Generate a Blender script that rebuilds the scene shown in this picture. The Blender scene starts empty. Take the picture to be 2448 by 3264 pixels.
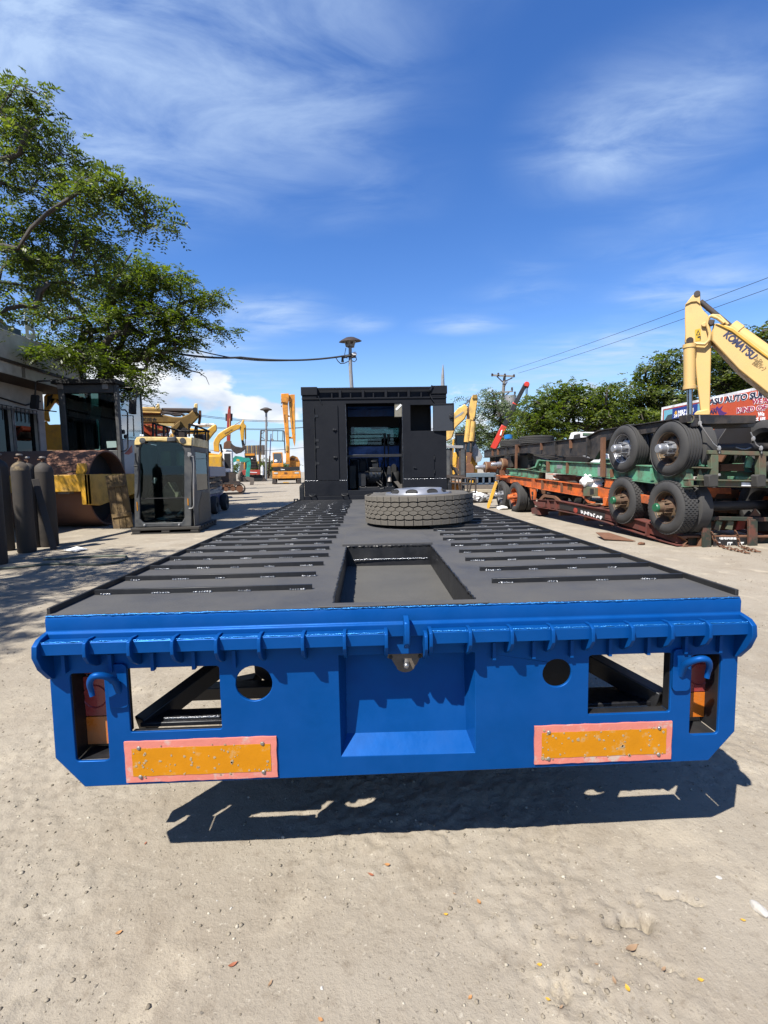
import bpy, bmesh, math, random
import numpy as np
from mathutils import Vector, Matrix, Euler
from mathutils.geometry import tessellate_polygon
random.seed(7); RNG = np.random.default_rng(7)
PI = math.pi
SC = bpy.context.scene
COL = SC.collection

# ------------------------------------------------------------------ camera
EYE = np.array([0.0, 0.0, 1.525])
FPX = 1505.1                                  # focal length in pixels of the 2448 x 3264 photograph
def _basis(yaw, pitch, roll):
    f = np.array([math.sin(yaw)*math.cos(pitch), math.cos(yaw)*math.cos(pitch), -math.sin(pitch)])
    r0 = np.array([math.cos(yaw), -math.sin(yaw), 0.0]); u0 = np.cross(r0, f)
    r = r0*math.cos(roll)+u0*math.sin(roll)
    return r, np.cross(r, f), f
CR, CU, CF = _basis(.0357, .0882, -.0173)
cam = bpy.data.cameras.new('camera')
cam.sensor_fit = 'VERTICAL'; cam.sensor_height = 36; cam.lens = 36*FPX/3264
cam.clip_start = .05; cam.clip_end = 6000
cob = bpy.data.objects.new('camera', cam); COL.objects.link(cob)
cob.matrix_world = Matrix(((CR[0], CU[0], -CF[0], EYE[0]), (CR[1], CU[1], -CF[1], EYE[1]), (CR[2], CU[2], -CF[2], EYE[2]), (0, 0, 0, 1)))
SC.camera = cob

# ------------------------------------------------------------------ light
SUN = Vector((-.4707, -.5258, 1.0)).normalized()       # towards the sun
sun_el = math.asin(SUN.z); sun_az = math.atan2(SUN.x, SUN.y)
w = bpy.data.worlds.new('World'); SC.world = w; w.use_nodes = True
nt = w.node_tree; nt.nodes.clear()
def N(nt, t, **k):
    n = nt.nodes.new(t)
    for a, b in k.items():
        if a == 'i':
            for q, v in b.items(): n.inputs[q].default_value = v
        else: setattr(n, a, b)
    return n
def sky_nodes():
    L = nt.links.new
    sky = N(nt, 'ShaderNodeTexSky', sky_type='NISHITA', sun_disc=False, sun_elevation=sun_el, sun_rotation=sun_az,
            altitude=0, air_density=1.0, dust_density=.1, ozone_density=3.0)
    tc = N(nt, 'ShaderNodeTexCoord')
    sep = N(nt, 'ShaderNodeSeparateXYZ'); L(tc.outputs['Generated'], sep.inputs[0])
    def math_(op, a, b=None, c=None):
        m = N(nt, 'ShaderNodeMath', operation=op)
        for i, v in enumerate((a, b, c)):
            if v is None: continue
            if isinstance(v, (int, float)): m.inputs[i].default_value = v
            else: L(v, m.inputs[i])
        return m.outputs[0]
    X, Y, Z = sep.outputs
    zc = math_('MAXIMUM', Z, .03)
    u = math_('DIVIDE', X, zc); v = math_('DIVIDE', Y, zc)
    cmb = N(nt, 'ShaderNodeCombineXYZ'); L(u, cmb.inputs[0]); L(v, cmb.inputs[1])
    # cirrus: stretched noise on a high flat layer
    def noise(vec, scale, detail, rough, rot=0, sx=1, sy=1, off=(0, 0, 0), dist=0):
        mp = N(nt, 'ShaderNodeMapping', i={'Location': off, 'Rotation': (0, 0, rot), 'Scale': (sx, sy, 1)}); L(vec, mp.inputs[0])
        n = N(nt, 'ShaderNodeTexNoise', i={'Scale': scale, 'Detail': detail, 'Roughness': rough, 'Distortion': dist}); L(mp.outputs[0], n.inputs['Vector'])
        return n.outputs['Fac']
    def ramp(f, a, b, lo=0, hi=1):
        m = N(nt, 'ShaderNodeMapRange', interpolation_type='SMOOTHSTEP', i={'From Min': a, 'From Max': b, 'To Min': lo, 'To Max': hi}); L(f, m.inputs['Value'])
        return m.outputs['Result']
    P = cmb.outputs[0]
    big = noise(P, .55, 3, .5, off=CI_OFF)
    fine = noise(P, 2.6, 9, .60, rot=.9, sx=.7, sy=1.4, dist=.5, off=(3.1, 1.7, 0))
    ci = math_('MULTIPLY', math_('MULTIPLY', ramp(big, .44, .76), ramp(fine, .25, .8)), .8)
    # two broad veils seen in the picture: upper left and right of the middle
    def veil(cu, cv, ru, rv, rot):
        mp = N(nt, 'ShaderNodeMapping', vector_type='TEXTURE', i={'Location': (cu, cv, 0), 'Rotation': (0, 0, rot), 'Scale': (ru, rv, 1)}); L(P, mp.inputs[0])
        ln = N(nt, 'ShaderNodeVectorMath', operation='LENGTH'); L(mp.outputs[0], ln.inputs[0])
        return ramp(ln.outputs['Value'], 0, 1, 1, 0)
    for (cu, cv, ru, rv, rot, a) in VEILS:
        ci = math_('ADD', ci, math_('MULTIPLY', veil(cu, cv, ru, rv, rot), math_('MULTIPLY', ramp(fine, .18, .80), a)))
    ci = math_('MULTIPLY', ci, ramp(Z, .03, .15))
    ci = math_('MINIMUM', ci, .8)
    # cumulus along the horizon
    cd = N(nt, 'ShaderNodeCombineXYZ'); az = math_('ARCTAN2', X, Y)
    L(az, cd.inputs[0]); L(math_('MULTIPLY', Z, 2.2), cd.inputs[1])
    cn = noise(cd.outputs[0], 3.6, 10, .55, off=CU_OFF)
    cn2 = math_('ADD', cn, math_('MULTIPLY', math_('SUBTRACT', noise(cd.outputs[0], 15, 4, .55, off=(2, 5, 1)), .5), .2))
    band = math_('SUBTRACT', cn2, ramp(Z, .02, .36, 0, .33))
    for (a0, z0, ra, rz, amt) in CUMULI:
        du = math_('DIVIDE', math_('SUBTRACT', az, a0), ra); dv = math_('DIVIDE', math_('SUBTRACT', Z, z0), rz)
        rr = math_('ADD', math_('MULTIPLY', du, du), math_('MULTIPLY', dv, dv))
        band = math_('ADD', band, ramp(rr, 0, 1, amt, 0))
    cu = ramp(band, .50, .585)
    shade = ramp(noise(cd.outputs[0], 5.5, 5, .5, off=(7.3, 2.2, 0)), .35, .62)
    # a greener, deeper blue is what the picture shows: saturation only
    hs = N(nt, 'ShaderNodeHueSaturation', i={'Hue': .512, 'Saturation': 1.27, 'Value': 1.58}); L(sky.outputs[0], hs.inputs['Color'])
    def mix(f, a, b):
        m = N(nt, 'ShaderNodeMix', data_type='RGBA'); L(f, m.inputs[0])
        for s, v in ((6, a), (7, b)):
            if isinstance(v, tuple): m.inputs[s].default_value = v
            else: L(v, m.inputs[s])
        return m.outputs[2]
    c = mix(ramp(Z, -.02, .30, .92, 0), hs.outputs[0], HORIZON)
    c = mix(ci, c, CIRRUS)
    cc = mix(shade, CUM_LO, CUM_HI)
    c = mix(cu, c, cc)
    bg = N(nt, 'ShaderNodeBackground', i={'Strength': .056}); L(c, bg.inputs['Color'])
    out = N(nt, 'ShaderNodeOutputWorld'); L(bg.outputs[0], out.inputs['Surface'])
CI_OFF = (4.3, 1.9, 0); CU_OFF = (1.3, 4.4, .7)
HORIZON = (3.4, 5.6, 7.9, 1); CIRRUS = (4.6, 6.0, 8.2, 1); CUM_LO = (4.6, 5.4, 6.8, 1); CUM_HI = (8.6, 8.8, 9.0, 1)
VEILS = [(-.70, 1.25, .85, 1.25, .5, .85), (.86, 1.5, .5, .5, -.3, .95), (-1.7, 4.0, 1.3, 1.6, .3, .7), (2.2, 4.6, 1.4, 1.5, 0, .5), (.69, 3.4, .45, .32, .1, .7), (-.02, 3.35, .3, .35, .3, .55), (-.54, 3.15, .5, .6, .4, .8), (2.0, 2.7, .7, .45, -.2, .6)]
CUMULI = [(-.35, .165, .19, .105, .24), (-.58, .24, .24, .16, .22), (-.20, .125, .10, .035, .17), (-.31, .25, .10, .045, .18), (.62, .16, .2, .05, .10)]
sky_nodes()
sl = bpy.data.lights.new('sun', 'SUN'); sl.energy = 5.0; sl.angle = math.radians(.53); sl.color = (1, .955, .88)
so = bpy.data.objects.new('sun', sl); COL.objects.link(so); so.location = (-20, -20, 40)
so.rotation_euler = (-SUN).to_track_quat('-Z', 'Y').to_euler()
SC.view_settings.view_transform = 'Standard'; SC.view_settings.look = 'None'
SC.view_settings.exposure = 1.2; SC.view_settings.gamma = 1; SC.view_settings.use_curve_mapping = False
SC.cycles.max_bounces = 6; SC.cycles.transparent_max_bounces = 12

# ------------------------------------------------------------------ pixel geometry
def ray(px, py):
    return CF + (px-1224)/FPX*CR - (py-1632)/FPX*CU
def ground(px, py, z=0.0):
    d = ray(px, py); t = (z-EYE[2])/d[2]; return EYE+d*t
def crop(x0, y0, k): return lambda x, y: (x0+x*k, y0+y*k)
V1 = crop(0, 950, 900/1659); V2 = crop(400, 1150, 600/1659); V3 = crop(900, 1050, 700/1659); V4 = crop(1400, 1150, 500/1659)
V5 = crop(1848, 900, 600/1475); V8 = crop(0, 200, 800/1659); V9 = crop(900, 1500, 800/1659); V11 = crop(1500, 1300, 948/1659)
W1 = crop(0, 1100, 460/1659); W2 = crop(620, 1260, 340/1659); W3 = crop(1100, 1270, 220/1475); W4 = crop(1400, 1200, 320/1659)
W5 = crop(0, 1400, 480/1659); W6 = crop(2080, 1250, 368/1659); DD = crop(0, 0, 2448/1659)
GL = crop(0, 2500, 1224/1659); GR = crop(1224, 2500, 1224/1659)

class Fr:
    """a local frame standing on the ground: x to the right, y away, z up"""
    def __init__(s, loc, rz):
        s.loc = np.array([loc[0], loc[1], 0.0]); s.rz = rz; s.c = math.cos(rz); s.s = math.sin(rz)
    def _in(s, v): return np.array([s.c*v[0]+s.s*v[1], -s.s*v[0]+s.c*v[1], v[2]])
    def ray(s, px, py): return s._in(EYE-s.loc), s._in(ray(px, py))
    def l(s, px, py, y=0.0):
        o, d = s.ray(px, py); t = (y-o[1])/d[1]; p = o+d*t; return (p[0], p[2])
    def lx(s, px, py, x=0.0):
        o, d = s.ray(px, py); t = (x-o[0])/d[0]; p = o+d*t; return (p[1], p[2])
    def lz(s, px, py, z=0.0):
        o, d = s.ray(px, py); t = (z-o[2])/d[2]; p = o+d*t; return (p[0], p[1])
    def P(s, V, pts, y=0.0): return [s.l(*V(*p), y) for p in pts]
    def X(s, V, pts, x=0.0): return [s.lx(*V(*p), x) for p in pts]
    def world(s, p): return np.array([s.loc[0]+s.c*p[0]-s.s*p[1], s.loc[1]+s.s*p[0]+s.c*p[1], p[2]])
def facing(px, py, extra=0.0, z=0.0):
    g = ground(px, py, z); return Fr(g, -math.atan2(g[0], g[1])+extra)
def at_depth(px, d, extra=0.0):
    """frame on the ground under column px at horizontal distance d"""
    r = ray(px, 1490); h = math.hypot(r[0], r[1]); g = EYE+r*(d/h); return Fr(g, -math.atan2(g[0], g[1])+extra)

# ------------------------------------------------------------------ materials
def mat(name, col, rough=.5, metal=0, var=.12, vs=5, bump=0, bs=60, dirt=None, da=.4, ds=2.5, coat=0, spec=.5, sharp=.12):
    kk = .80 if min(col) > .6 else .56
    col = tuple(min(.9, c*kk) for c in col); dirt = dirt and tuple(c*.57 for c in dirt)
    m = bpy.data.materials.new(name); m.use_nodes = True; t = m.node_tree; L = t.links.new
    b = t.nodes['Principled BSDF']
    b.inputs['Roughness'].default_value = rough; b.inputs['Metallic'].default_value = metal
    b.inputs['Coat Weight'].default_value = coat; b.inputs['Coat Roughness'].default_value = .15
    b.inputs['Specular IOR Level'].default_value = spec
    tc = N(t, 'ShaderNodeTexCoord')
    def nz(s, d=5, r=.6):
        n = N(t, 'ShaderNodeTexNoise', i={'Scale': s, 'Detail': d, 'Roughness': r}); L(tc.outputs['Object'], n.inputs['Vector']); return n.outputs['Fac']
    n1 = nz(vs)
    mx = N(t, 'ShaderNodeMix', data_type='RGBA')
    mx.inputs[6].default_value = tuple(c*(1-var*1.6) for c in col)+(1,); mx.inputs[7].default_value = tuple(min(1, c*(1+var*1.6)) for c in col)+(1,)
    L(n1, mx.inputs[0]); c = mx.outputs[2]
    if dirt:
        n2 = nz(ds, 8, .68)
        r = N(t, 'ShaderNodeMapRange', i={'From Min': .62-da*.45-sharp, 'From Max': .62-da*.45+sharp}); L(n2, r.inputs['Value'])
        m2 = N(t, 'ShaderNodeMix', data_type='RGBA'); L(r.outputs[0], m2.inputs[0]); L(c, m2.inputs[6]); m2.inputs[7].default_value = tuple(dirt)+(1,)
        c = m2.outputs[2]
        rr = N(t, 'ShaderNodeMapRange', i={'To Min': rough, 'To Max': min(1, rough+.35)}); L(r.outputs[0], rr.inputs['Value']); L(rr.outputs[0], b.inputs['Roughness'])
        if metal:
            mm = N(t, 'ShaderNodeMapRange', i={'To Min': metal, 'To Max': 0}); L(r.outputs[0], mm.inputs['Value']); L(mm.outputs[0], b.inputs['Metallic'])
    L(c, b.inputs['Base Color'])
    if bump:
        bn = N(t, 'ShaderNodeBump', i={'Strength': bump, 'Distance': .01}); L(nz(bs, 4), bn.inputs['Height']); L(bn.outputs[0], b.inputs['Normal'])
    return m
def glassmat(name, tint=(.7, .8, .82), clear=.75, rough=.03):
    m = bpy.data.materials.new(name); m.use_nodes = True; t = m.node_tree; L = t.links.new; t.nodes.clear()
    tr = N(t, 'ShaderNodeBsdfTransparent', i={'Color': tint+(1,)}); gl = N(t, 'ShaderNodeBsdfGlossy', i={'Roughness': rough, 'Color': (.62, .66, .7, 1)})
    fr = N(t, 'ShaderNodeFresnel', i={'IOR': 1.5}); a = N(t, 'ShaderNodeMath', operation='ADD', i={1: 1-clear}); L(fr.outputs[0], a.inputs[0])
    mx = N(t, 'ShaderNodeMixShader'); L(a.outputs[0], mx.inputs[0]); L(tr.outputs[0], mx.inputs[1]); L(gl.outputs[0], mx.inputs[2])
    o = N(t, 'ShaderNodeOutputMaterial'); L(mx.outputs[0], o.inputs[0]); return m
def leafmat(name, c1, c2, trans=.35, hue2=None):
    c1, c2 = (tuple(v*.88 for v in c) for c in (c1, c2)); hue2 = hue2 and tuple(v*.85 for v in hue2)
    m = bpy.data.materials.new(name); m.use_nodes = True; t = m.node_tree; L = t.links.new; t.nodes.clear()
    g = N(t, 'ShaderNodeNewGeometry'); rp = N(t, 'ShaderNodeValToRGB'); L(g.outputs['Random Per Island'], rp.inputs[0])
    e = rp.color_ramp.elements; e[0].color = c1+(1,); e[1].color = c2+(1,)
    if hue2: x = e.new(.96); x.color = c2+(1,); e[2].color = hue2+(1,)
    d = N(t, 'ShaderNodeBsdfPrincipled', i={'Roughness': .45, 'Specular IOR Level': .35}); tl = N(t, 'ShaderNodeBsdfTranslucent')
    L(rp.outputs[0], d.inputs['Base Color'])
    mg = N(t, 'ShaderNodeMix', data_type='RGBA', blend_type='MULTIPLY', i={0: 1.0}); L(rp.outputs[0], mg.inputs[6]); mg.inputs[7].default_value = (1.3, 1.5, .5, 1); L(mg.outputs[2], tl.inputs[0])
    mx = N(t, 'ShaderNodeMixShader', i={0: trans}); L(d.outputs[0], mx.inputs[1]); L(tl.outputs[0], mx.inputs[2])
    o = N(t, 'ShaderNodeOutputMaterial'); L(mx.outputs[0], o.inputs[0]); return m

DUST = (.20, .175, .14); RUST = (.10, .045, .022)
m_blue = mat('blue_metallic_paint', (.002, .098, .39), .31, .45, .14, 3, .14, 9, spec=.10, dirt=(.005, .080, .31), da=.14, ds=4, sharp=.25)
m_weld = mat('highlight_weld_blue', (.02, .22, .60), .3, .6, .3, 60, .6, 120)  # cyan highlights of the welded edges put into the colour
m_deck = mat('dusty_black_deck', (.054, .056, .064), .6, 0, .2, 5, .14, 90, dirt=(.092, .088, .082), da=.36, ds=2.6, sharp=.22)
m_black = mat('black_paint', (.010, .011, .014), .36, 0, .2, 6, .12, 40, spec=.4, dirt=(.030, .029, .029), da=.15, ds=3, sharp=.2)
m_bulk = mat('bulkhead_black_paint', (.006, .0075, .012), .45, 0, .25, 3, .15, 18, spec=.16, dirt=(.015, .017, .023), da=.4, ds=2.2, sharp=.25)
m_bead = mat('bare_weld_bead', (.35, .36, .38), .28, .9, .3, 50, .6, 150)
m_rec = mat('dusty_recess_floor', (.068, .066, .062), .8, 0, .2, 5, .2, 80, dirt=(.10, .096, .086), da=.4, ds=3, sharp=.25)
m_orangelens = mat('amber_lens', (.75, .20, .02), .25, 0, .15, 20, .1, 60, dirt=(.3, .2, .12), da=.1)
m_redlens = mat('red_lens', (.40, .055, .055), .22, 0, .1, 20, .1, 60, dirt=(.16, .08, .07), da=.15)
m_refl = mat('amber_reflector', (.70, .27, .003), .35, 0, .12, 9, .08, 60, spec=.3, dirt=(.60, .38, .16), da=-.02, ds=18, sharp=.06)
m_pink = mat('faded_pink_border', (.80, .25, .19), .5, 0, .14, 8, .1, 60, dirt=(.62, .5, .42), da=.05, ds=12, sharp=.06)
m_steel = mat('steel', (.42, .42, .42), .35, .85, .15, 10, .1, 60, dirt=(.22, .17, .13), da=.2, ds=8)
m_rubber = mat('tyre_rubber', (.028, .028, .029), .75, 0, .2, 8, .15, 80, dirt=(.06, .056, .05), da=.4, ds=4, sharp=.25)
m_dustyrub = mat('dusty_tread_rubber', (.115, .102, .085), .9, 0, .22, 9, .3, 90, dirt=(.175, .155, .125), da=.45, ds=5, sharp=.25)
m_groove = mat('tread_groove_rubber', (.022, .020, .018), .9, 0, .2, 9)
m_silver = mat('silver_wheel_paint', (.50, .51, .54), .36, .6, .08, 6, .05, 60)
m_void = mat('dark_interior', (.012, .012, .013), .8, 0, .2, 5)
m_cable = mat('winch_rope', (.12, .12, .12), .4, .6, .3, 40, .5, 100)
m_paper = mat('white_paper', (.75, .75, .72), .7, 0, .05, 10)
m_glass = glassmat('clear_glass')
m_tintglass = glassmat('tinted_glass', (.30, .42, .40), .975)
m_greyconduit = mat('cable_sheath', (.02, .02, .02), .6)

# ------------------------------------------------------------------ mesh builder
class MB:
    def __init__(s): s.v = []; s.f = []
    def add(s, vs, fs):
        o = len(s.v); s.v += [tuple(map(float, p)) for p in vs]; s.f += [tuple(i+o for i in f) for f in fs]; return s
    def box(s, x0, x1, y0, y1, z0, z1, m=None):
        vs = [Vector((x, y, z)) for z in (z0, z1) for y in (y0, y1) for x in (x0, x1)]
        if m is not None: vs = [m @ p for p in vs]
        return s.add(vs, [(0, 2, 3, 1), (4, 5, 7, 6), (0, 1, 5, 4), (2, 6, 7, 3), (0, 4, 6, 2), (1, 3, 7, 5)])
    def prism(s, pts, ab, ax='y', holes=(), taper=1.0):
        a, b = ab
        def mk(p, h): return {'x': (h, p[0], p[1]), 'y': (p[0], h, p[1]), 'z': (p[0], p[1], h)}[ax]
        loops = [list(pts)]+[list(h) for h in holes]
        flat = [p for l in loops for p in l]; n = len(flat)
        tris = tessellate_polygon([[Vector((p[0], p[1], 0)) for p in l] for l in loops])
        o = len(s.v); s.v += [tuple(map(float, mk(p, a))) for p in flat]+[tuple(map(float, mk(p, b))) for p in flat]
        if len(loops) == 1 and len(pts) <= 4:
            s.f += [tuple(o+i for i in range(n)), tuple(o+n+i for i in reversed(range(n)))]
        else:
            for t in tris: s.f += [tuple(o+i for i in t), tuple(o+n+i for i in reversed(t))]
        k = 0
        for l in loops:
            m = len(l)
            for i in range(m):
                j = (i+1) % m; s.f.append((o+k+i, o+k+j, o+n+k+j, o+n+k+i))
            k += m
        return s
    def cyl(s, p, q, r, r2=None, n=14, caps=True):
        p = Vector(p); q = Vector(q); r2 = r if r2 is None else r2
        d = (q-p).normalized(); a = d.orthogonal().normalized(); b = d.cross(a)
        o = len(s.v)
        for c, rr in ((p, r), (q, r2)):
            for i in range(n):
                t = 2*PI*i/n; s.v.append(tuple(c+(a*math.cos(t)+b*math.sin(t))*rr))
        for i in range(n):
            j = (i+1) % n; s.f.append((o+i, o+j, o+n+j, o+n+i))
        if caps: s.f += [tuple(o+i for i in reversed(range(n))), tuple(o+n+i for i in range(n))]
        return s
    def tube(s, pts, r, n=8, caps=True):
        pts = [Vector(p) for p in pts]; k = len(pts); rs = r if isinstance(r, (list, tuple)) else [r]*k
        o = len(s.v); up = None
        for i, p in enumerate(pts):
            d = (pts[min(i+1, k-1)]-pts[max(i-1, 0)]).normalized()
            a = d.orthogonal().normalized() if up is None else (up-d*up.dot(d)).normalized()
            up = a; b = d.cross(a)
            for j in range(n):
                t = 2*PI*j/n; s.v.append(tuple(p+(a*math.cos(t)+b*math.sin(t))*rs[i]))
        for i in range(k-1):
            for j in range(n):
                q = (j+1) % n; s.f.append((o+i*n+j, o+i*n+q, o+(i+1)*n+q, o+(i+1)*n+j))
        if caps: s.f += [tuple(o+j for j in reversed(range(n))), tuple(o+(k-1)*n+j for j in range(n))]
        return s
    def lathe(s, prof, org=(0, 0, 0), axis=(0, 0, 1), n=24, closed=False, caps=True):
        """prof: (radius, height along axis)"""
        org = Vector(org); d = Vector(axis).normalized(); a = d.orthogonal().normalized(); b = d.cross(a)
        o = len(s.v); k = len(prof)
        for (r, h) in prof:
            for j in range(n):
                t = 2*PI*j/n; s.v.append(tuple(org+d*h+(a*math.cos(t)+b*math.sin(t))*r))
        for i in range(k if closed else k-1):
            i2 = (i+1) % k
            for j in range(n):
                q = (j+1) % n; s.f.append((o+i*n+j, o+i*n+q, o+i2*n+q, o+i2*n+j))
        if not closed and caps:
            if prof[0][0] > 1e-6: s.f.append(tuple(o+j for j in reversed(range(n))))
            if prof[-1][0] > 1e-6: s.f.append(tuple(o+(k-1)*n+j for j in range(n)))
        return s
    def beam(s, p, q, w_, h, up=(0, 0, 1)):
        p = Vector(p); q = Vector(q); d = q-p; L = d.length; d.normalize()
        u = Vector(up); sd = d.cross(u)
        if sd.length < 1e-4: sd = d.orthogonal()
        sd.normalize(); u = sd.cross(d)
        m = Matrix((( d.x, sd.x, u.x, p.x), (d.y, sd.y, u.y, p.y), (d.z, sd.z, u.z, p.z), (0, 0, 0, 1)))
        return s.box(0, L, -w_/2, w_/2, -h/2, h/2, m)
    def sphere(s, c, r, n=10, sc=(1, 1, 1)):
        pr = [(math.sin(PI*i/(n//2+1)), -math.cos(PI*i/(n//2+1))) for i in range(n//2+2)]
        k = len(s.v); s.lathe([(max(a, 1e-7), b) for a, b in pr], n=n)
        for i in range(k, len(s.v)):
            p = s.v[i]; s.v[i] = (c[0]+p[0]*r*sc[0], c[1]+p[1]*r*sc[1], c[2]+p[2]*r*sc[2])
        return s
    def mesh(s, name, smooth=35, recalc=True):
        me = bpy.data.meshes.new(name); me.from_pydata(s.v, [], s.f)
        if recalc:
            bm = bmesh.new(); bm.from_mesh(me); bmesh.ops.recalc_face_normals(bm, faces=bm.faces); bm.to_mesh(me); bm.free()
        if smooth:
            me.polygons.foreach_set('use_smooth', [True]*len(me.polygons)); me.set_sharp_from_angle(angle=math.radians(smooth))
        me.update(); return me
    def obj(s, name, m, parent=None, bevel=0, smooth=35, segs=2, label=None, kind=None, recalc=True):
        o = bpy.data.objects.new(name, s.mesh(name, smooth, recalc)); COL.objects.link(o)
        o.data.materials.append(m)
        if parent is not None: o.parent = parent
        if bevel:
            b = o.modifiers.new('bevel', 'BEVEL'); b.width = bevel; b.segments = segs; b.limit_method = 'ANGLE'; b.angle_limit = math.radians(40)
            b.harden_normals = False
        if label: o['label'] = label
        if kind: o['kind'] = kind
        return o
def tag(o, label, cat=None, group=None, kind=None):
    o['label'] = label
    if cat: o['category'] = cat
    if group: o['group'] = group
    if kind: o['kind'] = kind
    return o
def thing(name, label, cat, fr=None, group=None, z=0.0, loc=None, rz=0.0):
    o = bpy.data.objects.new(name, None); COL.objects.link(o); o.empty_display_size = .2
    if fr is not None: o.location = (fr.loc[0], fr.loc[1], z); o.rotation_euler = (0, 0, fr.rz)
    else: o.location = loc; o.rotation_euler = (0, 0, rz)
    return tag(o, label, cat, group)
def sub(name, parent, loc=(0, 0, 0), rot=(0, 0, 0)):
    o = bpy.data.objects.new(name, None); COL.objects.link(o); o.parent = parent; o.location = loc; o.rotation_euler = rot; o.empty_display_size = .1; return o
def inst(me, name, m, parent, loc=(0, 0, 0), rot=(0, 0, 0), scale=None):
    o = bpy.data.objects.new(name, me); COL.objects.link(o); o.parent = parent; o.location = loc; o.rotation_euler = rot
    if scale: o.scale = scale
    if m and not me.materials: me.materials.append(m)
    return o
def copy_tree(o, parent=None):
    c = o.copy(); COL.objects.link(c)
    if parent is not None: c.parent = parent
    for ch in list(o.children): copy_tree(ch, c)
    return c
def text_mesh(body, size, name='lettering', extrude=.002, bold=0.0, spacing=1.0):
    cu = bpy.data.curves.new(name, 'FONT'); cu.body = body; cu.size = size; cu.extrude = extrude; cu.offset = bold
    cu.align_x = 'LEFT'; cu.space_character = spacing; cu.resolution_u = 3; cu.space_line = .85
    o = bpy.data.objects.new(name, cu); COL.objects.link(o)
    dg = bpy.context.evaluated_depsgraph_get()
    me = bpy.data.meshes.new_from_object(o.evaluated_get(dg)); me.materials.clear()
    bpy.data.objects.remove(o); bpy.data.curves.remove(cu); me.name = name
    return me
def put_text(me, m, parent, origin, xdir, updir, name='lettering', width=None, height=None):
    """lay a text mesh with its baseline start at origin (parent space), reading along xdir; scaled to width / height when given"""
    xs = [v.co.x for v in me.vertices]; ys = [v.co.y for v in me.vertices]
    sx = width/(max(xs)-min(xs)) if width else 1; sy = height/(max(ys)-min(ys)) if height else sx
    for v in me.vertices: v.co.x = (v.co.x-min(xs))*sx; v.co.y = (v.co.y-min(ys))*sy
    x = Vector(xdir).normalized(); u = Vector(updir); u = (u-x*u.dot(x)).normalized(); n = x.cross(u)
    me.transform(Matrix(((x.x, u.x, n.x, origin[0]), (x.y, u.y, n.y, origin[1]), (x.z, u.z, n.z, origin[2]), (0, 0, 0, 1))))
    o = bpy.data.objects.new(name, me); COL.objects.link(o); o.parent = parent; me.materials.append(m); return o
def circle(cx, cy, r, n=28): return [(cx+r*math.cos(2*PI*i/n), cy+r*math.sin(2*PI*i/n)) for i in range(n)]
def rrect(x0, x1, y0, y1, r, n=4):
    out = []
    for cx, cy, a in ((x1-r, y1-r, 0), (x0+r, y1-r, 90), (x0+r, y0+r, 180), (x1-r, y0+r, 270)):
        for i in range(n+1):
            t = math.radians(a+90*i/n); out.append((cx+r*math.cos(t), cy+r*math.sin(t)))
    return out

# ------------------------------------------------------------------ ground
def vnoise(x, y, seed):
    r = np.random.default_rng(seed); T = r.random((256, 256))
    xi = np.floor(x).astype(int); yi = np.floor(y).astype(int); fx = x-xi; fy = y-yi
    fx = fx*fx*(3-2*fx); fy = fy*fy*(3-2*fy)
    g = lambda a, b: T[a % 256, b % 256]
    return (g(xi, yi)*(1-fx)+g(xi+1, yi)*fx)*(1-fy)+(g(xi, yi+1)*(1-fx)+g(xi+1, yi+1)*fx)*fy-.5
CRACKS = []      # polylines (world xy) with width and depth
def crk(V, pts, wd, dp): CRACKS.append(([tuple(ground(*V(*p))[:2]) for p in pts], wd, dp))
crk(GR, [(975, 592), (1010, 598), (1040, 585), (1065, 598), (1095, 598), (1115, 608), (1130, 592), (1128, 572)], .016, .03)
crk(GR, [(1145, 450), (1180, 462), (1210, 478), (1255, 485), (1290, 482), (1325, 498), (1375, 512)], .011, .014)
crk(GR, [(1090, 715), (1125, 730), (1165, 762), (1190, 772), (1225, 800), (1290, 815)], .009, .012)
crk(GR, [(715, 815), (735, 860), (760, 905), (785, 900), (778, 850)], .008, .012)
crk(GR, [(775, 905), (778, 955), (725, 958)], .008, .010)
crk(GR, [(740, 640), (790, 640), (840, 650), (890, 655), (930, 690)], .009, .010)
crk(GR, [(840, 830), (870, 818), (905, 855), (935, 840)], .008, .009)
crk(GR, [(1055, 490), (1075, 480), (1095, 500), (1090, 525)], .008, .009)
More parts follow.
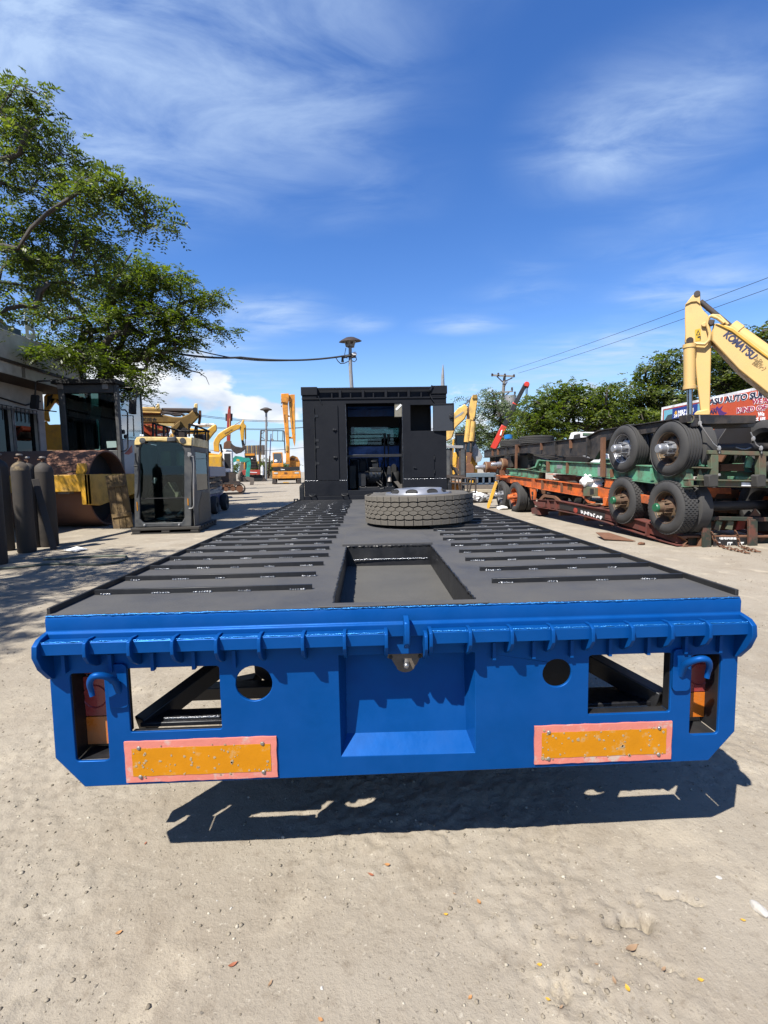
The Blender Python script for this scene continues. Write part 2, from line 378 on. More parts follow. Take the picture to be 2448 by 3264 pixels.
def gheight(x, y, far=False):
    h = .020*vnoise(x*1.1, y*1.1, 1)+.012*vnoise(x*3.1+7, y*3.1, 2)
    fine = .006*vnoise(x*9+3, y*9, 3)+.006*vnoise(x*22+3, y*22+9, 4)+.0075*vnoise(x*48, y*48, 5)
    rough = np.clip((vnoise(x*1.6+40, y*1.6, 8)+.22)*3.0, .12, 1.5)
    fade = np.clip(1.4-np.hypot(x, y)/9, 0, 1)
    h = h+fine*rough*fade
    for pl, wd, dp in CRACKS:
        xs = [p[0] for p in pl]; ys = [p[1] for p in pl]
        m = (x > min(xs)-.15) & (x < max(xs)+.15) & (y > min(ys)-.15) & (y < max(ys)+.15)
        if not m.any(): continue
        d = np.full(m.sum(), 9.0); X = x[m]+.014*vnoise(x[m]*30, y[m]*30, 11)*2; Y = y[m]+.014*vnoise(x[m]*30+50, y[m]*30, 12)*2
        side = np.zeros_like(d)
        for (a, b) in zip(pl[:-1], pl[1:]):
            ax, ay = a; bx, by = b; ux, uy = bx-ax, by-ay; l2 = ux*ux+uy*uy+1e-9
            t = np.clip(((X-ax)*ux+(Y-ay)*uy)/l2, 0, 1); dd = np.hypot(X-ax-t*ux, Y-ay-t*uy)
            cr = np.sign((X-ax)*uy-(Y-ay)*ux); side = np.where(dd < d, cr, side); d = np.minimum(d, dd)
        h[m] += -2.2*dp*np.exp(-(d/(wd*.55))**2)+dp*.06*np.exp(-(d/.05)**2)*(side < 0)
    return h*np.clip(1.5-np.hypot(x, y)/60, .2, 1)
def grow(a, b, step0, to, g=1.045):
    out = []; p = b; s = step0
    while p < to: s *= g; p += s; out.append(p)
    return out
def axis_pts(lo, hi, st, g, reach):
    mid = list(np.arange(lo, hi, st)); up = grow(lo, hi, st, reach, g); dn = [lo-(q-hi) for q in grow(lo, hi, st, reach, g)]
    return np.array(dn[::-1]+mid+up)
gx = axis_pts(-1.9, 2.5, .0135, 1.042, 900); gy = axis_pts(.92, 2.6, .0115, 1.042, 1500)
GX, GY = np.meshgrid(gx, gy); GH = gheight(GX.ravel(), GY.ravel())
vs = np.stack([GX.ravel(), GY.ravel(), GH], 1)
nx, ny = len(gx), len(gy)
idx = np.arange(nx*ny).reshape(ny, nx)
fq = np.stack([idx[:-1, :-1], idx[:-1, 1:], idx[1:, 1:], idx[1:, :-1]], -1).reshape(-1, 4)
def np_mesh(name, vs, fq):
    me = bpy.data.meshes.new(name); k = fq.shape[1]
    me.vertices.add(len(vs)); me.vertices.foreach_set('co', np.ascontiguousarray(vs, np.float32).ravel())
    me.loops.add(fq.size); me.loops.foreach_set('vertex_index', np.ascontiguousarray(fq, np.int32).ravel())
    me.polygons.add(len(fq)); me.polygons.foreach_set('loop_start', np.arange(0, fq.size, k, dtype=np.int32))
    me.update(calc_edges=True); return me
gm = np_mesh('ground', vs, fq); gm.polygons.foreach_set('use_smooth', [True]*len(gm.polygons))
def ground_mat():
    m = bpy.data.materials.new('dry_dirt'); m.use_nodes = True; t = m.node_tree; L = t.links.new; b = t.nodes['Principled BSDF']
    b.inputs['Roughness'].default_value = .95; b.inputs['Specular IOR Level'].default_value = .15
    tc = N(t, 'ShaderNodeTexCoord')
    def nz(s, d=6, r=.6, dist=0):
        n = N(t, 'ShaderNodeTexNoise', i={'Scale': s, 'Detail': d, 'Roughness': r, 'Distortion': dist}); L(tc.outputs['Object'], n.inputs['Vector']); return n.outputs['Fac']
    def rng(f, a, b_): r = N(t, 'ShaderNodeMapRange', i={'From Min': a, 'From Max': b_}); L(f, r.inputs['Value']); return r.outputs[0]
    def mix(f, a, c):
        x = N(t, 'ShaderNodeMix', data_type='RGBA'); L(f, x.inputs[0])
        for s, v in ((6, a), (7, c)):
            if isinstance(v, tuple): x.inputs[s].default_value = v+(1,)
            else: L(v, x.inputs[s])
        return x.outputs[2]
    c = mix(rng(nz(.35, 5), .38, .62), (.216, .188, .147), (.248, .219, .175))
    c = mix(rng(nz(1.7, 7, .65), .45, .72), c, (0.191, 0.161, 0.122))
    c = mix(rng(nz(2.6, 6, .6, .4), .56, .70), c, (0.292, 0.254, 0.195))
    c = mix(rng(nz(14, 5, .7), .56, .76), c, (0.152, 0.126, 0.095))
    c = mix(rng(nz(70, 3, .7), .60, .74), c, (0.117, 0.100, 0.078))
    c = mix(rng(nz(45, 3, .6), .64, .74), c, (0.320, 0.289, 0.234))
    L(c, b.inputs['Base Color'])
    b1 = N(t, 'ShaderNodeBump', i={'Strength': .5, 'Distance': .02}); L(nz(16, 8, .7), b1.inputs['Height'])
    b2 = N(t, 'ShaderNodeBump', i={'Strength': .6, 'Distance': .006}); L(nz(90, 5, .7), b2.inputs['Height']); L(b1.outputs[0], b2.inputs['Normal'])
    L(b2.outputs[0], b.inputs['Normal']); return m
gm.materials.append(ground_mat())
go = bpy.data.objects.new('ground', gm); COL.objects.link(go); go['kind'] = 'structure'; go['label'] = 'pale dry dirt ground of the yard with cracks and pebbles'
def gz(x, y): return float(gheight(np.array([float(x)]), np.array([float(y)]))[0])

# loose stones
def rock_template(seed, n=2):
    bm = bmesh.new(); bmesh.ops.create_icosphere(bm, subdivisions=n, radius=1); r = random.Random(seed)
    ph = [(r.uniform(-2, 2), r.uniform(-2, 2), r.uniform(-2, 2), r.uniform(0, 6)) for _ in range(5)]
    cuts = [(Vector((r.gauss(0, 1), r.gauss(0, 1), r.gauss(0, 1))).normalized(), r.uniform(.55, .85)) for _ in range(6)]
    for v in bm.verts:
        d = v.co.normalized(); k = 1+.12*sum(math.sin(a*d.x*2+b*d.y*2+c*d.z*2+p) for a, b, c, p in ph)/2
        v.co = d*k
        for nrm, lim in cuts:
            e = v.co.dot(nrm)-lim
            if e > 0: v.co -= nrm*e*.9
    V = np.array([v.co[:] for v in bm.verts]); Fc = np.array([[v.index for v in f.verts] for f in bm.faces]); bm.free(); return V, Fc
def gravel():
    T = [rock_template(i, 1) for i in range(6)]
    n = 11000; VV = []; FF = []; o = 0
    for i in range(n):
        d = 1.05+(RNG.random()**1.7)*9; ang = RNG.uniform(-.95, .95)
        x, y = d*math.sin(ang), d*math.cos(ang)
        dens = vnoise(np.array([x*1.6+40]), np.array([y*1.6]), 8)[0]
        if dens < RNG.uniform(-.45, .25): continue
        s = .0016+.0026*RNG.random()+.007*RNG.random()**10+.0005*d
        V, Fc = T[i % 6]; a = RNG.uniform(0, 6.28); R = np.array([[math.cos(a), -math.sin(a), 0], [math.sin(a), math.cos(a), 0], [0, 0, 1]])
        P = (V*np.array([1, RNG.uniform(.6, 1), RNG.uniform(.4, .8)])*s)@R.T+np.array([x, y, s*.2])
        VV.append(P); FF.append(Fc+o); o += len(V)
    V = np.concatenate(VV); 
    # settle on the relief
    cen = np.concatenate([np.repeat(p.mean(0)[None, :2], len(p), 0) for p in VV]); V[:, 2] += gheight(cen[:, 0].copy(), cen[:, 1].copy())
    me = np_mesh('gravel', V, np.concatenate(FF)); me.materials.append(m_grav)
    ob = bpy.data.objects.new('gravel', me); COL.objects.link(ob); tag(ob, 'small grey pebbles strewn over the dirt', kind='stuff')
m_stone = mat('pale_stone', (.42, .375, .30), .9, 0, .25, 30, .3, 60, dirt=(.30, .26, .21), da=.4, ds=12)
m_whitestone = mat('white_stone', (.58, .56, .52), .85, 0, .12, 12, .4, 40, dirt=(.5, .45, .38), da=.2, ds=8)
def gravelmat():
    m = bpy.data.materials.new('mixed_pebble'); m.use_nodes = True; t = m.node_tree; L = t.links.new; b = t.nodes['Principled BSDF']; b.inputs['Roughness'].default_value = .95; b.inputs['Specular IOR Level'].default_value = .1
    g = N(t, 'ShaderNodeNewGeometry'); r = N(t, 'ShaderNodeValToRGB'); L(g.outputs['Random Per Island'], r.inputs[0]); e = r.color_ramp.elements; e[0].color = (0.126, 0.107, 0.081, 1); e[1].color = (0.340, 0.311, 0.252, 1); x = e.new(.75); x.color = (0.215, 0.185, 0.141, 1); L(r.outputs[0], b.inputs['Base Color']); return m
m_grav = gravelmat(); gravel()
STONES = [  # crop, x, y, size in crop pixels, label
 (GR, 1622, 540, 75, 'large white rock at the far right of the dirt foreground', 'w'),
 (GR, 355, 462, 17, 'pale stone, uppermost of three lying together below the shadow', 's'), (GR, 346, 512, 18, 'pale stone, lowest of three lying together below the shadow', 's'),
 (GR, 376, 490, 14, 'small stone touching two others in the dirt below the shadow', 's'), (GR, 525, 480, 13, 'flat lone stone right of the three grouped stones', 's'),
 (GR, 228, 735, 26, 'angular grey stone casting a dark shadow in the lower middle', 's'), (GR, 228, 655, 15, 'small stone just above the angular grey stone', 's'),
 (GR, 133, 562, 16, 'rounded stone left of the three grouped stones', 's'), (GR, 132, 728, 13, 'tiny stone left of the angular grey stone', 's'),
 (GR, 1445, 405, 26, 'whitish broken stone on the dirt near the right edge', 'w'), (GR, 1270, 458, 13, 'white pebble beside the upper dirt crack', 'w'),
 (GR, 1350, 490, 24, 'flat dusty stone at the end of the upper crack', 's'), (GR, 370, 285, 11, 'white pebble just in front of the shadow edge', 'w'),
 (GR, 590, 217, 9, 'pebble on the shadow edge under the truck tail', 's'),
 (GR, 1385, 705, 13, 'white pebble below the broken stone on the right', 'w'), (GR, 1438, 890, 14, 'pale pebble near the lower right corner', 's'),
 (GL, 1390, 887, 22, 'bright pale stone at the bottom middle of the foreground', 'w'), (GL, 1245, 272, 15, 'pale stone touching the front edge of the shadow', 's'),
 (GL, 1405, 482, 11, 'round white pebble on the dirt before the tail', 'w'), (GL, 1488, 362, 10, 'small white pebble near the reddish leaf', 'w'),
 (GL, 937, 490, 9, 'tiny white pebble on the left of the foreground', 'w'), (GL, 997, 523, 13, 'split white stone with a dark side', 'w'),
 (GL, 685, 590, 14, 'pale stone with a twig beside it', 's'), (GL, 870, 985, 18, 'dark clod of earth at the bottom left', 'd'),
 (GL, 415, 855, 16, 'dark clod of earth in the lower left corner', 'd'), (GL, 905, 825, 15, 'stone half sunk in the dirt left of the brown leaf', 's'),
 (GL, 295, 358, 11, 'little yellowish stone on the left dirt', 's'), (GL, 440, 45, 13, 'dark clod just below the tail corner', 'd'),
 (GL, 215, 165, 15, 'grey clod on the dirt left of the shadow', 'd'), (GL, 766, 350, 13, 'dark clod left of the shadow tip', 'd'),
]
m_clod = mat('dark_clod', (.2, .175, .14), .95, 0, .25, 30, .4, 60)
for k, (V, x, y, s, lab, kd) in enumerate(STONES):
    c = ground(*V(x, y)); a = ground(*V(x-s/2, y)); b_ = ground(*V(x+s/2, y)); r = np.linalg.norm(a-b_)/2
    Vt, Fc = rock_template(100+k, 3); rr = random.Random(k)
    P = Vt*np.array([1, .75, .5])*r; me = np_mesh('stone', P, Fc); me.polygons.foreach_set('use_smooth', [True]*len(me.polygons)); me.set_sharp_from_angle(angle=.5)
    me.materials.append({'w': m_whitestone, 's': m_stone, 'd': m_clod}[kd])
    o = bpy.data.objects.new('stone', me); COL.objects.link(o); o.location = (c[0], c[1], gz(c[0], c[1])+r*.12); o.rotation_euler = (0, 0, rr.uniform(0, 6))
    tag(o, lab, 'stone', 'loose stones on the dirt')
LEAVES = [(GR, 672, 775, 22, 'y', 'yellow leaf left of the cracks in the lower middle'), (GR, 1052, 888, 30, 'y', 'bright yellow round leaf at the bottom right'), (GR, 1367, 848, 26, 'y', 'yellow leaf lying nearest the lower right corner'),
 (GR, 372, 925, 22, 'o', 'orange leaf at the bottom of the dirt'), (GR, 708, 930, 20, 'y', 'greenish yellow leaf beside the forked crack'), (GR, 765, 975, 22, 'b', 'tan leaf below the forked crack'),
 (GR, 918, 772, 18, 'b', 'olive brown leaf above the bright yellow leaf'), (GR, 1070, 705, 62, 'b', 'long curled brown leaf beside the crack'), (GR, 1208, 795, 30, 'b', 'brown leaf at the end of the lower crack'),
 (GR, 995, 842, 34, 'b', 'dusty tan leaf left of the lower crack'), (GR, 410, 507, 24, 'o', 'orange leaf next to the three grouped stones'), (GR, 267, 562, 18, 'y', 'small yellow leaf left of the grouped stones'),
 (GR, 304, 473, 15, 'b', 'small brown leaf above the grouped stones'), (GR, 1552, 583, 20, 'y', 'pale yellow leaf beside the large white rock'), (GR, 14, 345, 24, 'o', 'orange leaf in the middle in front of the shadow'),
 (GL, 1603, 386, 28, 'r', 'reddish leaf in front of the middle of the shadow'), (GL, 1005, 776, 38, 'r', 'red brown leaf at the lower left of the foreground'), (GL, 512, 632, 26, 'o', 'faded orange leaf on the left dirt'),
 (GL, 628, 250, 16, 'r', 'small red leaf just left of the shadow tip'), (GL, 1167, 862, 28, 'b', 'tan leaf with a bent stem at the bottom'), (GL, 1385, 1028, 24, 'o', 'orange leaf cut by the bottom edge of the view')]
LM = {'y': mat('yellow_leaf', (.75, .43, .05), .5, 0, .15, 30), 'o': mat('orange_leaf', (.55, .27, .10), .6, 0, .15, 30), 'b': mat('brown_leaf', (.36, .23, .13), .7, 0, .2, 30), 'r': mat('reddish_leaf', (.40, .14, .07), .6, 0, .2, 30)}
for k, (V, x, y, s, c_, lab) in enumerate(LEAVES):
    rr = random.Random(k+50); c = ground(*V(x, y)); r = np.linalg.norm(ground(*V(x-s/2, y))-ground(*V(x+s/2, y)))/2
    mb = MB(); n = 9; wd = .62 if c_ in 'yo' else .42
    for i in range(n):
        t = i/(n-1); ww = wd*math.sin(PI*min(max(t, .02), .985))**.7; zz = .22*(2*t-1)**2+.05
        for j, q in enumerate((-1, 0, 1)): mb.v.append((r*(2*t-1), r*ww*q, r*(zz+.16*abs(q)*ww)))
    for i in range(n-1):
        for j in range(2): a = i*3+j; mb.f.append((a, a+1, a+4, a+3))
    mb.tube([(r*.95, 0, r*.26), (r*1.35, r*.05, r*.12)], r*.05, 4)
    o = mb.obj('fallen_leaf', LM[c_], recalc=False); o.location = (c[0], c[1], gz(c[0], c[1])+.003); o.rotation_euler = (0, 0, rr.uniform(0, 6.3)); tag(o, lab, 'leaf', 'fallen leaves on the dirt')
# ------------------------------------------------------------------ flatbed truck
TF = Fr((.118, 1.656), 0.0)
truck = thing('flatbed_truck', 'blue tailed flatbed truck with a slatted black deck and black winch bulkhead', 'truck', TF)
ZD = 1.04; L0 = 6.35
# tail plate with its cut-outs
rect_l = rrect(-.985, -.660, .600, .838, .008, 2); rect_r = rrect(.688, 1.000, .604, .833, .008, 2)
slot_l = rrect(-1.184, -1.066, .498, .826, .012, 3); slot_r = rrect(1.078, 1.189, .511, .822, .012, 3)
rec_t = [(-.232, .862), (-.232, .478), (.264, .474), (.264, .858)]
out = [(-1.252, .93), (-1.256, .515), (-1.160, .401), (1.156, .406), (1.254, .518), (1.252, .93)]
tp = MB().prism(out, (0, .012), 'y', [rect_l, rect_r, slot_l, slot_r, circle(-.538, .768, .0655), circle(.569, .77, .0535), rec_t])
tail = tp.obj('tail_panel', m_blue, truck, bevel=.0025)
# pressed recess in the tail: sloped shelf, back tilted to catch more sun, sides
rb = MB(); D = .085
rb.add([(-.232, .002, .862), (-.212, D+.03, .862), (-.212, D-.025, .533), (-.232, .002, .478), (.264, .002, .474), (.244, D-.025, .529), (.244, D+.03, .858), (.264, .002, .858)],
       [(0, 1, 2, 3), (3, 2, 5, 4), (4, 5, 6, 7), (1, 6, 5, 2), (0, 7, 6, 1)])
rb.obj('tail_recess', m_blue, truck, smooth=20)
wl = MB()
for (a, b, n) in (((-.232, -.002, .48), (.264, -.002, .476), 40), ((-.214, D-.004, .55), (.244, D-.004, .546), 30)):
    pass
# flanges lining the windows
for nm, (x0, x1, z0, z1), dep in (('window_flange', (-.985, -.660, .600, .838), .03), ('window_flange', (.688, 1.0, .604, .833), .05)):
    MB().box(x0+.002, x1-.002, .013, dep, z0-.008, z0-.001).box(x0-.009, x0-.001, .013, dep, z0, z1).box(x1+.001, x1+.009, .013, dep, z0, z1).obj(nm, m_black, truck, bevel=.002)
for (x0, x1, z0, z1) in ((-1.184, -1.066, .498, .826), (1.078, 1.189, .511, .822)):
    MB().box(x0, x1, .013, .1, z0-.008, z0-.001).box(x0-.008, x0-.001, .013, .1, z0, z1).box(x1+.001, x1+.008, .013, .1, z0, z1).obj('lamp_pocket', m_black, truck, bevel=.002)
# top beam: a folded face under the deck edge
tb = MB().prism([(-.004, ZD-.002), (-.010, ZD-.014), (-.010, .985), (-.020, .978), (-.020, .932), (.05, .932), (.05, ZD-.002)], (-1.247, 1.247), 'x')
tb.obj('tail_beam', m_blue, truck, bevel=.003)
# weld bead along the top edge
wb = MB(); rr = random.Random(3); x = -1.245; pts = []
while x < 1.245: pts.append((x, -.006+rr.uniform(-.001, .001), ZD-.003+rr.uniform(-.001, .0012))); x += .012
wb.tube(pts, [.0028+rr.uniform(-.0012, .0014) for _ in pts], 6); wb.obj('edge_weld', m_weld, truck)
# hinge strips and lugs
for (x0, x1) in ((-1.255, -.058), (.088, 1.255)):
    MB().prism([(-.022, .962), (-.057, .961), (-.060, .957), (-.060, .917), (-.052, .917), (-.052, .952), (-.022, .953)], (x0, x1), 'x').obj('hinge_strip', m_blue, truck, bevel=.001)
    wq = MB(); pts = []; x = x0
    while x < x1: pts.append((x, -.057+rr.uniform(-.001, .001), .9615+rr.uniform(-.001, .001))); x += .013
    wq.tube(pts, [.0018+rr.uniform(-.0008, .0014) for _ in pts], 6); wq.obj('strip_weld', m_weld, truck)
lug = MB().prism([(-.001, .966), (-.060, .971), (-.078, .962), (-.082, .946), (-.082, .916), (-.062, .886), (-.020, .860), (-.001, .856)], (-.006, .006), 'x').mesh('lug'); lug.materials.append(m_blue)
def lug_at(x, me=None):
    o = inst(me or lug, 'hinge_lug', None, truck, (x, 0, 0)); b = o.modifiers.new('bevel', 'BEVEL'); b.width = .002; b.segments = 2; return o
for x in (-1.079, -.933, -.788, -.641, -.496, -.348, -.205, -.061, .094, .231, .377, .522, .663, .805, .947, 1.084): lug_at(x)
lug_at(.078).scale = (1, .9, .985)
endlug = MB().prism([(.03, .988), (-.02, .980), (-.056, .972), (-.078, .955), (-.082, .918), (-.060, .868), (-.014, .815), (.03, .80)], (-.009, .009), 'x').mesh('end_lug'); endlug.materials.append(m_blue)
lug_at(-1.243, endlug); lug_at(1.243, endlug)
# stiffening ribs below the strip, just behind each lug
rib = MB().box(-.006, .006, -.02, -.001, .835, .90).mesh('rib'); rib.materials.append(m_blue)
for x in (-1.19, -1.03, -.885, -.742, -.6, .33, .475, .615, .757, .9, 1.04, 1.17): inst(rib, 'strip_rib', None, truck, (x, 0, 0))
# centre eye plate, hitch
MB().prism([(-.02, 1.012), (-.045, 1.016), (-.075, 1.0), (-.086, .965), (-.08, .925), (-.05, .900), (-.02, .90)], (.001, .021), 'x').obj('eye_plate', m_blue, truck, bevel=.004)
h = MB().prism([(-.055, .862), (-.055, .842), (-.040, .838), (-.028, .815)]+[(.011+.034*math.cos(t), .808+.022*math.sin(t)) for t in np.linspace(PI, 2*PI, 9)]+[(.052, .815), (.063, .838), (.075, .842), (.075, .862)], (.012, .03), 'y', smooth if False else ()).obj('hitch_bracket', mat('rusty_hitch', (.16, .13, .10), .7, .2, .3, 30, .3, 60), truck, bevel=.002)
MB().cyl((-.043, .009, .846), (-.043, .014, .846), .007).cyl((.064, .009, .846), (.064, .014, .846), .007).obj('hitch_bolt', m_void, h)
MB().cyl((.012, -.01, .822), (.014, .02, .825), .012).sphere((.012, -.012, .822), .012).obj('hitch_pin', m_steel, h)
# towing hooks
def hook(x, z, s):
    hk = sub('tow_hook', truck, (x, 0, z))
    MB().prism(rrect(-.033, .033, -.075, .085, .016), (-.012, -.001), 'y').obj('hook_base', m_blue, hk, bevel=.003)
    pts = []; 
    for i in range(17):
        t = i/16; a = PI*1.12*t
        pts.append((s*(.034-.036*math.cos(a)) if True else 0, -.028-.040*math.sin(min(a, PI)*.9)-.008*t, .030+.042*math.sin(a)-.055*max(0, t-.55)))
    pts = [(s*-.002, -.008, -.015)]+[(p[0], p[1], p[2]) for p in pts]
    MB().tube(pts, [.0115]+[.0118-.0035*max(0, i-9)/8 for i in range(17)], 10).obj('hook_arm', m_blue, hk, smooth=60)
hook(-1.013, .775, -1); hook(1.032, .765, 1)
# rear lamps inside the pockets
def lamp(x0, x1, z0, z1, lab):
    lp = MB().prism(rrect(x0, x1, z0, z1, .01), (.105, .16), 'y').obj('rear_lamp', m_black, truck, bevel=.004)
    zm = z0+(z1-z0)*.36; zt = z0+(z1-z0)*.82
    MB().prism(rrect(x0+.012, x1-.004, z0+.012, zm-.002, .006), (.078, .103), 'y').obj('amber_lens', m_orangelens, lp, bevel=.005)
    MB().prism(rrect(x0+.012, x1-.004, zm+.002, zt, .006), (.078, .103), 'y').obj('red_lens', m_redlens, lp, bevel=.005)
    cx = (x0+x1)/2+.004; cz = (zm+zt)/2
    MB().lathe([(.040, .0005), (.043, .004), (.046, .0005)], (cx, .078, cz), (0, -1, 0), 28, closed=True).obj('lens_ring', m_redlens, lp)
    MB().box(x0+.02, x1-.004, .085, .103, zt+.006, z1-.008).obj('top_lens', m_redlens, lp, bevel=.004)
lamp(-1.205, -1.095, .505, .84, ''); lamp(1.100, 1.225, .525, .84, '')
MB().box(-1.246, -1.14, .165, .172, .44, .9).obj('lamp_back', m_black, truck); MB().box(1.17, 1.246, .165, .172, .44, .9).obj('lamp_back', m_black, truck)
MB().box(-1.246, -1.206, .1, .164, .44, .9).obj('lamp_back', m_black, truck)
MB().box(.42, .80, .30, .31, .56, .94).obj('gear_plate', m_black, truck); MB().cyl((-.62, .5, .70), (-.25, .52, .80), .05, n=12).cyl((-.42, .5, .8), (-.42, .5, .95), .04, n=10).obj('air_line', m_black, truck); T2 = lambda x, y, Y=.74: TF.l(96+x*1.2384, 1881+y*1.2384, Y)
MB().prism([T2(*p) for p in ((515, 240), (575, 228), (590, 245), (572, 270), (555, 295), (515, 290))], (.74, .82), 'y').obj('spring_bracket', m_black, truck, bevel=.005); MB().prism([T2(*p) for p in ((575, 180), (640, 185), (640, 232), (612, 238), (590, 225), (578, 215))], (.74, .82), 'y').obj('spring_bracket', m_black, truck, bevel=.005); MB().box(-.56, -.36, .62, .72, .84, .93).obj('valve_bracket', m_black, truck); MB().cyl((-.50, .48, .74), (-.44, .44, .76), .022, n=10).obj('coupling', m_steel, truck)
# reflectors
def reflector(x0, x1, z0, z1, lab, seed):
    r = random.Random(seed)
    def ragged(a0, a1, b0, b1, j, n=22):
        p = []
        for i in range(n): p.append((a0+(a1-a0)*i/n, b0+r.uniform(-j, j)))
        for i in range(6): p.append((a1+r.uniform(-j, j), b0+(b1-b0)*i/6))
        for i in range(n): p.append((a1-(a1-a0)*i/n, b1+r.uniform(-j, j)))
        for i in range(6): p.append((a0+r.uniform(-j, j), b1-(b1-b0)*i/6))
        return p
    rf = MB().prism(ragged(x0, x1, z0, z1, .0012), (-.0065, -.0005), 'y').obj('reflector', m_pink, truck, bevel=.001, label=lab)
    MB().prism(ragged(x0+.026, x1-.022, z0+.024, z1-.026, .0008), (-.0078, -.0068), 'y').obj('amber_field', m_refl, rf)
    for sx in (x0+.052, x1-.05):
        for sz in (z0+.022, z1-.024):
            MB().lathe([(0.0001, .004), (.005, .0035), (.0075, .001), (.0075, 0)], (sx, -.0079, sz), (0, -1, 0), 12).obj('screw', m_steel, rf)
    sc = MB()                                    # chips and scabs in the film
    for _ in range(60):
        cx = r.uniform(x0+.02, x1-.02); cz = r.uniform(z0+.015, z1-.015); q = r.uniform(.0015, .005)*(1.6 if r.random() < .12 else 1)
        sc.prism([(cx+q*r.uniform(.6, 1.3)*math.cos(t), cz+q*r.uniform(.6, 1.4)*math.sin(t)) for t in np.linspace(0, 5.5, 7)], (-.0088, -.0078), 'y')
    sc.obj('scab', m_scab, rf, kind='stuff')
m_scab = mat('scabbed_film', (.46, .34, .2), .8, 0, .3, 40)
reflector(-1.008, -.465, .414, .569, 'left amber reflector with pitted film', 5); reflector(.486, 1.007, .422, .571, 'right amber reflector with torn corner', 9)
# deck: plate with well, side rails, bars
well = [(-.255, 1.35), (-.252, .036), (.276, .036), (.284, 1.34)]
MB().prism([(-1.247, .0), (1.247, .0), (1.247, L0+1.2), (-1.247, L0+1.2)], (ZD-.012, ZD), 'z', [well]).obj('deck_plate', m_deck, truck)
MB().box(-.30, .315, -.008, .034, ZD+.0005, ZD+.007).obj('well_lip', m_deck, truck, bevel=.002)
wz = ZD-.128
wm = MB(); wm.add([(x, y, z) for (x, y) in well for z in (wz, ZD-.001)], [(0, 1, 3, 2), (2, 3, 5, 4), (4, 5, 7, 6), (6, 7, 1, 0)]); wm.obj('well_wall', m_black, truck, recalc=False)
MB().prism([(-.262, .03), (.29, .03), (.295, 1.36), (-.262, 1.36)], (wz-.01, wz), 'z').obj('well_floor', m_rec, truck)
wq = MB(); pts = []; x = -.21
while x < .27: pts.append((x, 1.338+rr.uniform(-.002, .002), wz+.045+rr.uniform(-.002, .002))); x += .014
wq.tube(pts, .0035, 5); wq.obj('well_weld', m_bead, truck)
ed = MB()
for (a, b) in ((well[0], well[1]), (well[2], well[3]), (well[3], well[0])):
    pts = []
    for i in range(90): t = i/89; pts.append((a[0]+(b[0]-a[0])*t+rr.uniform(-.003, .003), a[1]+(b[1]-a[1])*t+rr.uniform(-.003, .003), ZD+rr.uniform(-.001, .002)))
    ed.tube(pts, [rr.uniform(.002, .006) for _ in pts], 5)
ed.obj('well_edge', m_black, truck)
MB().prism([(-.283, 1.37), (.300, 1.36), (.296, 1.88), (-.281, 2.04)], (ZD+.0005, ZD+.016), 'z').obj('cover_plate', m_deck, truck, bevel=.003)
for s in (-1, 1):
    MB().box(s*1.247-.006, s*1.247+.006, .012, L0+.02, ZD-.10, ZD+.022).obj('deck_rail', m_black, truck, bevel=.002)
def deck_bar(y, x0, x1, seed):
    b = MB().box(0, x1-x0, -.006, .006, -.001, .021).mesh('bar'); b.materials.append(m_black)
    o = inst(b, 'deck_bar', None, truck, (x0, y, ZD), (0, 0, rr.uniform(-.002, .002))); bv = o.modifiers.new('bevel', 'BEVEL'); bv.width = .0015; bv.segments = 1
    w_ = MB(); r = random.Random(seed); x = .03
    while x < x1-x0-.05:
        n = r.randint(4, 7)
        for i in range(n): w_.sphere((x+i*.011, -.009+r.uniform(-.001, .001), .0025), .0052*r.uniform(.8, 1.25), 6, (1.2, 1, .9))
        x += .19+r.uniform(-.03, .03)
    w_.obj('weld_bead', m_bead, o, smooth=60, kind='stuff')
nb = 24
for i in range(nb):
    y = .262+i*.2465
    deck_bar(y+.012, -1.232, -.352-.010*math.sin(i*1.7), 200+i); deck_bar(y+.035, .405+.010*math.sin(i*2.3), 1.232, 300+i)
# chassis under the deck
for s in (-1, 1):
    MB().box(s*.43-.05, s*.43+.05, .9, L0+3, .74, .9).obj('chassis_beam', m_black, truck, bevel=.004)
    MB().box(s*1.2-.03, s*1.2+.03, .1, L0, .90, ZD-.02).obj('side_sill', m_black, truck)
for i, y in enumerate(np.arange(1.5, 6.3, .8)): MB().box(-1.17, 1.17, y-.035, y+.035, .91, ZD-.02).obj('cross_member', m_black, truck)
MB().beam((-.99, .09, .575), (-.42, .95, .84), .06, .07).obj('brace', m_black, truck, bevel=.004)
MB().beam((1.03, .10, .60), (.40, 1.0, .84), .065, .075).obj('brace', m_black, truck, bevel=.004)
a_ = TF.l(591, 2186, .66); b_ = TF.l(703, 2220, .66); MB().box(a_[0], -.1, .62, .70, b_[1], a_[1]).obj('cross_bar', m_black, truck, bevel=.004)
MB().box(-.4, .44, .34, .40, .52, .9).box(.1, .9, 1.15, 1.25, .55, .85).obj('axle_guard', m_black, truck)
MB().box(-.98, -.64, .06, .16, .585, .602).obj('brace_foot', m_black, truck, bevel=.003)
MB().box(.69, 1.0, .10, .24, .578, .594).obj('brace_foot', m_black, truck, bevel=.003)
MB().box(-.90, -.69, .075, .085, .603, .612).obj('foot_weld', m_bead, truck, bevel=.003)
MB().tube([(.975, .45, .95), (.95, .46, .85), (.90, .47, .79), (.885, .47, .765), (.84, .5, .70), (.80, .55, .62)], .006, 6).box(.865, .905, .455, .485, .755, .785).obj('lamp_cable', m_greyconduit, truck)
MB().tube([(-.70, .8, .84), (-.62, .75, .79), (-.52, .7, .77), (-.46, .62, .72), (-.44, .6, .66)], .006, 6).obj('lamp_cable', m_greyconduit, truck)
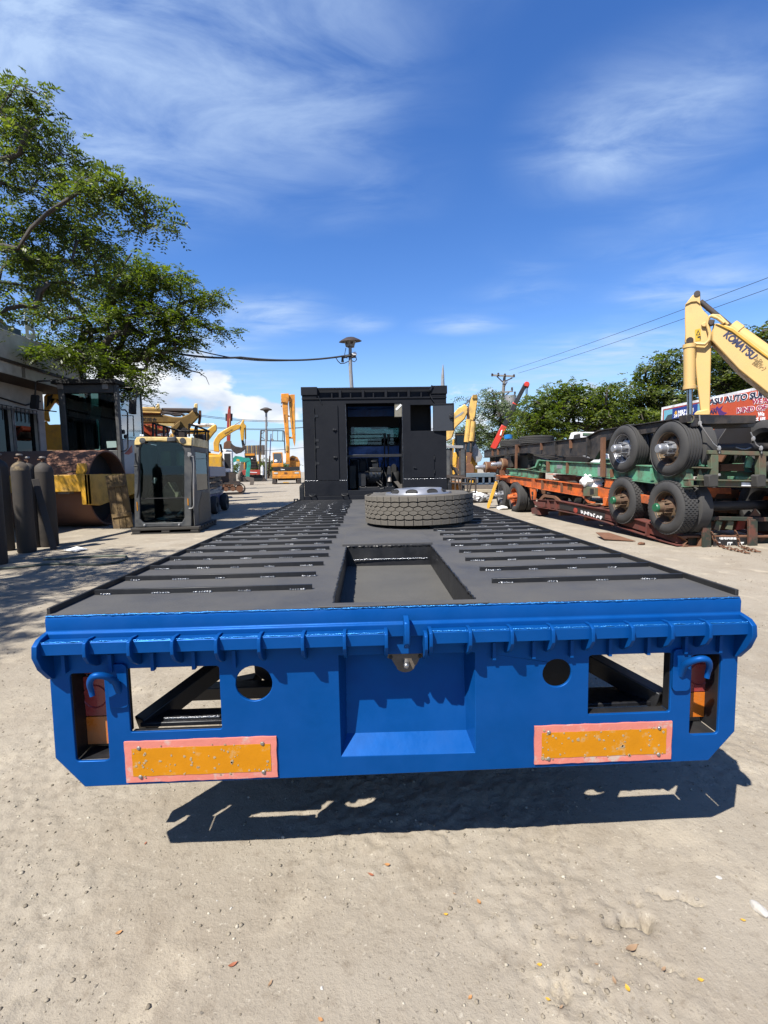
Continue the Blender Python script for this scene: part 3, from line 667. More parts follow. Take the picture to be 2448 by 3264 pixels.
for sx in (-1, 1):
    for yy in (3.4, 4.6):
        for k in (0, 1):
            wsub = sub('road_wheel', truck, (sx*(1.08-.29*k), yy, .50))
            MB().lathe([(.27, -.11), (.42, -.125), (.485, -.10), (.50, -.06), (.50, .06), (.485, .10), (.42, .125), (.27, .11)], axis=(1, 0, 0), n=28, closed=True).obj('tyre', m_rubber, wsub, smooth=50)
            MB().lathe([(.27, -.1), (.27, .1), (.1, .02), (.1, -.02)], axis=(1, 0, 0), n=20, closed=True).obj('rim', m_silver, wsub, smooth=50)
    MB().cyl((-1.0, 3.4, .5), (1.0, 3.4, .5), .06).cyl((-1.0, 4.6, .5), (1.0, 4.6, .5), .06).obj('axle', m_black, truck) if sx == 1 else None
    fw = sub('road_wheel', truck, (sx*1.0, 9.6, .50))
    MB().lathe([(.27, -.11), (.42, -.125), (.485, -.10), (.50, -.06), (.50, .06), (.485, .10), (.42, .125), (.27, .11)], axis=(1, 0, 0), n=28, closed=True).obj('tyre', m_rubber, fw, smooth=50)
# ---- winch bulkhead
B0 = L0; xl, xr = -1.160, 1.245; zb = 1.04; zr = 2.735; zt = 2.915
hole_main = [(-.437, 1.195), (.500, 1.195), (.500, 2.642), (-.437, 2.642)]
hole_box = [(.640, 2.175), (1.020, 2.175), (1.020, 2.605), (.640, 2.605)]
bh = MB().prism([(xl, zb), (xr, zb), (xr, zr), (xl, zr)], (B0, B0+.03), 'y', [hole_main, hole_box]).obj('bulkhead', m_bulk, truck, bevel=.003)
MB().box(xl, xl+.03, B0+.031, B0+.95, zb, zr).obj('side_wall', m_bulk, bh); MB().box(xr-.03, xr, B0+.031, B0+.95, zb, zr).obj('side_wall', m_bulk, bh)
MB().box(-.475, -.440, B0+.031, B0+.9, zb, zr-.05).obj('inner_wall', m_bulk, bh); MB().box(.503, .538, B0+.031, B0+.9, zb, zr-.05).obj('inner_wall', m_bulk, bh)
MB().box(xl, xr, B0+.031, B0+.905, zr-.03, zr-.001).obj('roof', m_bulk, bh)
MB().box(.541, 1.03, B0+.40, B0+.42, 2.1, zr-.05).box(.541, 1.03, B0+.031, B0+.40, 2.1, 2.172).obj('locker', m_void, bh)
# lower bands, seams, sill
MB().box(xl-.004, -.441, B0-.012, B0-.001, zb+.07, 1.366).obj('lower_band', m_bulk, bh, bevel=.003); MB().box(.504, xr+.004, B0-.012, B0-.001, zb+.07, 1.366).obj('lower_band', m_bulk, bh, bevel=.003)
MB().box(xl-.01, xr+.01, B0-.03, B0-.001, zb, zb+.068).obj('bottom_rail', m_bulk, bh, bevel=.004)
MB().box(-.440, .503, B0-.016, B0-.001, zb+.069, 1.193).obj('sill', m_bulk, bh, bevel=.003)
MB().box(-.437, .500, B0-.004, B0+.10, 1.178, 1.193).obj('sill_edge', m_bulk, bh)
MB().box(xl-.005, xr+.005, B0-.014, B0-.001, zr-.022, zr-.001).obj('top_seam', m_bulk, bh, bevel=.002)
wq = MB()
for (p, q) in (((xl, B0-.003, 1.37), (-.45, B0-.003, 1.37)), ((.51, B0-.003, 1.37), (xr, B0-.003, 1.37)), ((-.441, B0-.003, 1.2), (-.441, B0-.003, 2.62)), ((.503, B0-.003, 1.2), (.503, B0-.003, 2.62))):
    pts = [Vector(p).lerp(Vector(q), i/50)+Vector((rr.uniform(-.002, .002), 0, rr.uniform(-.002, .002))) for i in range(51)]; wq.tube(pts, [rr.uniform(.002, .005) for _ in pts], 5)
wq.obj('seam_weld', m_bead, bh)
# top rail with slots
MB().box(xl+.24, xr-.24, B0-.01, B0+.02, zt-.045, zt-.012).obj('top_bar', m_bulk, truck, bevel=.003)
MB().box(xl+.24, xr-.24, B0+.055, B0+.075, zr+.001, zt-.03).obj('rail_back', m_bulk, truck)
for s, x0 in ((0, xl), (1, xr-.245)):
    MB().box(x0-.012, x0+.257, B0-.03, B0+.14, zr+.045, zt).box(x0, x0+.245, B0-.015, B0+.12, zr+.001, zr+.043).obj('corner_block', m_bulk, truck, bevel=.006)
for k in range(6):
    x = xl+.25+k*(xr-xl-.5)/5; MB().box(x-.02, x+.02, B0-.006, B0+.052, zr+.001, zt-.047).obj('rail_post', m_bulk, truck, bevel=.002)
for k in range(5):
    x = xl+.25+(k+.5)*(xr-xl-.5)/5+rr.uniform(-.06, .1); MB().box(x-.01, x+.01, B0+.0, B0+.05, zr+.001, zr+.075).obj('rail_stud', m_bulk, truck)
MB().beam((xl+.27, B0-.03, zr+.03), (xl+.33, B0-.012, zr-.11), .018, .012).obj('hasp', m_black, truck); MB().beam((xr-.28, B0-.03, zr+.10), (xr-.24, B0-.03, zr+.18), .04, .03).obj('hasp', m_black, truck)
MB().beam((xr-.27, B0-.03, zr+.0), (xr-.2, B0-.012, zr-.10), .018, .012).obj('hasp', m_black, truck)
# doors
dl = MB().prism(rrect(-.941, -.575, 1.372, 2.618, .01), (B0-.016, B0-.001), 'y').obj('cabinet_door', m_bulk, truck, bevel=.003, label='tall closed door on the left side of the bulkhead')
for z in (1.66, 1.93, 2.04, 2.44): MB().cyl((-.962, B0-.02, z-.04), (-.962, B0-.02, z+.04), .009, n=8).box(-.96, -.90, B0-.021, B0-.017, z-.02, z+.02).obj('hinge', m_black, dl)
MB().cyl((-.968, B0-.012, 1.40), (-.968, B0-.012, 2.58), .006, n=6).obj('hinge_rod', m_black, dl)
for z in (1.755, 2.212): MB().box(-.665, -.60, B0-.034, B0-.017, z-.012, z+.012).cyl((-.64, B0-.045, z), (-.64, B0-.017, z), .014, n=10).obj('door_latch', m_black, dl, bevel=.002)
hd = MB().prism(rrect(.645, 1.03, 1.392, 1.785, .008), (B0-.014, B0-.001), 'y').obj('hatch_door', m_bulk, truck, bevel=.003, label='small square hatch low on the right')
MB().cyl((.69, B0-.03, 1.565), (.69, B0-.015, 1.565), .012, n=10).box(.675, .725, B0-.034, B0-.028, 1.558, 1.572).obj('door_latch', m_black, hd)
for z in (1.49, 1.72): MB().cyl((1.034, B0-.015, z-.03), (1.034, B0-.015, z+.03), .008, n=8).obj('hinge', m_black, hd)
od = sub('locker_door', truck, (1.024, B0-.006, 2.165), (0, 0, math.radians(-9))); od['label'] = 'open locker door on the upper right'
MB().box(.0, .345, -.014, 0, 0, .452).obj('door_leaf', m_greypaint if False else mat('grey_black_paint', (.034, .037, .044), .42, 0, .15, 4, .1, 30), od, bevel=.003)
MB().box(.0, .345, -.022, -.0145, .43, .452).box(.323, .345, -.022, -.0145, 0, .43).obj('door_rim', m_bulk, od, bevel=.002)
MB().box(.265, .335, -.04, -.015, .20, .26).cyl((.3, -.06, .23), (.3, -.04, .23), .02, n=10).cyl((.29, -.035, .28), (.32, -.035, .20), .012, n=8).obj('door_latch', m_black, od, bevel=.003)
# shackles and bollards by the foot of the bulkhead
for x in (-1.03, -.49, .05):
    MB().tube([(x-.045, B0-.035, zb+.10), (x-.05, B0-.07, zb+.085), (x-.02, B0-.09, zb+.072), (x+.02, B0-.09, zb+.072), (x+.05, B0-.07, zb+.085), (x+.045, B0-.035, zb+.10)], .010, 8).box(x-.06, x+.06, B0-.045, B0-.031, zb+.09, zb+.115).obj('lashing_ring', m_steel if x > 0 else m_black, truck, smooth=60)
MB().box(xl-.09, xl-.015, B0-.02, B0+.06, ZD+.001, ZD+.235).obj('stake_post', m_black, truck, bevel=.006); MB().prism([(xl-.09, ZD+.236), (xl-.015, ZD+.236), (xl-.015, ZD+.31)], (B0-.02, B0+.06), 'y').obj('stake_cap', m_black, truck)
MB().box(xr+.015, xr+.08, B0-.02, B0+.06, ZD+.001, ZD+.235).obj('stake_post', m_black, truck, bevel=.006); MB().prism([(xr+.015, ZD+.236), (xr+.08, ZD+.236), (xr+.015, ZD+.31)], (B0-.02, B0+.06), 'y').obj('stake_cap', m_black, truck)
for s in (-1.275,):
    MB().box(s-.03, s+.03, L0-.32, L0-.22, ZD-.02, ZD-.006).box(s-.03, s+.03, L0-.32, L0-.22, ZD+.034, ZD+.046).box(s-.03, s-.02, L0-.32, L0-.22, ZD-.006, ZD+.034).box(s+.02, s+.03, L0-.32, L0-.22, ZD-.006, ZD+.034).obj('stake_pocket', m_black, truck)
# ---- things inside the bulkhead
def wp(x, y, Y):                             # crop W3 pixel on the plane y = Y of the truck frame
    return TF.l(*W3(x, y), Y)
Y1 = B0+.25
MB().box(-.437, .5, B0+.10, B0+.16, wp(0, 1270, Y1)[1], wp(0, 1212, Y1)[1]).obj('guard_bar', m_black, truck, bevel=.003)
wn = sub('winch', truck)
Yw = B0+.42
c0 = wp(490, 1700, Yw); c1 = wp(795, 1700, Yw); zc = (wp(0, 1560, Yw)[1]+wp(0, 1850, Yw)[1])/2; rd = (wp(0, 1560, Yw)[1]-wp(0, 1850, Yw)[1])/2
prof = [(.05, c0[0]+.01)]
n = 15; xs = np.linspace(c0[0]+.012, c1[0]-.012, n*6)
prof = [(rd*(.80+.10*abs(math.sin(PI*n*(i/(n*6-1))))), x) for i, x in enumerate(xs)]
MB().lathe(prof, (0, Yw, zc), (1, 0, 0), 28).obj('cable_drum', m_cable, wn, smooth=40)
strands = MB(); r = random.Random(4)
for k in range(22):
    xa = r.uniform(c0[0]+.02, c1[0]-.03); t0 = r.uniform(-.2, .3); xb = xa+r.uniform(-.035, .035)
    strands.tube([(xa+(xb-xa)*t, Yw-rd*.91*math.cos(t0+t*1.0-.1), zc+rd*.91*math.sin(.95-(t0+t*1.4))) for t in np.linspace(0, 1, 9)], .0055, 5)
strands.obj('wire_rope', m_bead, wn, smooth=60)
for x in (c0[0], c1[0]): MB().lathe([(.03, -.008), (rd*1.08, -.008), (rd*1.12, 0), (rd*1.08, .008), (.03, .008)], (x, Yw, zc), (1, 0, 0), 28).obj('drum_flange', m_black, wn, bevel=.002)
a0 = wp(290, 1600, Yw); a1 = wp(445, 1870, Yw)
MB().prism(rrect(a0[0], a1[0], a1[1], a0[1], .03), (Yw-.17, Yw+.12), 'y').obj('winch_motor', m_black, wn, bevel=.008)
MB().lathe([(.001, -.03), (.07, -.03), (.075, 0), (.075, .14), (.06, .16)], (a0[0]+.02, Yw-.06, a0[1]-.04), (1, 0, 0), 18).obj('motor_housing', m_black, wn, smooth=50)
g0 = wp(880, 1580, Yw); g1 = wp(1010, 1900, Yw)
MB().prism([(g0[0]+.0, g1[1]), (g1[0]+.02, g1[1]), (g1[0]-.02, (g0[1]+g1[1])/2), (g0[0]+.08, g0[1]+.1), (g0[0]+.03, g0[1]+.1), (g0[0]-.01, (g0[1]+g1[1])/2)], (Yw-.08, Yw+.05), 'y').obj('winch_bracket', m_black, wn, bevel=.005)
MB().cyl((g0[0]+.055, Yw-.1, g0[1]-.07), (g0[0]+.05, Yw-.13, g0[1]-.17), .028, .04, 12).obj('clutch_housing', m_steel, wn)
b0 = wp(290, 1890, Yw); b1 = wp(1045, 1945, Yw)
MB().box(b0[0], b1[0], Yw-.2, Yw-.12, b1[1], b0[1]).box(b0[0], b1[0], Yw+.1, Yw+.2, b1[1], b0[1]).obj('winch_base', m_black, wn, bevel=.004)
for fx in (.05, .2, .55, .8, .95): MB().cyl((b0[0]+(b1[0]-b0[0])*fx, Yw-.2, b0[1]+.001), (b0[0]+(b1[0]-b0[0])*fx, Yw-.2, b0[1]+.014), .01, n=6).obj('bolt', m_steel, wn)
t0 = wp(520, 1480, Yw+.1); t1 = wp(770, 1560, Yw+.1)
MB().box(t0[0], t1[0], Yw-.02, Yw+.15, t1[1], t0[1]).box(t0[0]+.05, t1[0]-.05, Yw+.02, Yw+.15, t0[1], t0[1]+.08).box(t0[0]+.03, t1[0]-.08, Yw, Yw+.12, t0[1]+.1, t0[1]+.12).obj('control_valve', m_black, wn, bevel=.006)
v0 = wp(580, 1390, Yw+.15); v1 = wp(700, 1290, Yw+.15); MB().box(v0[0], v1[0], Yw+.1, Yw+.25, v0[1], v1[1]).obj('oil_tank', m_black, wn, bevel=.006)
tk = wp(310, 1340, Yw+.25); tk2 = wp(450, 1570, Yw+.25); MB().prism(rrect(tk[0], tk2[0], tk2[1], tk[1], .04), (Yw+.16, Yw+.34), 'y').obj('filter_box', m_void, wn, bevel=.006)
MB().tube([(c0[0]+.15, Yw-.11, zc-rd*.6), (c0[0]+.2, Yw-.25, zc-rd*.95), (c0[0]+.24, Yw-.27, zc-rd*1.1)], .009, 6).tube([(c1[0]-.05, Yw-.2, zc-.05), (c1[0]-.01, Yw-.3, zc-.1), (c1[0]+.03, Yw-.26, zc-.17), (c1[0]-.05, Yw-.26, zc-.19)], .008, 6).obj('hydraulic_hose', m_greyconduit, wn)
bt = wp(985, 1400, Yw+.2); bt2 = wp(1090, 1700, Yw+.2); MB().prism(rrect(bt[0], bt2[0], bt2[1], bt[1], .05), (Yw+.1, Yw+.3), 'y').obj('air_tank', m_void, wn, bevel=.01)
rg = MB(); q = wp(1160, 1800, Yw-.1); rg.prism([(q[0]-.1, q[1]+.02), (q[0]-.03, q[1]+.03), (q[0]+.02, q[1]-.03), (q[0]+.06, q[1]-.02), (q[0]+.08, q[1]-.10), (q[0]+.0, q[1]-.11), (q[0]-.05, q[1]-.04)], (Yw-.16, Yw-.04), 'y').obj('rag', mat('grimy_rag', (.16, .14, .12), .9, 0, .3, 30), truck)
# levers and cross tubes
Y2 = B0+.75
for (xa, ya, xb, yb, rad) in ((835, 1190, 845, 780, .013), (915, 1190, 930, 800, .013)):
    p = wp(xa, ya, Y2); q = wp(xb, yb, Y2); MB().cyl((p[0], Y2, p[1]-.25), (q[0], Y2, q[1]), rad, n=8).cyl((q[0], Y2, q[1]-.10), (q[0], Y2, q[1]+.03), rad*2, n=8).obj('control_lever', m_black, truck)
p = wp(40, 775, Y2); q = wp(1240, 830, Y2)
MB().cyl((p[0], Y2, p[1]), (wp(830, 790, Y2)[0], Y2, p[1]), .009, n=8).obj('cross_tube', m_black, truck)
p = wp(40, 862, Y2); MB().cyl((p[0], Y2, p[1]), (q[0], Y2, p[1]+.01), .009, n=8).obj('cross_tube', m_black, truck)
p = wp(960, 960, Y2); q = wp(1240, 965, Y2); MB().cyl((p[0], Y2, p[1]), (q[0], Y2, q[1]), .006, n=6).obj('cross_tube', m_black, truck)
MB().tube([(wp(x, y, Y2-.2)[0], Y2-.2, wp(x, y, Y2-.2)[1]) for x, y in ((1145, 400), (1160, 500), (1235, 600), (1220, 880), (1120, 990), (1180, 1050), (1240, 1060))], .004, 5).obj('loose_wire', m_greyconduit, truck)
# meter box hanging in the opening
p = wp(1062, 395, B0+.02); q = wp(1212, 105, B0+.02)
mbx = MB().box(p[0], q[0], B0+.015, B0+.14, p[1], q[1]).obj('meter_box', mat('yellowed_plastic', (.30, .28, .22), .5, 0, .15, 9, .05, 40, dirt=(.2, .18, .13), da=.3, ds=9), truck, bevel=.004)
q1 = wp(1090, 240, B0); q2 = wp(1200, 130, B0)
MB().beam((q1[0], B0+.012, q1[1]), (q2[0], B0+.012, q2[1]), .004, .035, (-.7, 0, .7)).obj('paper_label', m_paper, mbx)
# ---- blue cab in front of the bulkhead
YC = B0+1.25
def cp(x, y, Y=YC): return TF.l(*W3(x, y), Y)
cx0, cx1 = -1.20, 1.16; zc0 = .78; ztop = 2.88; zw0 = cp(600, 1010)[1]; zw1 = cp(600, 610)[1]
m_cabblue = mat('blue_cab_paint', (.008, .13, .55), .35, .1, .08, 5, .03, 30, dirt=(.01, .05, .16), da=.1, ds=4)
win = [cp(100, 985), cp(1175, 985), cp(1175, 610), cp(100, 610)]
rearw = MB().prism([(cx0, zc0), (cx1, zc0), (cx1, ztop), (cx0, ztop)], (YC, YC+.04), 'y', [win]).obj('cab_back', m_cabblue, truck)
zk = cp(600, 1022)[1]
MB().prism([(cx0+.005, zk), (cx1-.005, zk), (cx1-.005, cp(0, 395)[1]), (cx0+.005, cp(0, 395)[1])], (YC-.012, YC-.001), 'y', [win]).obj('window_surround', m_void, rearw)
MB().prism([(win[0][0]-.01, win[0][1]-.01), (win[1][0]+.01, win[1][1]-.01), (win[2][0]+.01, win[2][1]+.01), (win[3][0]-.01, win[3][1]+.01)], (YC+.010, YC+.014), 'y').obj('rear_pane', m_tintglass, rearw)
YF = YC+1.75
scr = [cp(105, 985, YF), cp(470, 985, YF), cp(490, 880, YF), cp(1130, 840, YF), cp(1160, 628, YF), cp(190, 622, YF), cp(200, 700, YF), cp(105, 770, YF)]
MB().prism([(cx0, zc0), (cx1, zc0), (cx1, ztop-.05), (cx0, ztop-.05)], (YF, YF+.05), 'y', [scr]).obj('cab_front', m_void, truck)
MB().prism([(s[0], s[1]) for s in scr], (YF+.055, YF+.059), 'y').obj('windscreen', m_glass, truck)
p = cp(555, 660, YF-.1); q = cp(755, 628, YF-.1); MB().box(p[0], q[0], YF-.12, YF-.1, p[1], q[1]).obj('cab_mirror', m_void, truck); p = cp(575, 650, YF-.15); q = cp(695, 602, YF-.15); MB().beam((p[0], YF-.13, p[1]), (q[0], YF-.13, q[1]), .004, .02).obj('mirror_sticker', m_paper, truck)
MB().box(cx0, cx0+.05, YC+.041, YF-.001, zc0, ztop-.05).obj('cab_side', m_cabblue, truck, bevel=.01); MB().box(cx1-.05, cx1, YC+.041, YF-.001, zc0, ztop-.05).obj('cab_side', m_cabblue, truck, bevel=.01)
MB().box(cx0+.06, cx1-.06, YC+.05, YF, ztop-.06, ztop).obj('cab_roof', m_cabblue, truck, bevel=.03); MB().box(cx0+.06, cx1-.06, YC+.05, YF-.01, zc0, zc0+.05).obj('cab_floor', m_void, truck)
r0 = cp(40, 205, YC-.3); r1 = cp(1200, 130, YC-.3); MB().prism([(YC-.34, r0[1]), (YC-.36, r1[1]), (YC+.03, r1[1]+.05), (YC+.03, r0[1])], (cx0+.05, cx1-.05), 'x').obj('roof_fairing', m_cabblue, truck, bevel=.008)
for k, x in enumerate((105, 305, 515, 725, 1000, 1170)):
    a = cp(x-68, 1200); b = cp(x+68, 1080); MB().prism(rrect(a[0], b[0], a[1]-.30, b[1], .05), (YC-.014, YC-.001), 'y').obj('pressed_panel', m_cabblue, rearw, bevel=.006)
MB().box(cx0-.22, cx0-.06, YF-.05, YF+.0, 2.45, 2.8).beam((cx0, YF-.02, 2.72), (cx0-.12, YF-.02, 2.72), .02, .02).obj('wing_mirror', m_cabblue, truck, bevel=.02)
for yy in (.9, 1.5): MB().box(cx0-.06, cx0-.005, YC+.1, YC+1.4, yy, yy+.03).obj('trim_strip', m_black, truck)
zq = cp(0, 1480, YC-.05)[1]; MB().box(-.43, .5, YC-.07, YC-.05, .95, zq).box(-.43, cp(690, 0, YC-.05)[0], YC-.07, YC-.05, zq+.002, cp(0, 1280, YC-.05)[1]).obj('dark_backing_plate', m_void, truck)  # black plates added to darken the lower part of the opening
rr = random.Random(77)
for k in range(7):
    xa = -.40+.13*k+rr.uniform(-.03, .03); ya = B0+rr.uniform(.55, 1.0)
    MB().tube([(xa, ya, 1.1), (xa+rr.uniform(-.06, .06), ya, 1.35), (xa+rr.uniform(-.15, .15), ya+.05, 1.6+rr.uniform(-.1, .15)), (xa+rr.uniform(-.2, .2), ya+.1, 1.75)], rr.uniform(.009, .016), 6).obj('hydraulic_hose', (m_greyconduit, m_cable)[k % 2], truck, smooth=60)
MB().box(-.43, -.30, B0+.5, B0+.62, 1.2, 1.62).obj('relay_cabinet', m_black, truck, bevel=.01); MB().lathe([(.001, 0), (.08, 0), (.085, .02), (.085, .28), (.06, .32), (.001, .33)], (.40, B0+.6, 1.2), n=16).obj('oil_filter', m_void, truck)
MB().box(-.5, .6, B0+.95, YC-.08, .74, .92).obj('engine_cover', m_void, truck)

# ------------------------------------------------------------------ spare wheel lying on the deck
SWX, SWY = TF.loc[0]+.352, TF.loc[1]+2.60
sw = thing('wheel', 'dusty spare wheel with silver rim lying flat on the truck deck', 'wheel', loc=(SWX, SWY, ZD+.022), rz=.3)
sw.rotation_euler = (math.radians(-.4), math.radians(-1.0), .35)
R_, Hh = .487, .262
prof = [(.285, .05), (.33, .018), (.42, .012), (.455, .022), (.468, .042), (.469, .13), (.469, .22), (.468, Hh-.042), (.455, Hh-.022), (.42, Hh-.004), (.33, Hh-.012), (.285, Hh-.05)]
MB().lathe(prof, n=96, closed=True).obj('tyre_carcass', m_groove if False else mat('worn_sidewall', (.07, .064, .056), .85, 0, .2, 9, .1, 80, dirt=(.13, .118, .098), da=.5, ds=5, sharp=.3), sw, smooth=40)
def block(poly, r0, r1, nm):
    """poly: (angle, z) outline of a tread block on the drum"""
    mb = MB(); n = len(poly); ca = sum(p[0] for p in poly)/n; cz = sum(p[1] for p in poly)/n
    for (rr_, sh) in ((r0, 1.0), (r1-.003, 1.0), (r1, .93)):
        for (a, z) in poly:
            aa = ca+(a-ca)*sh; zz = cz+(z-cz)*sh; mb.v.append((rr_*math.sin(aa), -rr_*math.cos(aa), zz))
    for k in (0, 1):
        for i in range(n): j = (i+1) % n; mb.f.append((k*n+i, k*n+j, (k+1)*n+j, (k+1)*n+i))
    mb.f.append(tuple(2*n+i for i in range(n))); m = mb.mesh(nm, smooth=25); m.materials.append(m_dustyrub); return m
nb = 40; st = 2*PI/nb; zm = Hh/2; jt = .0021/R_; ha, hp = .0105, .0125; sp = 2*ha+hp
def hexa(c, up, dn, gu, gd):
    """outline (angle, z) of a pointed tread block: up / dn = flat part above / below its centre, gu / gd = groove held back"""
    w_ = st*.5-jt
    return [(-w_, c-dn+gd), (0, c-dn-hp+gd), (w_, c-dn+gd), (w_, c+up-gu), (0, c+up+hp-gu), (-w_, c+up-gu)]
midr = block(hexa(zm+sp/2, ha, ha, .0042, .0012), .474, R_, 'block')
zo = zm+sp*1.5; w_ = st*.5-jt
outr = block([(-w_, zo-ha+.003), (0, zo-ha-hp+.003), (w_, zo-ha+.003), (w_, zo+.012), (st*.28, zo+.0175), (0, zo+.019), (-st*.28, zo+.0175), (-w_, zo+.012)], .474, R_, 'block')
zs_ = zo+.0285; shr = block([(-w_, zs_-.004), (-st*.28, zs_-.0005), (0, zs_+.001), (st*.28, zs_-.0005), (w_, zs_-.004), (w_, Hh-.012), (-w_, Hh-.012)], .470, R_-.001, 'block')
def mirz(me):
    m = me.copy(); m.transform(Matrix(((1, 0, 0, 0), (0, 1, 0, 0), (0, 0, -1, 2*zm), (0, 0, 0, 1)))); m.flip_normals(); return m
mid2, out2, sh2 = mirz(midr), mirz(outr), mirz(shr)
for k in range(nb):
    for me, off in ((midr, 0), (mid2, .5), (outr, .5), (out2, 0), (shr, .5), (sh2, 0)): inst(me, 'tread_block', None, sw, (0, 0, 0), (0, 0, (k+off)*st))
MB().lathe([(.4695, .035), (.4715, .04), (.4715, Hh-.04), (.4695, Hh-.035)], n=96, closed=True).obj('tread_base', m_groove, sw, smooth=60)
# silver dish wheel, proud of the tyre
rim = MB().lathe([(.30, Hh-.075), (.300, Hh-.015), (.292, Hh+.002), (.278, Hh-.02), (.268, Hh-.045), (.262, Hh-.03), (.246, Hh-.004), (.216, Hh+.030), (.206, Hh+.034), (.16, Hh+.037), (.15, Hh+.034), (.14, Hh-.01)], n=64).obj('rim', m_silver, sw, smooth=40)
hole = MB().lathe([(.001, .004), (.036, .004), (.040, .009), (.044, .004), (.036, -.004)], n=18).mesh('h', 40)
for k in range(8):
    a = 2*PI*(k+.55)/8-.35; cr = .232
    tilt = Matrix.Rotation(a, 4, 'Z') @ Matrix.Translation((0, -cr, Hh+.010)) @ Matrix.Rotation(math.radians(48), 4, 'X') @ Matrix.Scale(1.25, 4, (1, 0, 0)) @ Matrix.Scale(.62, 4, (0, 1, 0))
    hh = inst(hole, 'hand_hole', m_void, rim); hh.matrix_local = tilt
# ------------------------------------------------------------------ surroundings: shared materials and helpers
X2 = crop(420, 1200, 300/1659); X3 = crop(400, 1350, 280/1659); X4 = crop(1400, 1380, 360/1659); X5 = crop(0, 960, 300/1659); X6 = crop(1850, 1500, 598/1659); X7 = crop(1540, 1400, 420/1659)
m_yel = mat('machine_yellow', (.95, .50, .035), .45, 0, .1, 3, .05, 30, dirt=(.55, .33, .08), da=.12, ds=3)
m_pale = mat('sun_faded_yellow', (1.0, .60, .13), .5, 0, .08, 3, .05, 30, dirt=(.55, .36, .12), da=.25, ds=2.5)
m_ora = mat('crane_orange', (1.0, .38, .02), .42, 0, .08, 3, .04, 30, dirt=(.42, .18, .04), da=.15, ds=2)
m_red = mat('machine_red', (.55, .045, .02), .42, 0, .1, 3, .04, 30, dirt=(.3, .06, .04), da=.2)
m_teal = mat('teal_paint', (.012, .46, .34), .42, 0, .1, 4, .04, 30, dirt=(.04, .18, .13), da=.2)
m_dkmetal = mat('dark_steel', (.035, .034, .033), .55, .2, .2, 5, .1, 40, dirt=(.09, .06, .045), da=.3, ds=4)
m_rust = mat('rusty_steel', (.13, .055, .028), .8, 0, .3, 6, .25, 40, dirt=(.22, .10, .05), da=.45, ds=5, sharp=.2)
m_drum = mat('rusted_drum', (.24, .10, .055), .7, .1, .15, 2.5, .1, 30, dirt=(.30, .15, .095), da=.5, ds=1.5, sharp=.25)
m_white = mat('white_paint', (.80, .81, .82), .45, 0, .05, 3, .03, 20, dirt=(.42, .39, .35), da=.15, ds=2)
m_wall = mat('off_white_plaster', (.78, .78, .76), .85, 0, .08, 1.5, .08, 30, dirt=(.42, .41, .38), da=.3, ds=.7, sharp=.25)
m_conc = mat('weathered_concrete', (.34, .32, .29), .9, 0, .15, 3, .15, 30, dirt=(.22, .20, .18), da=.35, ds=1.2)
m_wood = mat('grimy_wood', (.15, .10, .06), .85, 0, .35, 6, .3, 30, dirt=(.24, .16, .07), da=.42, ds=3.5, sharp=.1)
m_chrome = mat('bright_rod', (.6, .6, .62), .15, .95, .05, 5)
m_galv = mat('galvanised_steel', (.42, .43, .44), .5, .5, .1, 6, .05, 40, dirt=(.3, .27, .24), da=.2)
m_bluep = mat('lift_blue', (.035, .06, .28), .45, 0, .1, 4, .04, 30, dirt=(.1, .1, .16), da=.2)
m_lilac = mat('lavender_grey_paint', (.26, .25, .33), .5, 0, .08, 4, .03, 30)
m_cabgrey = mat('cab_charcoal', (.055, .06, .066), .45, .1, .12, 4, .05, 30, dirt=(.11, .11, .105), da=.25, ds=3)
m_cream = mat('cream_yellow_paint', (1.0, .74, .30), .45, 0, .06, 4, .03, 30, dirt=(.45, .34, .16), da=.15)
m_bluetext = mat('navy_lettering', (.02, .025, .12), .5, 0, .05)
m_brown = mat('brown_lettering', (.16, .08, .02), .6, 0, .05)
m_whitetext = mat('white_lettering', (.92, .92, .92), .5, 0, .03)
def ex(nm, m, th, fr, V, pts, y0, y1, bevel=.01, yp=None, **k):
    """a plate traced in the plane y = yp (default y0) of the frame and given its real thickness"""
    return MB().prism(fr.P(V, pts, y0 if yp is None else yp), (y0, y1), 'y').obj(nm, m, th, bevel=bevel, **k)
def p3(fr, V, x, y, Y): a = fr.l(*V(x, y), Y); return (a[0], Y, a[1])
def rod(nm, m, th, fr, V, a, b, r, Y=0, n=10):
    return MB().cyl(p3(fr, V, *a, Y), p3(fr, V, *b, Y), r, n=n).obj(nm, m, th)
def line(V, fr, pts, Y=0): return [p3(fr, V, x, y, Y) for x, y in pts]

# ------------------------------------------------------------------ road roller behind the gas cylinders
F = Fr(ground(*W5(800, 1000)), 0.0)
th = thing('road_roller', 'road roller with rust brown drum, yellow frame and dark glass cab', 'roller', F)
ztop_ = F.l(*W5(640, 128), 1.1)[1]; r = ztop_/2
xr_ = F.l(*W5(1175, 150), r)[0]; xl_ = xr_-3.3
MB().lathe([(r-.06, 0), (r-.01, 0), (r, .02), (r, 3.28), (r-.01, 3.3), (r-.06, 3.3)], (xl_, r, r+.005), (1, 0, 0), 72, closed=True).obj('drum', m_drum, th, smooth=30)
MB().lathe([(.001, 0), (r-.065, 0), (r-.065, .05), (.001, .05)], (xr_-.45, r, r), (1, 0, 0), 40).cyl((xr_-.4, r, r), (xr_+.10, r, r), .35, n=20).obj('drum_disc', m_void, th)
a = F.l(*W5(560, 395), -.12); b = F.l(*W5(945, 575), -.12)
MB().box(xl_-.1, b[0], -.30, -.12, b[1], a[1]).obj('front_beam', m_yel, th, bevel=.015)
MB().box(a[0]+.2, b[0]-.4, -.20, .02, b[1]-.06, b[1]-.002).obj('scraper', m_conc, th)
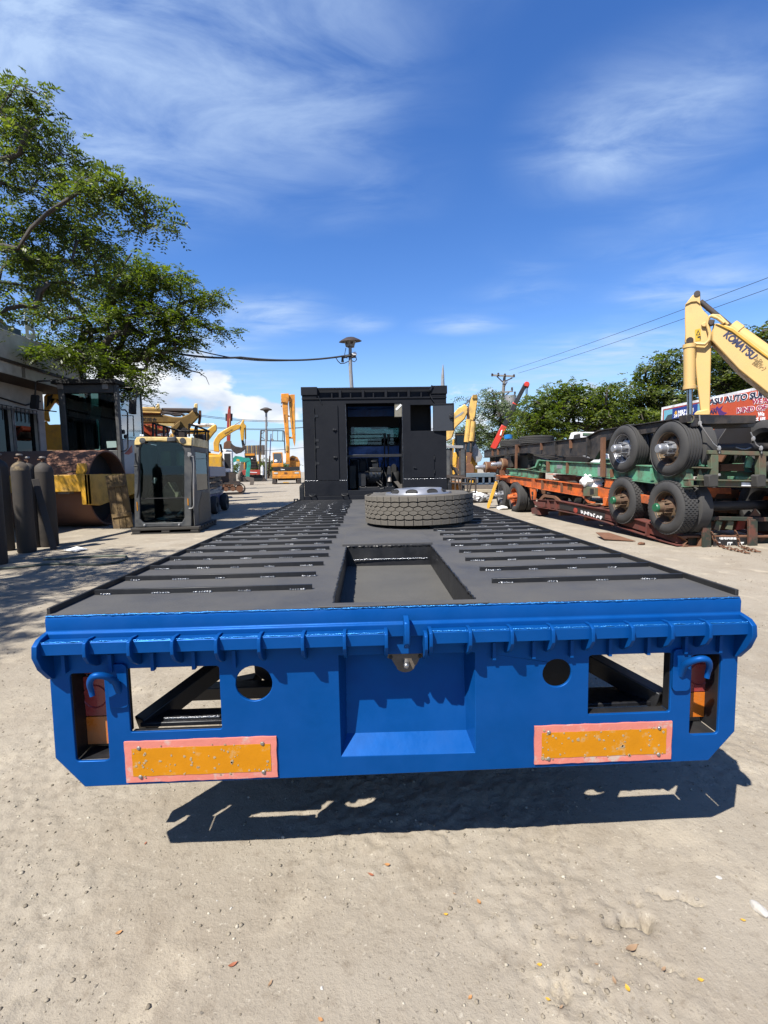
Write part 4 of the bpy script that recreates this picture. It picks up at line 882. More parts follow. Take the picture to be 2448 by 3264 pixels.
sp = [F.lx(*W5(945, 395), b[0]+.01), F.lx(*W5(1160, 380), b[0]+.01), F.lx(*W5(1160, 715), b[0]+.01), F.lx(*W5(945, 668), b[0]+.01)]
MB().prism([(-.302, a[1]+.004), (r*2+1.2, a[1]+.004), (r*2+1.2, a[1]-.55), (r*1.15, a[1]-.75), (.25, b[1]-.42), (-.302, b[1]-.36)], (xr_+.12, xr_+.20), 'x').obj('side_frame', m_yel, th, bevel=.012)
MB().box(b[0]-.02, xr_+.2, -.302, -.17, b[1]-.36, a[1]+.004).obj('frame_corner', m_yel, th, bevel=.012)
ex('tow_bracket', m_yel, th, F, W5, [(830, 385), (850, 265), (935, 265), (940, 340), (915, 390)], -.26, -.16)
MB().tube(line(W5, F, [(620, 300), (830, 270)], -.1), .012, 6).tube(line(W5, F, [(690, 370), (860, 350)], -.2), .02, 6).obj('scraper_cable', m_dkmetal, th)
# cab
yc = 2*r+.55
m_panel = mat('roller_panel_grey', (.50, .53, .56), .45, 0, .06, 4, .03, 30)
q = lambda x, y, Y=yc: F.l(*W1(x, y), Y)
x0, z1_ = q(655, 455); x1, z0_ = q(1392, 1225); z0b = z0_-.9; dep = 1.75
MB().box(x0, x0+.2, yc, yc+.16, z0b, z1_).box(x1-.12, x1, yc, yc+.16, z0b, z1_).box(x0+.2, x1-.12, yc, yc+.12, z1_-.28, z1_).box(x0+.2, x1-.12, yc, yc+.12, z0b, z0_+.05).obj('cab_frame', m_cabgrey, th, bevel=.02)
MB().box(x0, x0+.1, yc+dep-.1, yc+dep, z0b, z1_).box(x1-.1, x1, yc+dep-.1, yc+dep, z0b, z1_).obj('rear_pillar', m_cabgrey, th)
MB().box(x0+.2, x1-.12, yc+.05, yc+.06, z0_+.05, z1_-.28).obj('windscreen', m_tintglass, th)
MB().box(x0+.1, x1-.1, yc+dep-.05, yc+dep-.04, z0_+.3, z1_-.2).obj('rear_window', m_tintglass, th)
MB().box(x0+.03, x0+.04, yc+.17, yc+dep-.11, z0_+.1, z1_-.2).obj('side_window', m_tintglass, th)
t0, t1 = q(590, 400)[0], q(1392, 425)[0]
MB().box(x0-.12, x1+.06, yc-.15, yc+dep+.1, z1_+.002, q(800, 400)[1]).obj('cab_roof', m_void, th, bevel=.02)
for px in (695, 1210): c = q(px, 470, yc-.02); MB().box(c[0]-.09, c[0]+.09, yc-.06, yc-.003, c[1]-.1, c[1]+.08).obj('work_lamp', m_galv, th, bevel=.01)
zs = F.lx(*W1(1470, 1090), x1+.02)[1]
MB().box(x1-.06, x1+.01, yc+.165, yc+dep, z0b, zs).obj('side_panel', m_panel, th, bevel=.01)
MB().box(x1-.03, x1-.02, yc+.165, yc+dep-.12, zs+.02, z1_-.1).obj('door_glass', glassmat('door_glass', (.7, .8, .85), .55), th)
for (px, py) in ((1440, 575), (1412, 640), (1422, 998), (1452, 1052)):
    u = F.lx(*W1(px, py), x1); MB().cyl((x1-.02, u[0], u[1]), (x1+.012, u[0], u[1]), .075, n=12).obj('glass_stud', m_void, th)
MB().prism([F.lx(*W1(px, py), x1+.02) for px, py in ((1430, 1250), (1470, 1210), (1520, 1150), (1525, 1230), (1480, 1260))], (x1+.012, x1+.02), 'x').obj('red_decal', m_red, th)
hr = [F.lx(*W1(px, py), x1+.15) for px, py in ((1400, 745), (1440, 745), (1466, 780), (1470, 1180), (1440, 1215), (1400, 1220))]
MB().tube([(x1+.15, u[0], u[1]) for u in hr], .025, 8).obj('grab_rail', m_black, th)
MB().tube([(x1+.05, yc-.05, F.l(*W1(1400, 490), yc)[1]), p3(F, W1, 1540, 490, yc-.1), p3(F, W1, 1575, 520, yc-.1), p3(F, W1, 1560, 640, yc-.1)], .022, 8).obj('mirror_arm', m_black, th)
MB().tube([p3(F, W1, 1400, 808, yc-.05), p3(F, W1, 1530, 812, yc-.1), p3(F, W1, 1540, 1050, yc-.1)], .018, 8).obj('mirror_stay', m_black, th)
mq = F.P(W1, [(1490, 625), (1570, 630), (1568, 800), (1480, 790)], yc-.1)
MB().prism(mq, (yc-.16, yc-.06), 'y').obj('mirror', m_void, th, bevel=.04)
mq = F.P(W1, [(365, 570), (460, 575), (455, 740), (350, 735)], yc-.3); MB().prism(mq, (yc-.38, yc-.28), 'y').obj('mirror', m_void, th, bevel=.05)
MB().tube(line(W1, F, [(600, 410), (430, 415), (410, 440), (405, 580)], yc-.3), .025, 8).tube(line(W1, F, [(650, 765), (430, 740)], yc-.3), .018, 8).obj('mirror_arm', m_black, th)
ex('windscreen_paper', m_paper, th, F, W1, [(1070, 695), (1170, 720), (1150, 860), (1025, 840)], yc+.07, yc+.074, 0)
ex('windscreen_paper', mat('pale_green_paper', (.35, .48, .45), .7), th, F, W1, [(1222, 1105), (1335, 1103), (1342, 1175), (1232, 1182)], yc+.04, yc+.044, 0)
ex('seat', m_void, th, F, W1, [(840, 1190), (850, 950), (880, 750), (1000, 740), (1040, 950), (1060, 1190)], yc+.7, yc+1.2, .05)
ex('steering_column', m_void, th, F, W1, [(1150, 1220), (1180, 960), (1230, 660), (1300, 640), (1300, 1220)], yc+.4, yc+.6, .03)
me = text_mesh('SAKAI\nCHTC', .3, bold=.004); o_ = q(905, 600, yc+.045); put_text(me, mat('chalk_writing', (.55, .50, .38), .8), th, (o_[0], yc+.046, o_[1]), (1, 0, 0), (0, 0, 1), 'chalk_writing', width=abs(q(1010, 600)[0]-q(905, 600)[0]))
MB().box(x0+.2, x1+.3, yc+dep+.2, yc+dep+3.2, .6, z0_+.1).obj('engine_hood', m_yel, th, bevel=.08)
for sx in (x0+.2, x1-.5):
    MB().lathe([(.4, -.3), (.75, -.3), (.85, -.2), (.85, .2), (.75, .3), (.4, .3)], (sx+.2, yc+dep+1.6, .85), (1, 0, 0), 28, closed=True).obj('rear_tyre', m_rubber, th)
MB().box(x0+.6, x1-.4, 2*r-.2, yc+.2, .7, 1.3).obj('articulated_frame', m_dkmetal, th)
# plank leaning on the roller
F2 = Fr(ground(*W5(1360, 985)), 0.05)
pl = thing('wooden_board', 'grimy wooden board leaning against the road roller', 'board', F2)
w_ = F2.l(*W5(1475, 960))[0]-F2.l(*W5(1255, 985))[0]; hh = F2.l(*W5(1280, 380))[1]
tl = math.radians(-8)
for i, (a_, b_) in enumerate(((0, .36), (.365, .68), (.685, 1))):
    o = MB().box(-w_/2+w_*a_, -w_/2+w_*b_-.004, 0, .05, 0, hh*(1.0+.012*math.sin(i*5))).obj('plank', m_wood, pl, bevel=.008); o.rotation_euler = (math.radians(-7), tl, 0)
for zz in (.25, .8): o = MB().box(-w_/2+.02, w_/2-.02, -.035, -.001, hh*zz-.05, hh*zz+.06).obj('batten', m_wood, pl, bevel=.006); o.rotation_euler = (math.radians(-7), tl, 0)

# ------------------------------------------------------------------ gas cylinders
m_gas = mat('grimy_cylinder_paint', (.020, .019, .019), .6, 0, .3, 5, .1, 40, dirt=(.07, .055, .042), da=.3, ds=3.5, sharp=.2)
m_gast = mat('ochre_cylinder_paint', (.36, .25, .10), .65, 0, .2, 9, .1, 40, dirt=(.10, .08, .06), da=.5, ds=7)
def gas_cyl(xc, yb, half, ysh, ytop, lab, ochre=False, V=W5):
    g = ground(*V(xc, yb)); F = facing(*V(xc, yb)); F.loc = np.array([F.loc[0], F.loc[1], 0])
    R = (F.l(*V(xc+half, yb))[0]-F.l(*V(xc-half, yb))[0])/2*1.03
    F = Fr(F.loc+np.array([g[0], g[1], 0])/math.hypot(g[0], g[1])*R, F.rz)
    zs = F.l(*V(xc, ysh))[1]; zt = F.l(*V(xc, ytop))[1]
    t = thing('gas_cylinder', lab, 'gas cylinder', F, 'gas cylinders standing at the left')
    MB().lathe([(R*.9, 0), (R, .04), (R, zs-R*.15)], n=36).obj('bottle', m_gas, t, smooth=40)
    MB().lathe([(R, zs-R*.148), (R*.93, zs+R*.25), (R*.75, zs+R*.55), (R*.45, zs+R*.82), (R*.26, zs+R*.92), (R*.26, zs+R*1.05)], n=36).obj('shoulder', m_gast if ochre else m_gas, t, smooth=50)
    zn = zs+R*1.05
    v = MB().cyl((0, 0, zn+.001), (0, 0, zt-.03), R*.17, R*.13, 10).cyl((-R*.5, 0, zn+(zt-zn)*.35), (R*.2, 0, zn+(zt-zn)*.35), R*.11, n=8).obj('valve', m_rust, t)
    MB().lathe([(.001, 0), (R*.34, 0), (R*.36, .02), (R*.3, .035), (.001, .035)], (0, 0, zt-.03), n=12).obj('hand_wheel', m_steel, v)
gas_cyl(-20, 1395, 118, 330, 205, 'gas cylinder cut by the left edge, standing nearest of the group', True)
gas_cyl(302, 1258, 110, 330, 165, 'gas cylinder with an ochre shoulder, second from the left', True)
gas_cyl(80, 1235, 95, 300, 160, 'dark gas cylinder half hidden behind the two leftmost ones')
gas_cyl(385, 1200, 75, 320, 195, 'dark gas cylinder hidden behind the ochre shouldered one')
gas_cyl(545, 1190, 112, 345, 195, 'brown gas cylinder rightmost of the group, next to the leaning pipe')
Fp = facing(*W5(600, 1220))
bt = thing('steel_bar', 'flat grey steel bar leaning against the gas cylinders', 'bar', Fp)
ex('bar', m_gas, bt, Fp, W5, [(575, 1222), (622, 1215), (478, 760), (420, 560), (378, 350), (365, 380), (400, 660), (470, 960)], .0, .04, .004) if False else MB().beam(p3(Fp, W5, 598, 1222, .02), p3(Fp, W5, 385, 440, .28), .12, .05, (0, -1, .2)).obj('bar', m_gas, bt, bevel=.006)
wp_ = ground(*W5(845, 1228)); 
rr = random.Random(9)
mb = MB(); pts = [ground(*W5(x, y)) for x, y in ((700, 1238), (780, 1222), (845, 1200), (905, 1215), (965, 1228), (900, 1236), (840, 1252), (770, 1246))]
mb.prism([(p[0]-wp_[0], p[1]-wp_[1]) for p in pts], (.012, .03), 'z')
o = mb.obj('paper_sheet', m_paper, None); o.location = (wp_[0], wp_[1], .01); tag(o, 'crumpled white paper on the ground before the gas cylinders', 'paper')
# air hose lying in the shade
ho = MB().tube([tuple(ground(*W5(x, y)))[:2]+(.02,) for x, y in ((0, 1440), (250, 1420), (480, 1390), (700, 1385), (900, 1395), (1100, 1395), (1280, 1370), (1400, 1325), (1390, 1300), (1200, 1298), (900, 1310), (700, 1325), (480, 1335))], .022, 8).obj('rubber_hose', mat('faded_hose', (.10, .12, .09), .7, 0, .2), None, smooth=60)
tag(ho, 'dusty rubber hose looped on the ground in the tree shade', 'hose')

# ------------------------------------------------------------------ digger cab standing on a pallet
F = Fr(ground(*X3(700, 2085)), math.radians(4)); D3 = lambda x, y, Y=0: F.l(*X3(x, y), Y)
m_dkwood = mat('dark_pallet_wood', (.045, .04, .034), .85, 0, .3, 6, .3, 30)
pa = thing('pallet', 'dark pallet under the loose digger cab', 'pallet', F)
za = D3(600, 1965)[1]; xa, xb = D3(110, 2000)[0], D3(1375, 2000)[0]
for x in (xa, (xa+xb)/2-.1, xb-.2):
    MB().box(x, x+.2, .02, 1.9, .03, za-.07).obj('bearer', m_dkwood, pa, bevel=.01)
for k in range(7): MB().box(xa-.02, xb+.02, .01+k*.28, .01+k*.28+.2, za-.068, za-.005).obj('plank', m_dkwood, pa, bevel=.006)
for k in range(3): MB().box(xa-.02, xb+.02, .01+k*.85, .01+k*.85+.12, .0, .028).obj('plank', m_dkwood, pa)
MB().box(xa+.02, xb-.02, .6, .7, .03, za-.08).obj('bearer', m_void, pa)
cb = thing('digger_cab', 'loose charcoal digger cab with a cream roof edge standing on a pallet', 'cab', F, z=0)
Y0 = .12; Z = lambda y: D3(600, y, Y0)[1]; X = lambda x: D3(x, 1000, Y0)[0]
xl3, xr3 = X(165), X(1245); zb3, zt3 = Z(1960), Z(255); dpt = 1.75
opn = F.P(X3, [(340, 1880), (270, 1800), (262, 480), (300, 390), (380, 345), (960, 355), (1060, 410), (1105, 530), (1112, 1780), (1060, 1870)], Y0)
outl = F.P(X3, [(170, 1962), (160, 800), (175, 400), (205, 285), (260, 262), (1180, 275), (1250, 300), (1250, 1945)], Y0)
zc3 = Z(415)
top = [p for p in outl if p[1] > zc3]
MB().prism(outl, (Y0, Y0+.10), 'y', [opn]).obj('front_frame', m_cabgrey, cb, bevel=.02)
def clip_above(poly, z):
    out = []
    for i, p in enumerate(poly):
        q_ = poly[(i+1) % len(poly)]
        if p[1] >= z: out.append(p)
        if (p[1] >= z) != (q_[1] >= z): t = (z-p[1])/(q_[1]-p[1]); out.append((p[0]+(q_[0]-p[0])*t, z))
    return out
band = F.P(X3, [(172, 405), (175, 330), (210, 262), (260, 250), (1190, 262), (1255, 300), (1250, 420), (1105, 412), (1060, 385), (960, 340), (380, 330), (300, 372), (275, 405)], Y0-.02)
MB().prism(band, (Y0-.035, Y0-.002), 'y').obj('roof_edge', m_cream, cb, bevel=.012)
MB().prism([(Y0+.0, zc3-.01), (Y0+.0, zt3-.06), (Y0+.08, zt3-.005), (dpt, zt3-.005), (dpt+.03, zt3-.06), (dpt+.03, zc3-.01)], (xr3+.005, xr3+.04), 'x').obj('roof_side', m_cream, cb, bevel=.01)
MB().box(xl3+.03, xr3-.02, Y0+.11, dpt, zt3-.10, zt3-.02).obj('roof', m_cabgrey, cb, bevel=.03)
MB().prism([(Y0+.0, zb3), (Y0+.0, zc3-.015), (dpt+.02, zc3-.015), (dpt+.02, zb3)], (xr3, xr3+.03), 'x', [[(Y0+.35, zb3+.9), (Y0+.35, zc3-.15), (dpt-.15, zc3-.15), (dpt-.15, zb3+.9)]]).obj('side_door', m_cabgrey, cb, bevel=.01)
MB().box(xr3+.01, xr3+.018, Y0+.36, dpt-.16, zb3+.91, zc3-.16).obj('door_glass', m_tintglass, cb)
MB().prism([(Y0+.4, zb3+.05), (Y0+.4, zb3+.5), (Y0+.8, zb3+.85), (dpt-.1, zb3+.8), (dpt-.1, zb3+.1)], (xr3+.031, xr3+.036), 'x').obj('peeled_patch', mat('peeling_patch', (.2, .17, .11), .8, 0, .4, 20), cb)
MB().box(xl3, xl3+.03, Y0+.11, dpt, zb3, zt3-.12).obj('left_wall', m_cabgrey, cb)
wb_ = [[(xl3+.12, zb3+1.35), (xl3+.12, zt3-.3), (xl3+.40, zt3-.3), (xl3+.40, zb3+1.35)], [(xl3+.55, zb3+1.3), (xl3+.55, zt3-.28), (xr3-.18, zt3-.28), (xr3-.18, zb3+1.3)]]
MB().prism([(xl3+.03, zb3), (xr3-.01, zb3), (xr3-.01, zt3-.1), (xl3+.03, zt3-.1)], (dpt-.05, dpt), 'y', wb_).obj('rear_wall', m_void, cb)
MB().prism(wb_[1], (dpt-.03, dpt-.025), 'y').obj('rear_pane', m_tintglass, cb); MB().prism(wb_[0], (dpt-.03, dpt-.025), 'y').obj('rear_pane', m_tintglass, cb)
MB().prism([(p[0]*1.0, p[1]) for p in opn], (Y0+.05, Y0+.055), 'y').obj('front_pane', glassmat('cab_glass', (.62, .72, .70), .995), cb)
zm3 = Z(1412); MB().box(X(262), X(1112), Y0+.03, Y0+.06, zm3-.012, zm3+.012).obj('glass_joint', m_void, cb)
MB().box(xl3+.04, xr3-.02, Y0+.11, dpt-.06, zb3, zb3+.08).obj('cab_floor', m_void, cb)
ex('seat_panel', mat('dusty_beige_panel', (.42, .38, .24), .8, 0, .25, 4, .1, 30, dirt=(.14, .13, .1), da=.3, ds=4), cb, F, X3, [(690, 1410), (700, 1250), (790, 1110), (940, 1115), (1075, 1400)], .9, .96, .01)
ex('blue_cover', mat('blue_tarp', (.01, .02, .14), .5, 0, .2), cb, F, X3, [(640, 800), (1085, 800), (1085, 960), (700, 980)], 1.45, 1.52, .01)
ex('side_console', m_void, cb, F, X3, [(390, 1400), (440, 1250), (520, 1010), (600, 1030), (560, 1200), (440, 1400)], .55, .7, .02); ex('display', m_panel, cb, F, X3, [(485, 1100), (540, 1020), (600, 1050), (555, 1140)], .52, .548, .008)
ex('relay_box', m_panel, cb, F, X3, [(275, 1120), (420, 1110), (430, 1260), (370, 1390), (275, 1380)], 1.2, 1.3, .01)
for k, pts in enumerate(([(420, 1700), (500, 1650), (560, 1690), (520, 1740)], [(730, 1640), (800, 1600), (870, 1680), (790, 1720)], [(540, 1800), (700, 1760), (930, 1730), (930, 1770), (700, 1830)], [(940, 1740), (1080, 1600), (1090, 1640), (1000, 1750)])):
    ex('litter_scrap', m_panel if k else m_void, cb, F, X3, pts, .4+.1*k, .46+.1*k, .012)
lamp_ = ex('work_lamp', m_cabgrey, cb, F, X3, [(775, 345), (780, 255), (935, 245), (950, 335)], Y0-.16, Y0-.04, .02)
for px in (320, 1080): c = D3(px, 322, Y0-.04); MB().lathe([(.001, .02), (.07, .015), (.075, 0)], (c[0], Y0-.037, c[1]), (0, -1, 0), 14).obj('roof_plug', m_cabgrey, cb).scale = (1, 1, 1)
for (xa_, ya_, xb_, yb_) in ((1168, 1415, 1192, 1545), (207, 1480, 232, 1645)): a = D3(xa_, ya_, Y0-.01); b = D3(xb_, yb_, Y0-.01); MB().box(a[0], b[0], Y0-.012, Y0-.002, b[1], a[1]).obj('amber_strip', m_refl, cb)
MB().tube([p3(F, X3, 1170, 600, Y0-.05), p3(F, X3, 1280, 625, Y0-.05), p3(F, X3, 1292, 750, Y0-.05), p3(F, X3, 1290, 1550, Y0-.05), p3(F, X3, 1260, 1600, Y0-.05), p3(F, X3, 1200, 1605, Y0-.03)], .016, 6).obj('grab_rail', m_galv, cb)
ex('mirror_bracket', m_galv, cb, F, X3, [(1170, 545), (1240, 555), (1255, 600), (1180, 640)], Y0-.07, Y0-.03)
MB().tube(line(X3, F, [(185, 560), (195, 700), (235, 780), (250, 900), (240, 1300), (215, 1400)], Y0-.06), .022, 6).tube(line(X3, F, [(160, 800), (250, 800)], Y0-.06), .02, 6).obj('grab_rail', m_black, cb)
for (px, py) in ((360, 1925), (1015, 1915)): c = D3(px, py, Y0-.01); MB().sphere((c[0], Y0, c[1]), .035, 8).obj('bolt', m_galv, cb)
for (px, py) in ((290, 225), (330, 230)): c = D3(px, py, Y0+.1); MB().sphere((c[0], Y0+.1, c[1]), .03, 8).obj('roof_cap', m_whitetext, cb)
rr = random.Random(12)

# ------------------------------------------------------------------ scissor lift behind the cab
F = Fr(ground(*X3(1540, 1725)), math.radians(4)); Y = .0
sl_ = thing('scissor_lift', 'blue scissor lift with a black guard rail behind the digger cab', 'scissor lift', F)
S = lambda x, y, Y=0: F.l(*X3(x, y), Y)
xw = S(1565, 1500)[0]; zdk = S(1500, 810)[1]; zdl = S(1500, 1010)[1]
MB().box(xw-1.5, xw, 0, 2.4, S(0, 1650)[1], S(0, 1375)[1]).obj('base_box', m_bluep, sl_, bevel=.03)
for yy in (.35, 2.0): MB().lathe([(.10, -.1), (.30, -.12), (.34, -.06), (.34, .06), (.30, .12), (.10, .1)], (xw+.13, yy, .34), (1, 0, 0), 24, closed=True).obj('wheel', m_rubber, sl_)
MB().cyl((xw-1.62, .35, .34), (xw+.1, .35, .34), .08).cyl((xw-1.62, 2.0, .34), (xw+.1, 2.0, .34), .08).obj('axle', m_dkmetal, sl_)
for yy in (.35, 2.0): MB().lathe([(.10, -.1), (.30, -.12), (.34, -.06), (.34, .06), (.30, .12), (.10, .1)], (xw-1.63, yy, .34), (1, 0, 0), 24, closed=True).obj('wheel', m_rubber, sl_)
MB().box(xw-1.55, xw+.12, -.05, 2.5, zdl, zdk).obj('platform_skirt', m_lilac, sl_, bevel=.02)
zz0, zz1 = S(0, 1375)[1], zdl
for k in range(3):
    za_, zb_ = zz0+(zz1-zz0)*k/3+.04, zz0+(zz1-zz0)*(k+1)/3-.04
    for xx in (xw-.04, xw-1.4): MB().beam((xx, .1, za_), (xx, 2.3, zb_), .06, .12).beam((xx-.08, 2.3, za_), (xx-.08, .1, zb_), .06, .12).obj('scissor_arm', m_galv if k == 0 else m_dkmetal, sl_)
MB().box(xw-1.5, xw+.05, .1, 2.3, zz0+.002, zz0+.09).obj('lift_deck', m_galv, sl_)
# guard rails: posts and rails of black tube, traced on the near side
zr1 = F.l(*X2(1000, 840), .0)[1]
def rail(pts, Yv, r_=.035): return MB().tube(line(X2, F, pts, Yv), r_, 6).obj('guard_rail', m_black, sl_)
rail([(360, 825), (540, 870), (700, 920), (850, 965), (1370, 970)], .0); rail([(1010, 840), (1180, 890), (1370, 970)], .0)
rail([(1220, 1300), (1390, 1340)], .0)
for a_, b_ in (((372, 830), (375, 1080)), ((430, 845), (435, 1080)), ((560, 880), (565, 1080)), ((620, 890), (650, 1080)), ((805, 950), (810, 1080)), ((945, 970), (950, 1080)), ((1010, 840), (1012, 1060)), ((1130, 880), (1090, 1050)), ((1150, 900), (1155, 1080)), ((1300, 950), (1310, 1600)), ((1345, 970), (1345, 1600))):
    rod('rail_post', m_black, sl_, F, X2, a_, b_, .04 if a_[0] < 1000 else .035, .02, 6)
ex('control_box', m_dkmetal, sl_, F, X2, [(1090, 1020), (1240, 1010), (1270, 1090), (1250, 1300), (1215, 1300), (1205, 1120), (1090, 1080)], .2, .6, .02)
MB().tube(line(X2, F, [(1210, 1110), (1260, 1140), (1268, 1190), (1230, 1225), (1210, 1220)], .05), .02, 6).obj('control_cable', m_galv, sl_)
me = text_mesh('OKUMI', .2, bold=.006); o_ = S(1500, 1590, -.004)   # lettering runs down the box
put_text(me, m_whitetext, sl_, (S(1500, 1420)[0], -.004, S(0, 1420)[1]), (0, 0, -1), (1, 0, 0), width=S(0, 1420)[1]-S(0, 1580)[1], height=.10)

# ------------------------------------------------------------------ building at the left edge
bx = -11.0
F = Fr((0, 0), 0)
E_ = lambda x, y, V=X5, X=bx: F.lx(*V(x, y), X)
yend = E_(1530, 1420)[0]                               # far end of the overhanging parapet
bd = thing('plastered_building', 'white plastered building with barred windows behind the gas cylinders', 'building', loc=(0, 0, 0))
zlo = E_(600, 1400)[1]; 
zpar = E_(0, 1250)[1]; zmid = E_(1000, 1360)[1]; ztopp = E_(1420, 1020)[1]
y0b = -3.0
MB().box(bx-3.0, bx, y0b, yend, zlo+.35, ztopp).obj('parapet', m_wall, bd, bevel=.02)
MB().box(bx-2.9, bx-.05, y0b, yend-.4, zlo, zlo+.345).obj('eaves_beam', m_wall, bd, bevel=.02)
MB().box(bx-.02, bx+.03, y0b, yend-.02, zlo+.352, zlo+.44).obj('gutter', m_dkmetal, bd)
MB().box(bx-2.9, bx-.06, y0b, yend-.41, zlo-.02, zlo-.003).obj('soffit', mat('shade_brown_soffit', (.10, .085, .07), .9, 0, .2, 2), bd)  # eaves shade put into the dark brown of this sheet
for yy in np.arange(3, yend, 2.6): MB().box(bx-.04, bx-.02, yy, yy+.12, zlo+.02, zlo+.34).obj('beam_strap', m_conc, bd)
MB().cyl((bx+.05, yend-.12, zlo-.2), (bx+.05, yend-.5, ztopp-.3), .06, n=8).obj('drain_pipe', m_void, bd)
xw2 = bx-1.1
FX = lambda x, y, V=W1: F.lx(*V(x, y), xw2)
ywe = FX(500, 700)[0]; zw1_ = FX(0, 700)[1]; zw0_ = .9
yws = np.linspace(ywe-.45, ywe-8.0, 7)
wins = [[(yws[i+1]+.12, zw0_), (yws[i], zw0_), (yws[i], FX(230, 760)[1]), (yws[i+1]+.12, FX(230, 760)[1])] for i in range(6)]
MB().prism([(y0b, 0), (ywe, 0), (ywe, zlo-.002), (y0b, zlo-.002)], (xw2-.2, xw2), 'x', wins).obj('wall', m_wall, bd)
MB().box(xw2-2.5, xw2-.21, ywe-.2, ywe, 0, zlo-.002).obj('wall', m_wall, bd)
MB().box(xw2-.8, xw2-.75, y0b, ywe-.21, .02, zlo-.1).obj('interior', m_void, bd)
for wv in wins:
    f = MB().prism([(wv[0][0]-.05, wv[0][1]-.05), (wv[1][0]+.05, wv[0][1]-.05), (wv[1][0]+.05, wv[2][1]+.05), (wv[0][0]-.05, wv[2][1]+.05)], (xw2+.002, xw2+.05), 'x', [wv]).obj('window', m_galv, bd, bevel=.005)
    MB().prism(wv, (xw2-.1, xw2-.095), 'x').obj('pane', glassmat('dark_pane', (.05, .06, .06), .99), f)
    zt_ = wv[2][1]
    for yy in np.arange(wv[0][0]+.1, wv[1][0], .2): MB().cyl((xw2+.06, yy, zt_-.35), (xw2+.06, yy, zt_+.12), .012, n=6).obj('bar', m_black, f)
    for zz in (zt_+.1, zt_-.02): MB().box(xw2+.055, xw2+.07, wv[0][0], wv[1][0], zz-.012, zz+.012).obj('bar', m_black, f)
MB().tube([(xw2+.03, y0b, zlo-.55), (xw2+.03, ywe-3, zlo-.5), (xw2+.04, ywe-1, zlo-.65), (xw2+.03, ywe-.2, zlo-.4)], .03, 6).obj('wall_cable', m_black, bd)
sgn = thing('roof_sign', 'long printed sign board along the roof edge of the white building', 'sign', loc=(0, 0, 0))
sg = MB().box(bx-.25, bx-.19, 4.0, yend-3.2, ztopp+.002, E_(300, 440)[1]).obj('board', mat('faded_sign_print', (.42, .48, .52), .6, 0, .4, 1.2, 0, 0, dirt=(.10, .17, .26), da=.5, ds=1.3), sgn)
for k, px in ((1, 340),):
    u = E_(px, 560, X=bx-.18); me = text_mesh('B' if k == 1 else '-', .5, bold=.02); put_text(me, m_whitetext, sg, (bx-.185, u[0]+.3, u[1]-.05), (0, 1, 0), (0, 0, 1), width=.5)
rf = thing('tiled_roof', 'orange roof corner showing above the sign at the left edge', 'roof', loc=(0, 0, 0))
u0 = F.lx(*X5(0, 330), bx-1.5); u1 = F.lx(*X5(120, 410), bx-1.5)
MB().prism([(u0[0]-5, u0[1]+1.6), (u1[0], u1[1]), (u1[0], u1[1]-.12), (u0[0]-5, u1[1]-.12)], (bx-4.5, bx-1.5), 'x').obj('roof_slope', mat('orange_roof_sheet', (.55, .09, .03), .5, 0, .1), rf)
MB().box(bx-2.9, bx-1.7, u1[0]-4, u1[0]-.3, ztopp-.1, u1[1]-.125).obj('gable_wall', m_wall, rf)
# ------------------------------------------------------------------ machines across the yard (left of the bulkhead)
def tracks(th, x0, x1, y0, y1, h=.7, w_=.5, m=None):
    """a crawler undercarriage: two looped tracks with wheels, running along x"""
    for yy in (y0, y1-w_):
        r = h/2; pr = [(x0+r-r*math.sin(t), r-r*math.cos(t)) for t in np.linspace(0, PI, 9)]+[(x1-r+r*math.sin(t), r+r*math.cos(t)) for t in np.linspace(0, PI, 9)]
        inner = [(x0+r+(px-x0-r)*.86 if px < x0+r else x1-r+(px-x1+r)*.86 if px > x1-r else px, r+(pz-r)*.82) for px, pz in pr]
        t = MB().prism(pr, (yy, yy+w_), 'y', [inner]).obj('track', m or m_dkmetal, th, bevel=.02)
        n = 5
        for k in range(n): xx = x0+r+(x1-x0-2*r)*k/(n-1); MB().cyl((xx, yy+.05, r), (xx, yy+w_-.05, r), r*.62 if k in (0, n-1) else r*.42, n=12).obj('track_roller', m_rust, t)
        MB().box(x0+r, x1-r, yy+.08, yy+w_-.08, r*.7, r*1.2).obj('track_frame', m_dkmetal, t)

# --- yellow excavator with the gooseneck boom
F = Fr(*(lambda f: (f.loc, f.rz))(at_depth(W2(600, 1300)[0], 36)))
kx = thing('excavator', 'yellow excavator with a gooseneck boom raised behind the teal mini digger', 'excavator', F)
ex('boom', m_yel, kx, F, W2, [(300, 870), (292, 740), (312, 680), (370, 600), (470, 530), (575, 472), (695, 450), (718, 480), (710, 508), (600, 562), (480, 640), (405, 700), (382, 760), (385, 880)], -.25, .25, .04)
ex('stick', m_yel, kx, F, W2, [(700, 470), (755, 375), (775, 388), (772, 435), (803, 470), (805, 500), (775, 520), (767, 702), (727, 705), (704, 515)], -.20, .20, .04)
ex('stick_shoe', m_black, kx, F, W2, [(728, 707), (766, 704), (790, 800), (745, 806)], -.15, .15, .02)
rod('bucket_cylinder', m_yel, kx, F, W2, (790, 500), (792, 680), .06); rod('cylinder_rod', m_chrome, kx, F, W2, (792, 680), (790, 775), .035)
rod('stick_cylinder', m_yel, kx, F, W2, (405, 590), (590, 482), .07, 0); rod('cylinder_rod', m_chrome, kx, F, W2, (590, 482), (745, 385), .035)
ex('bucket', m_dkmetal, kx, F, W2, [(548, 735), (575, 740), (600, 770), (640, 795), (735, 812), (775, 770), (803, 800), (795, 830), (730, 885), (650, 907), (600, 868), (562, 820)], -.45, .45, .03)
rod('boom_cylinder', m_dkmetal, kx, F, W2, (470, 1090), (402, 760), .07, .1)
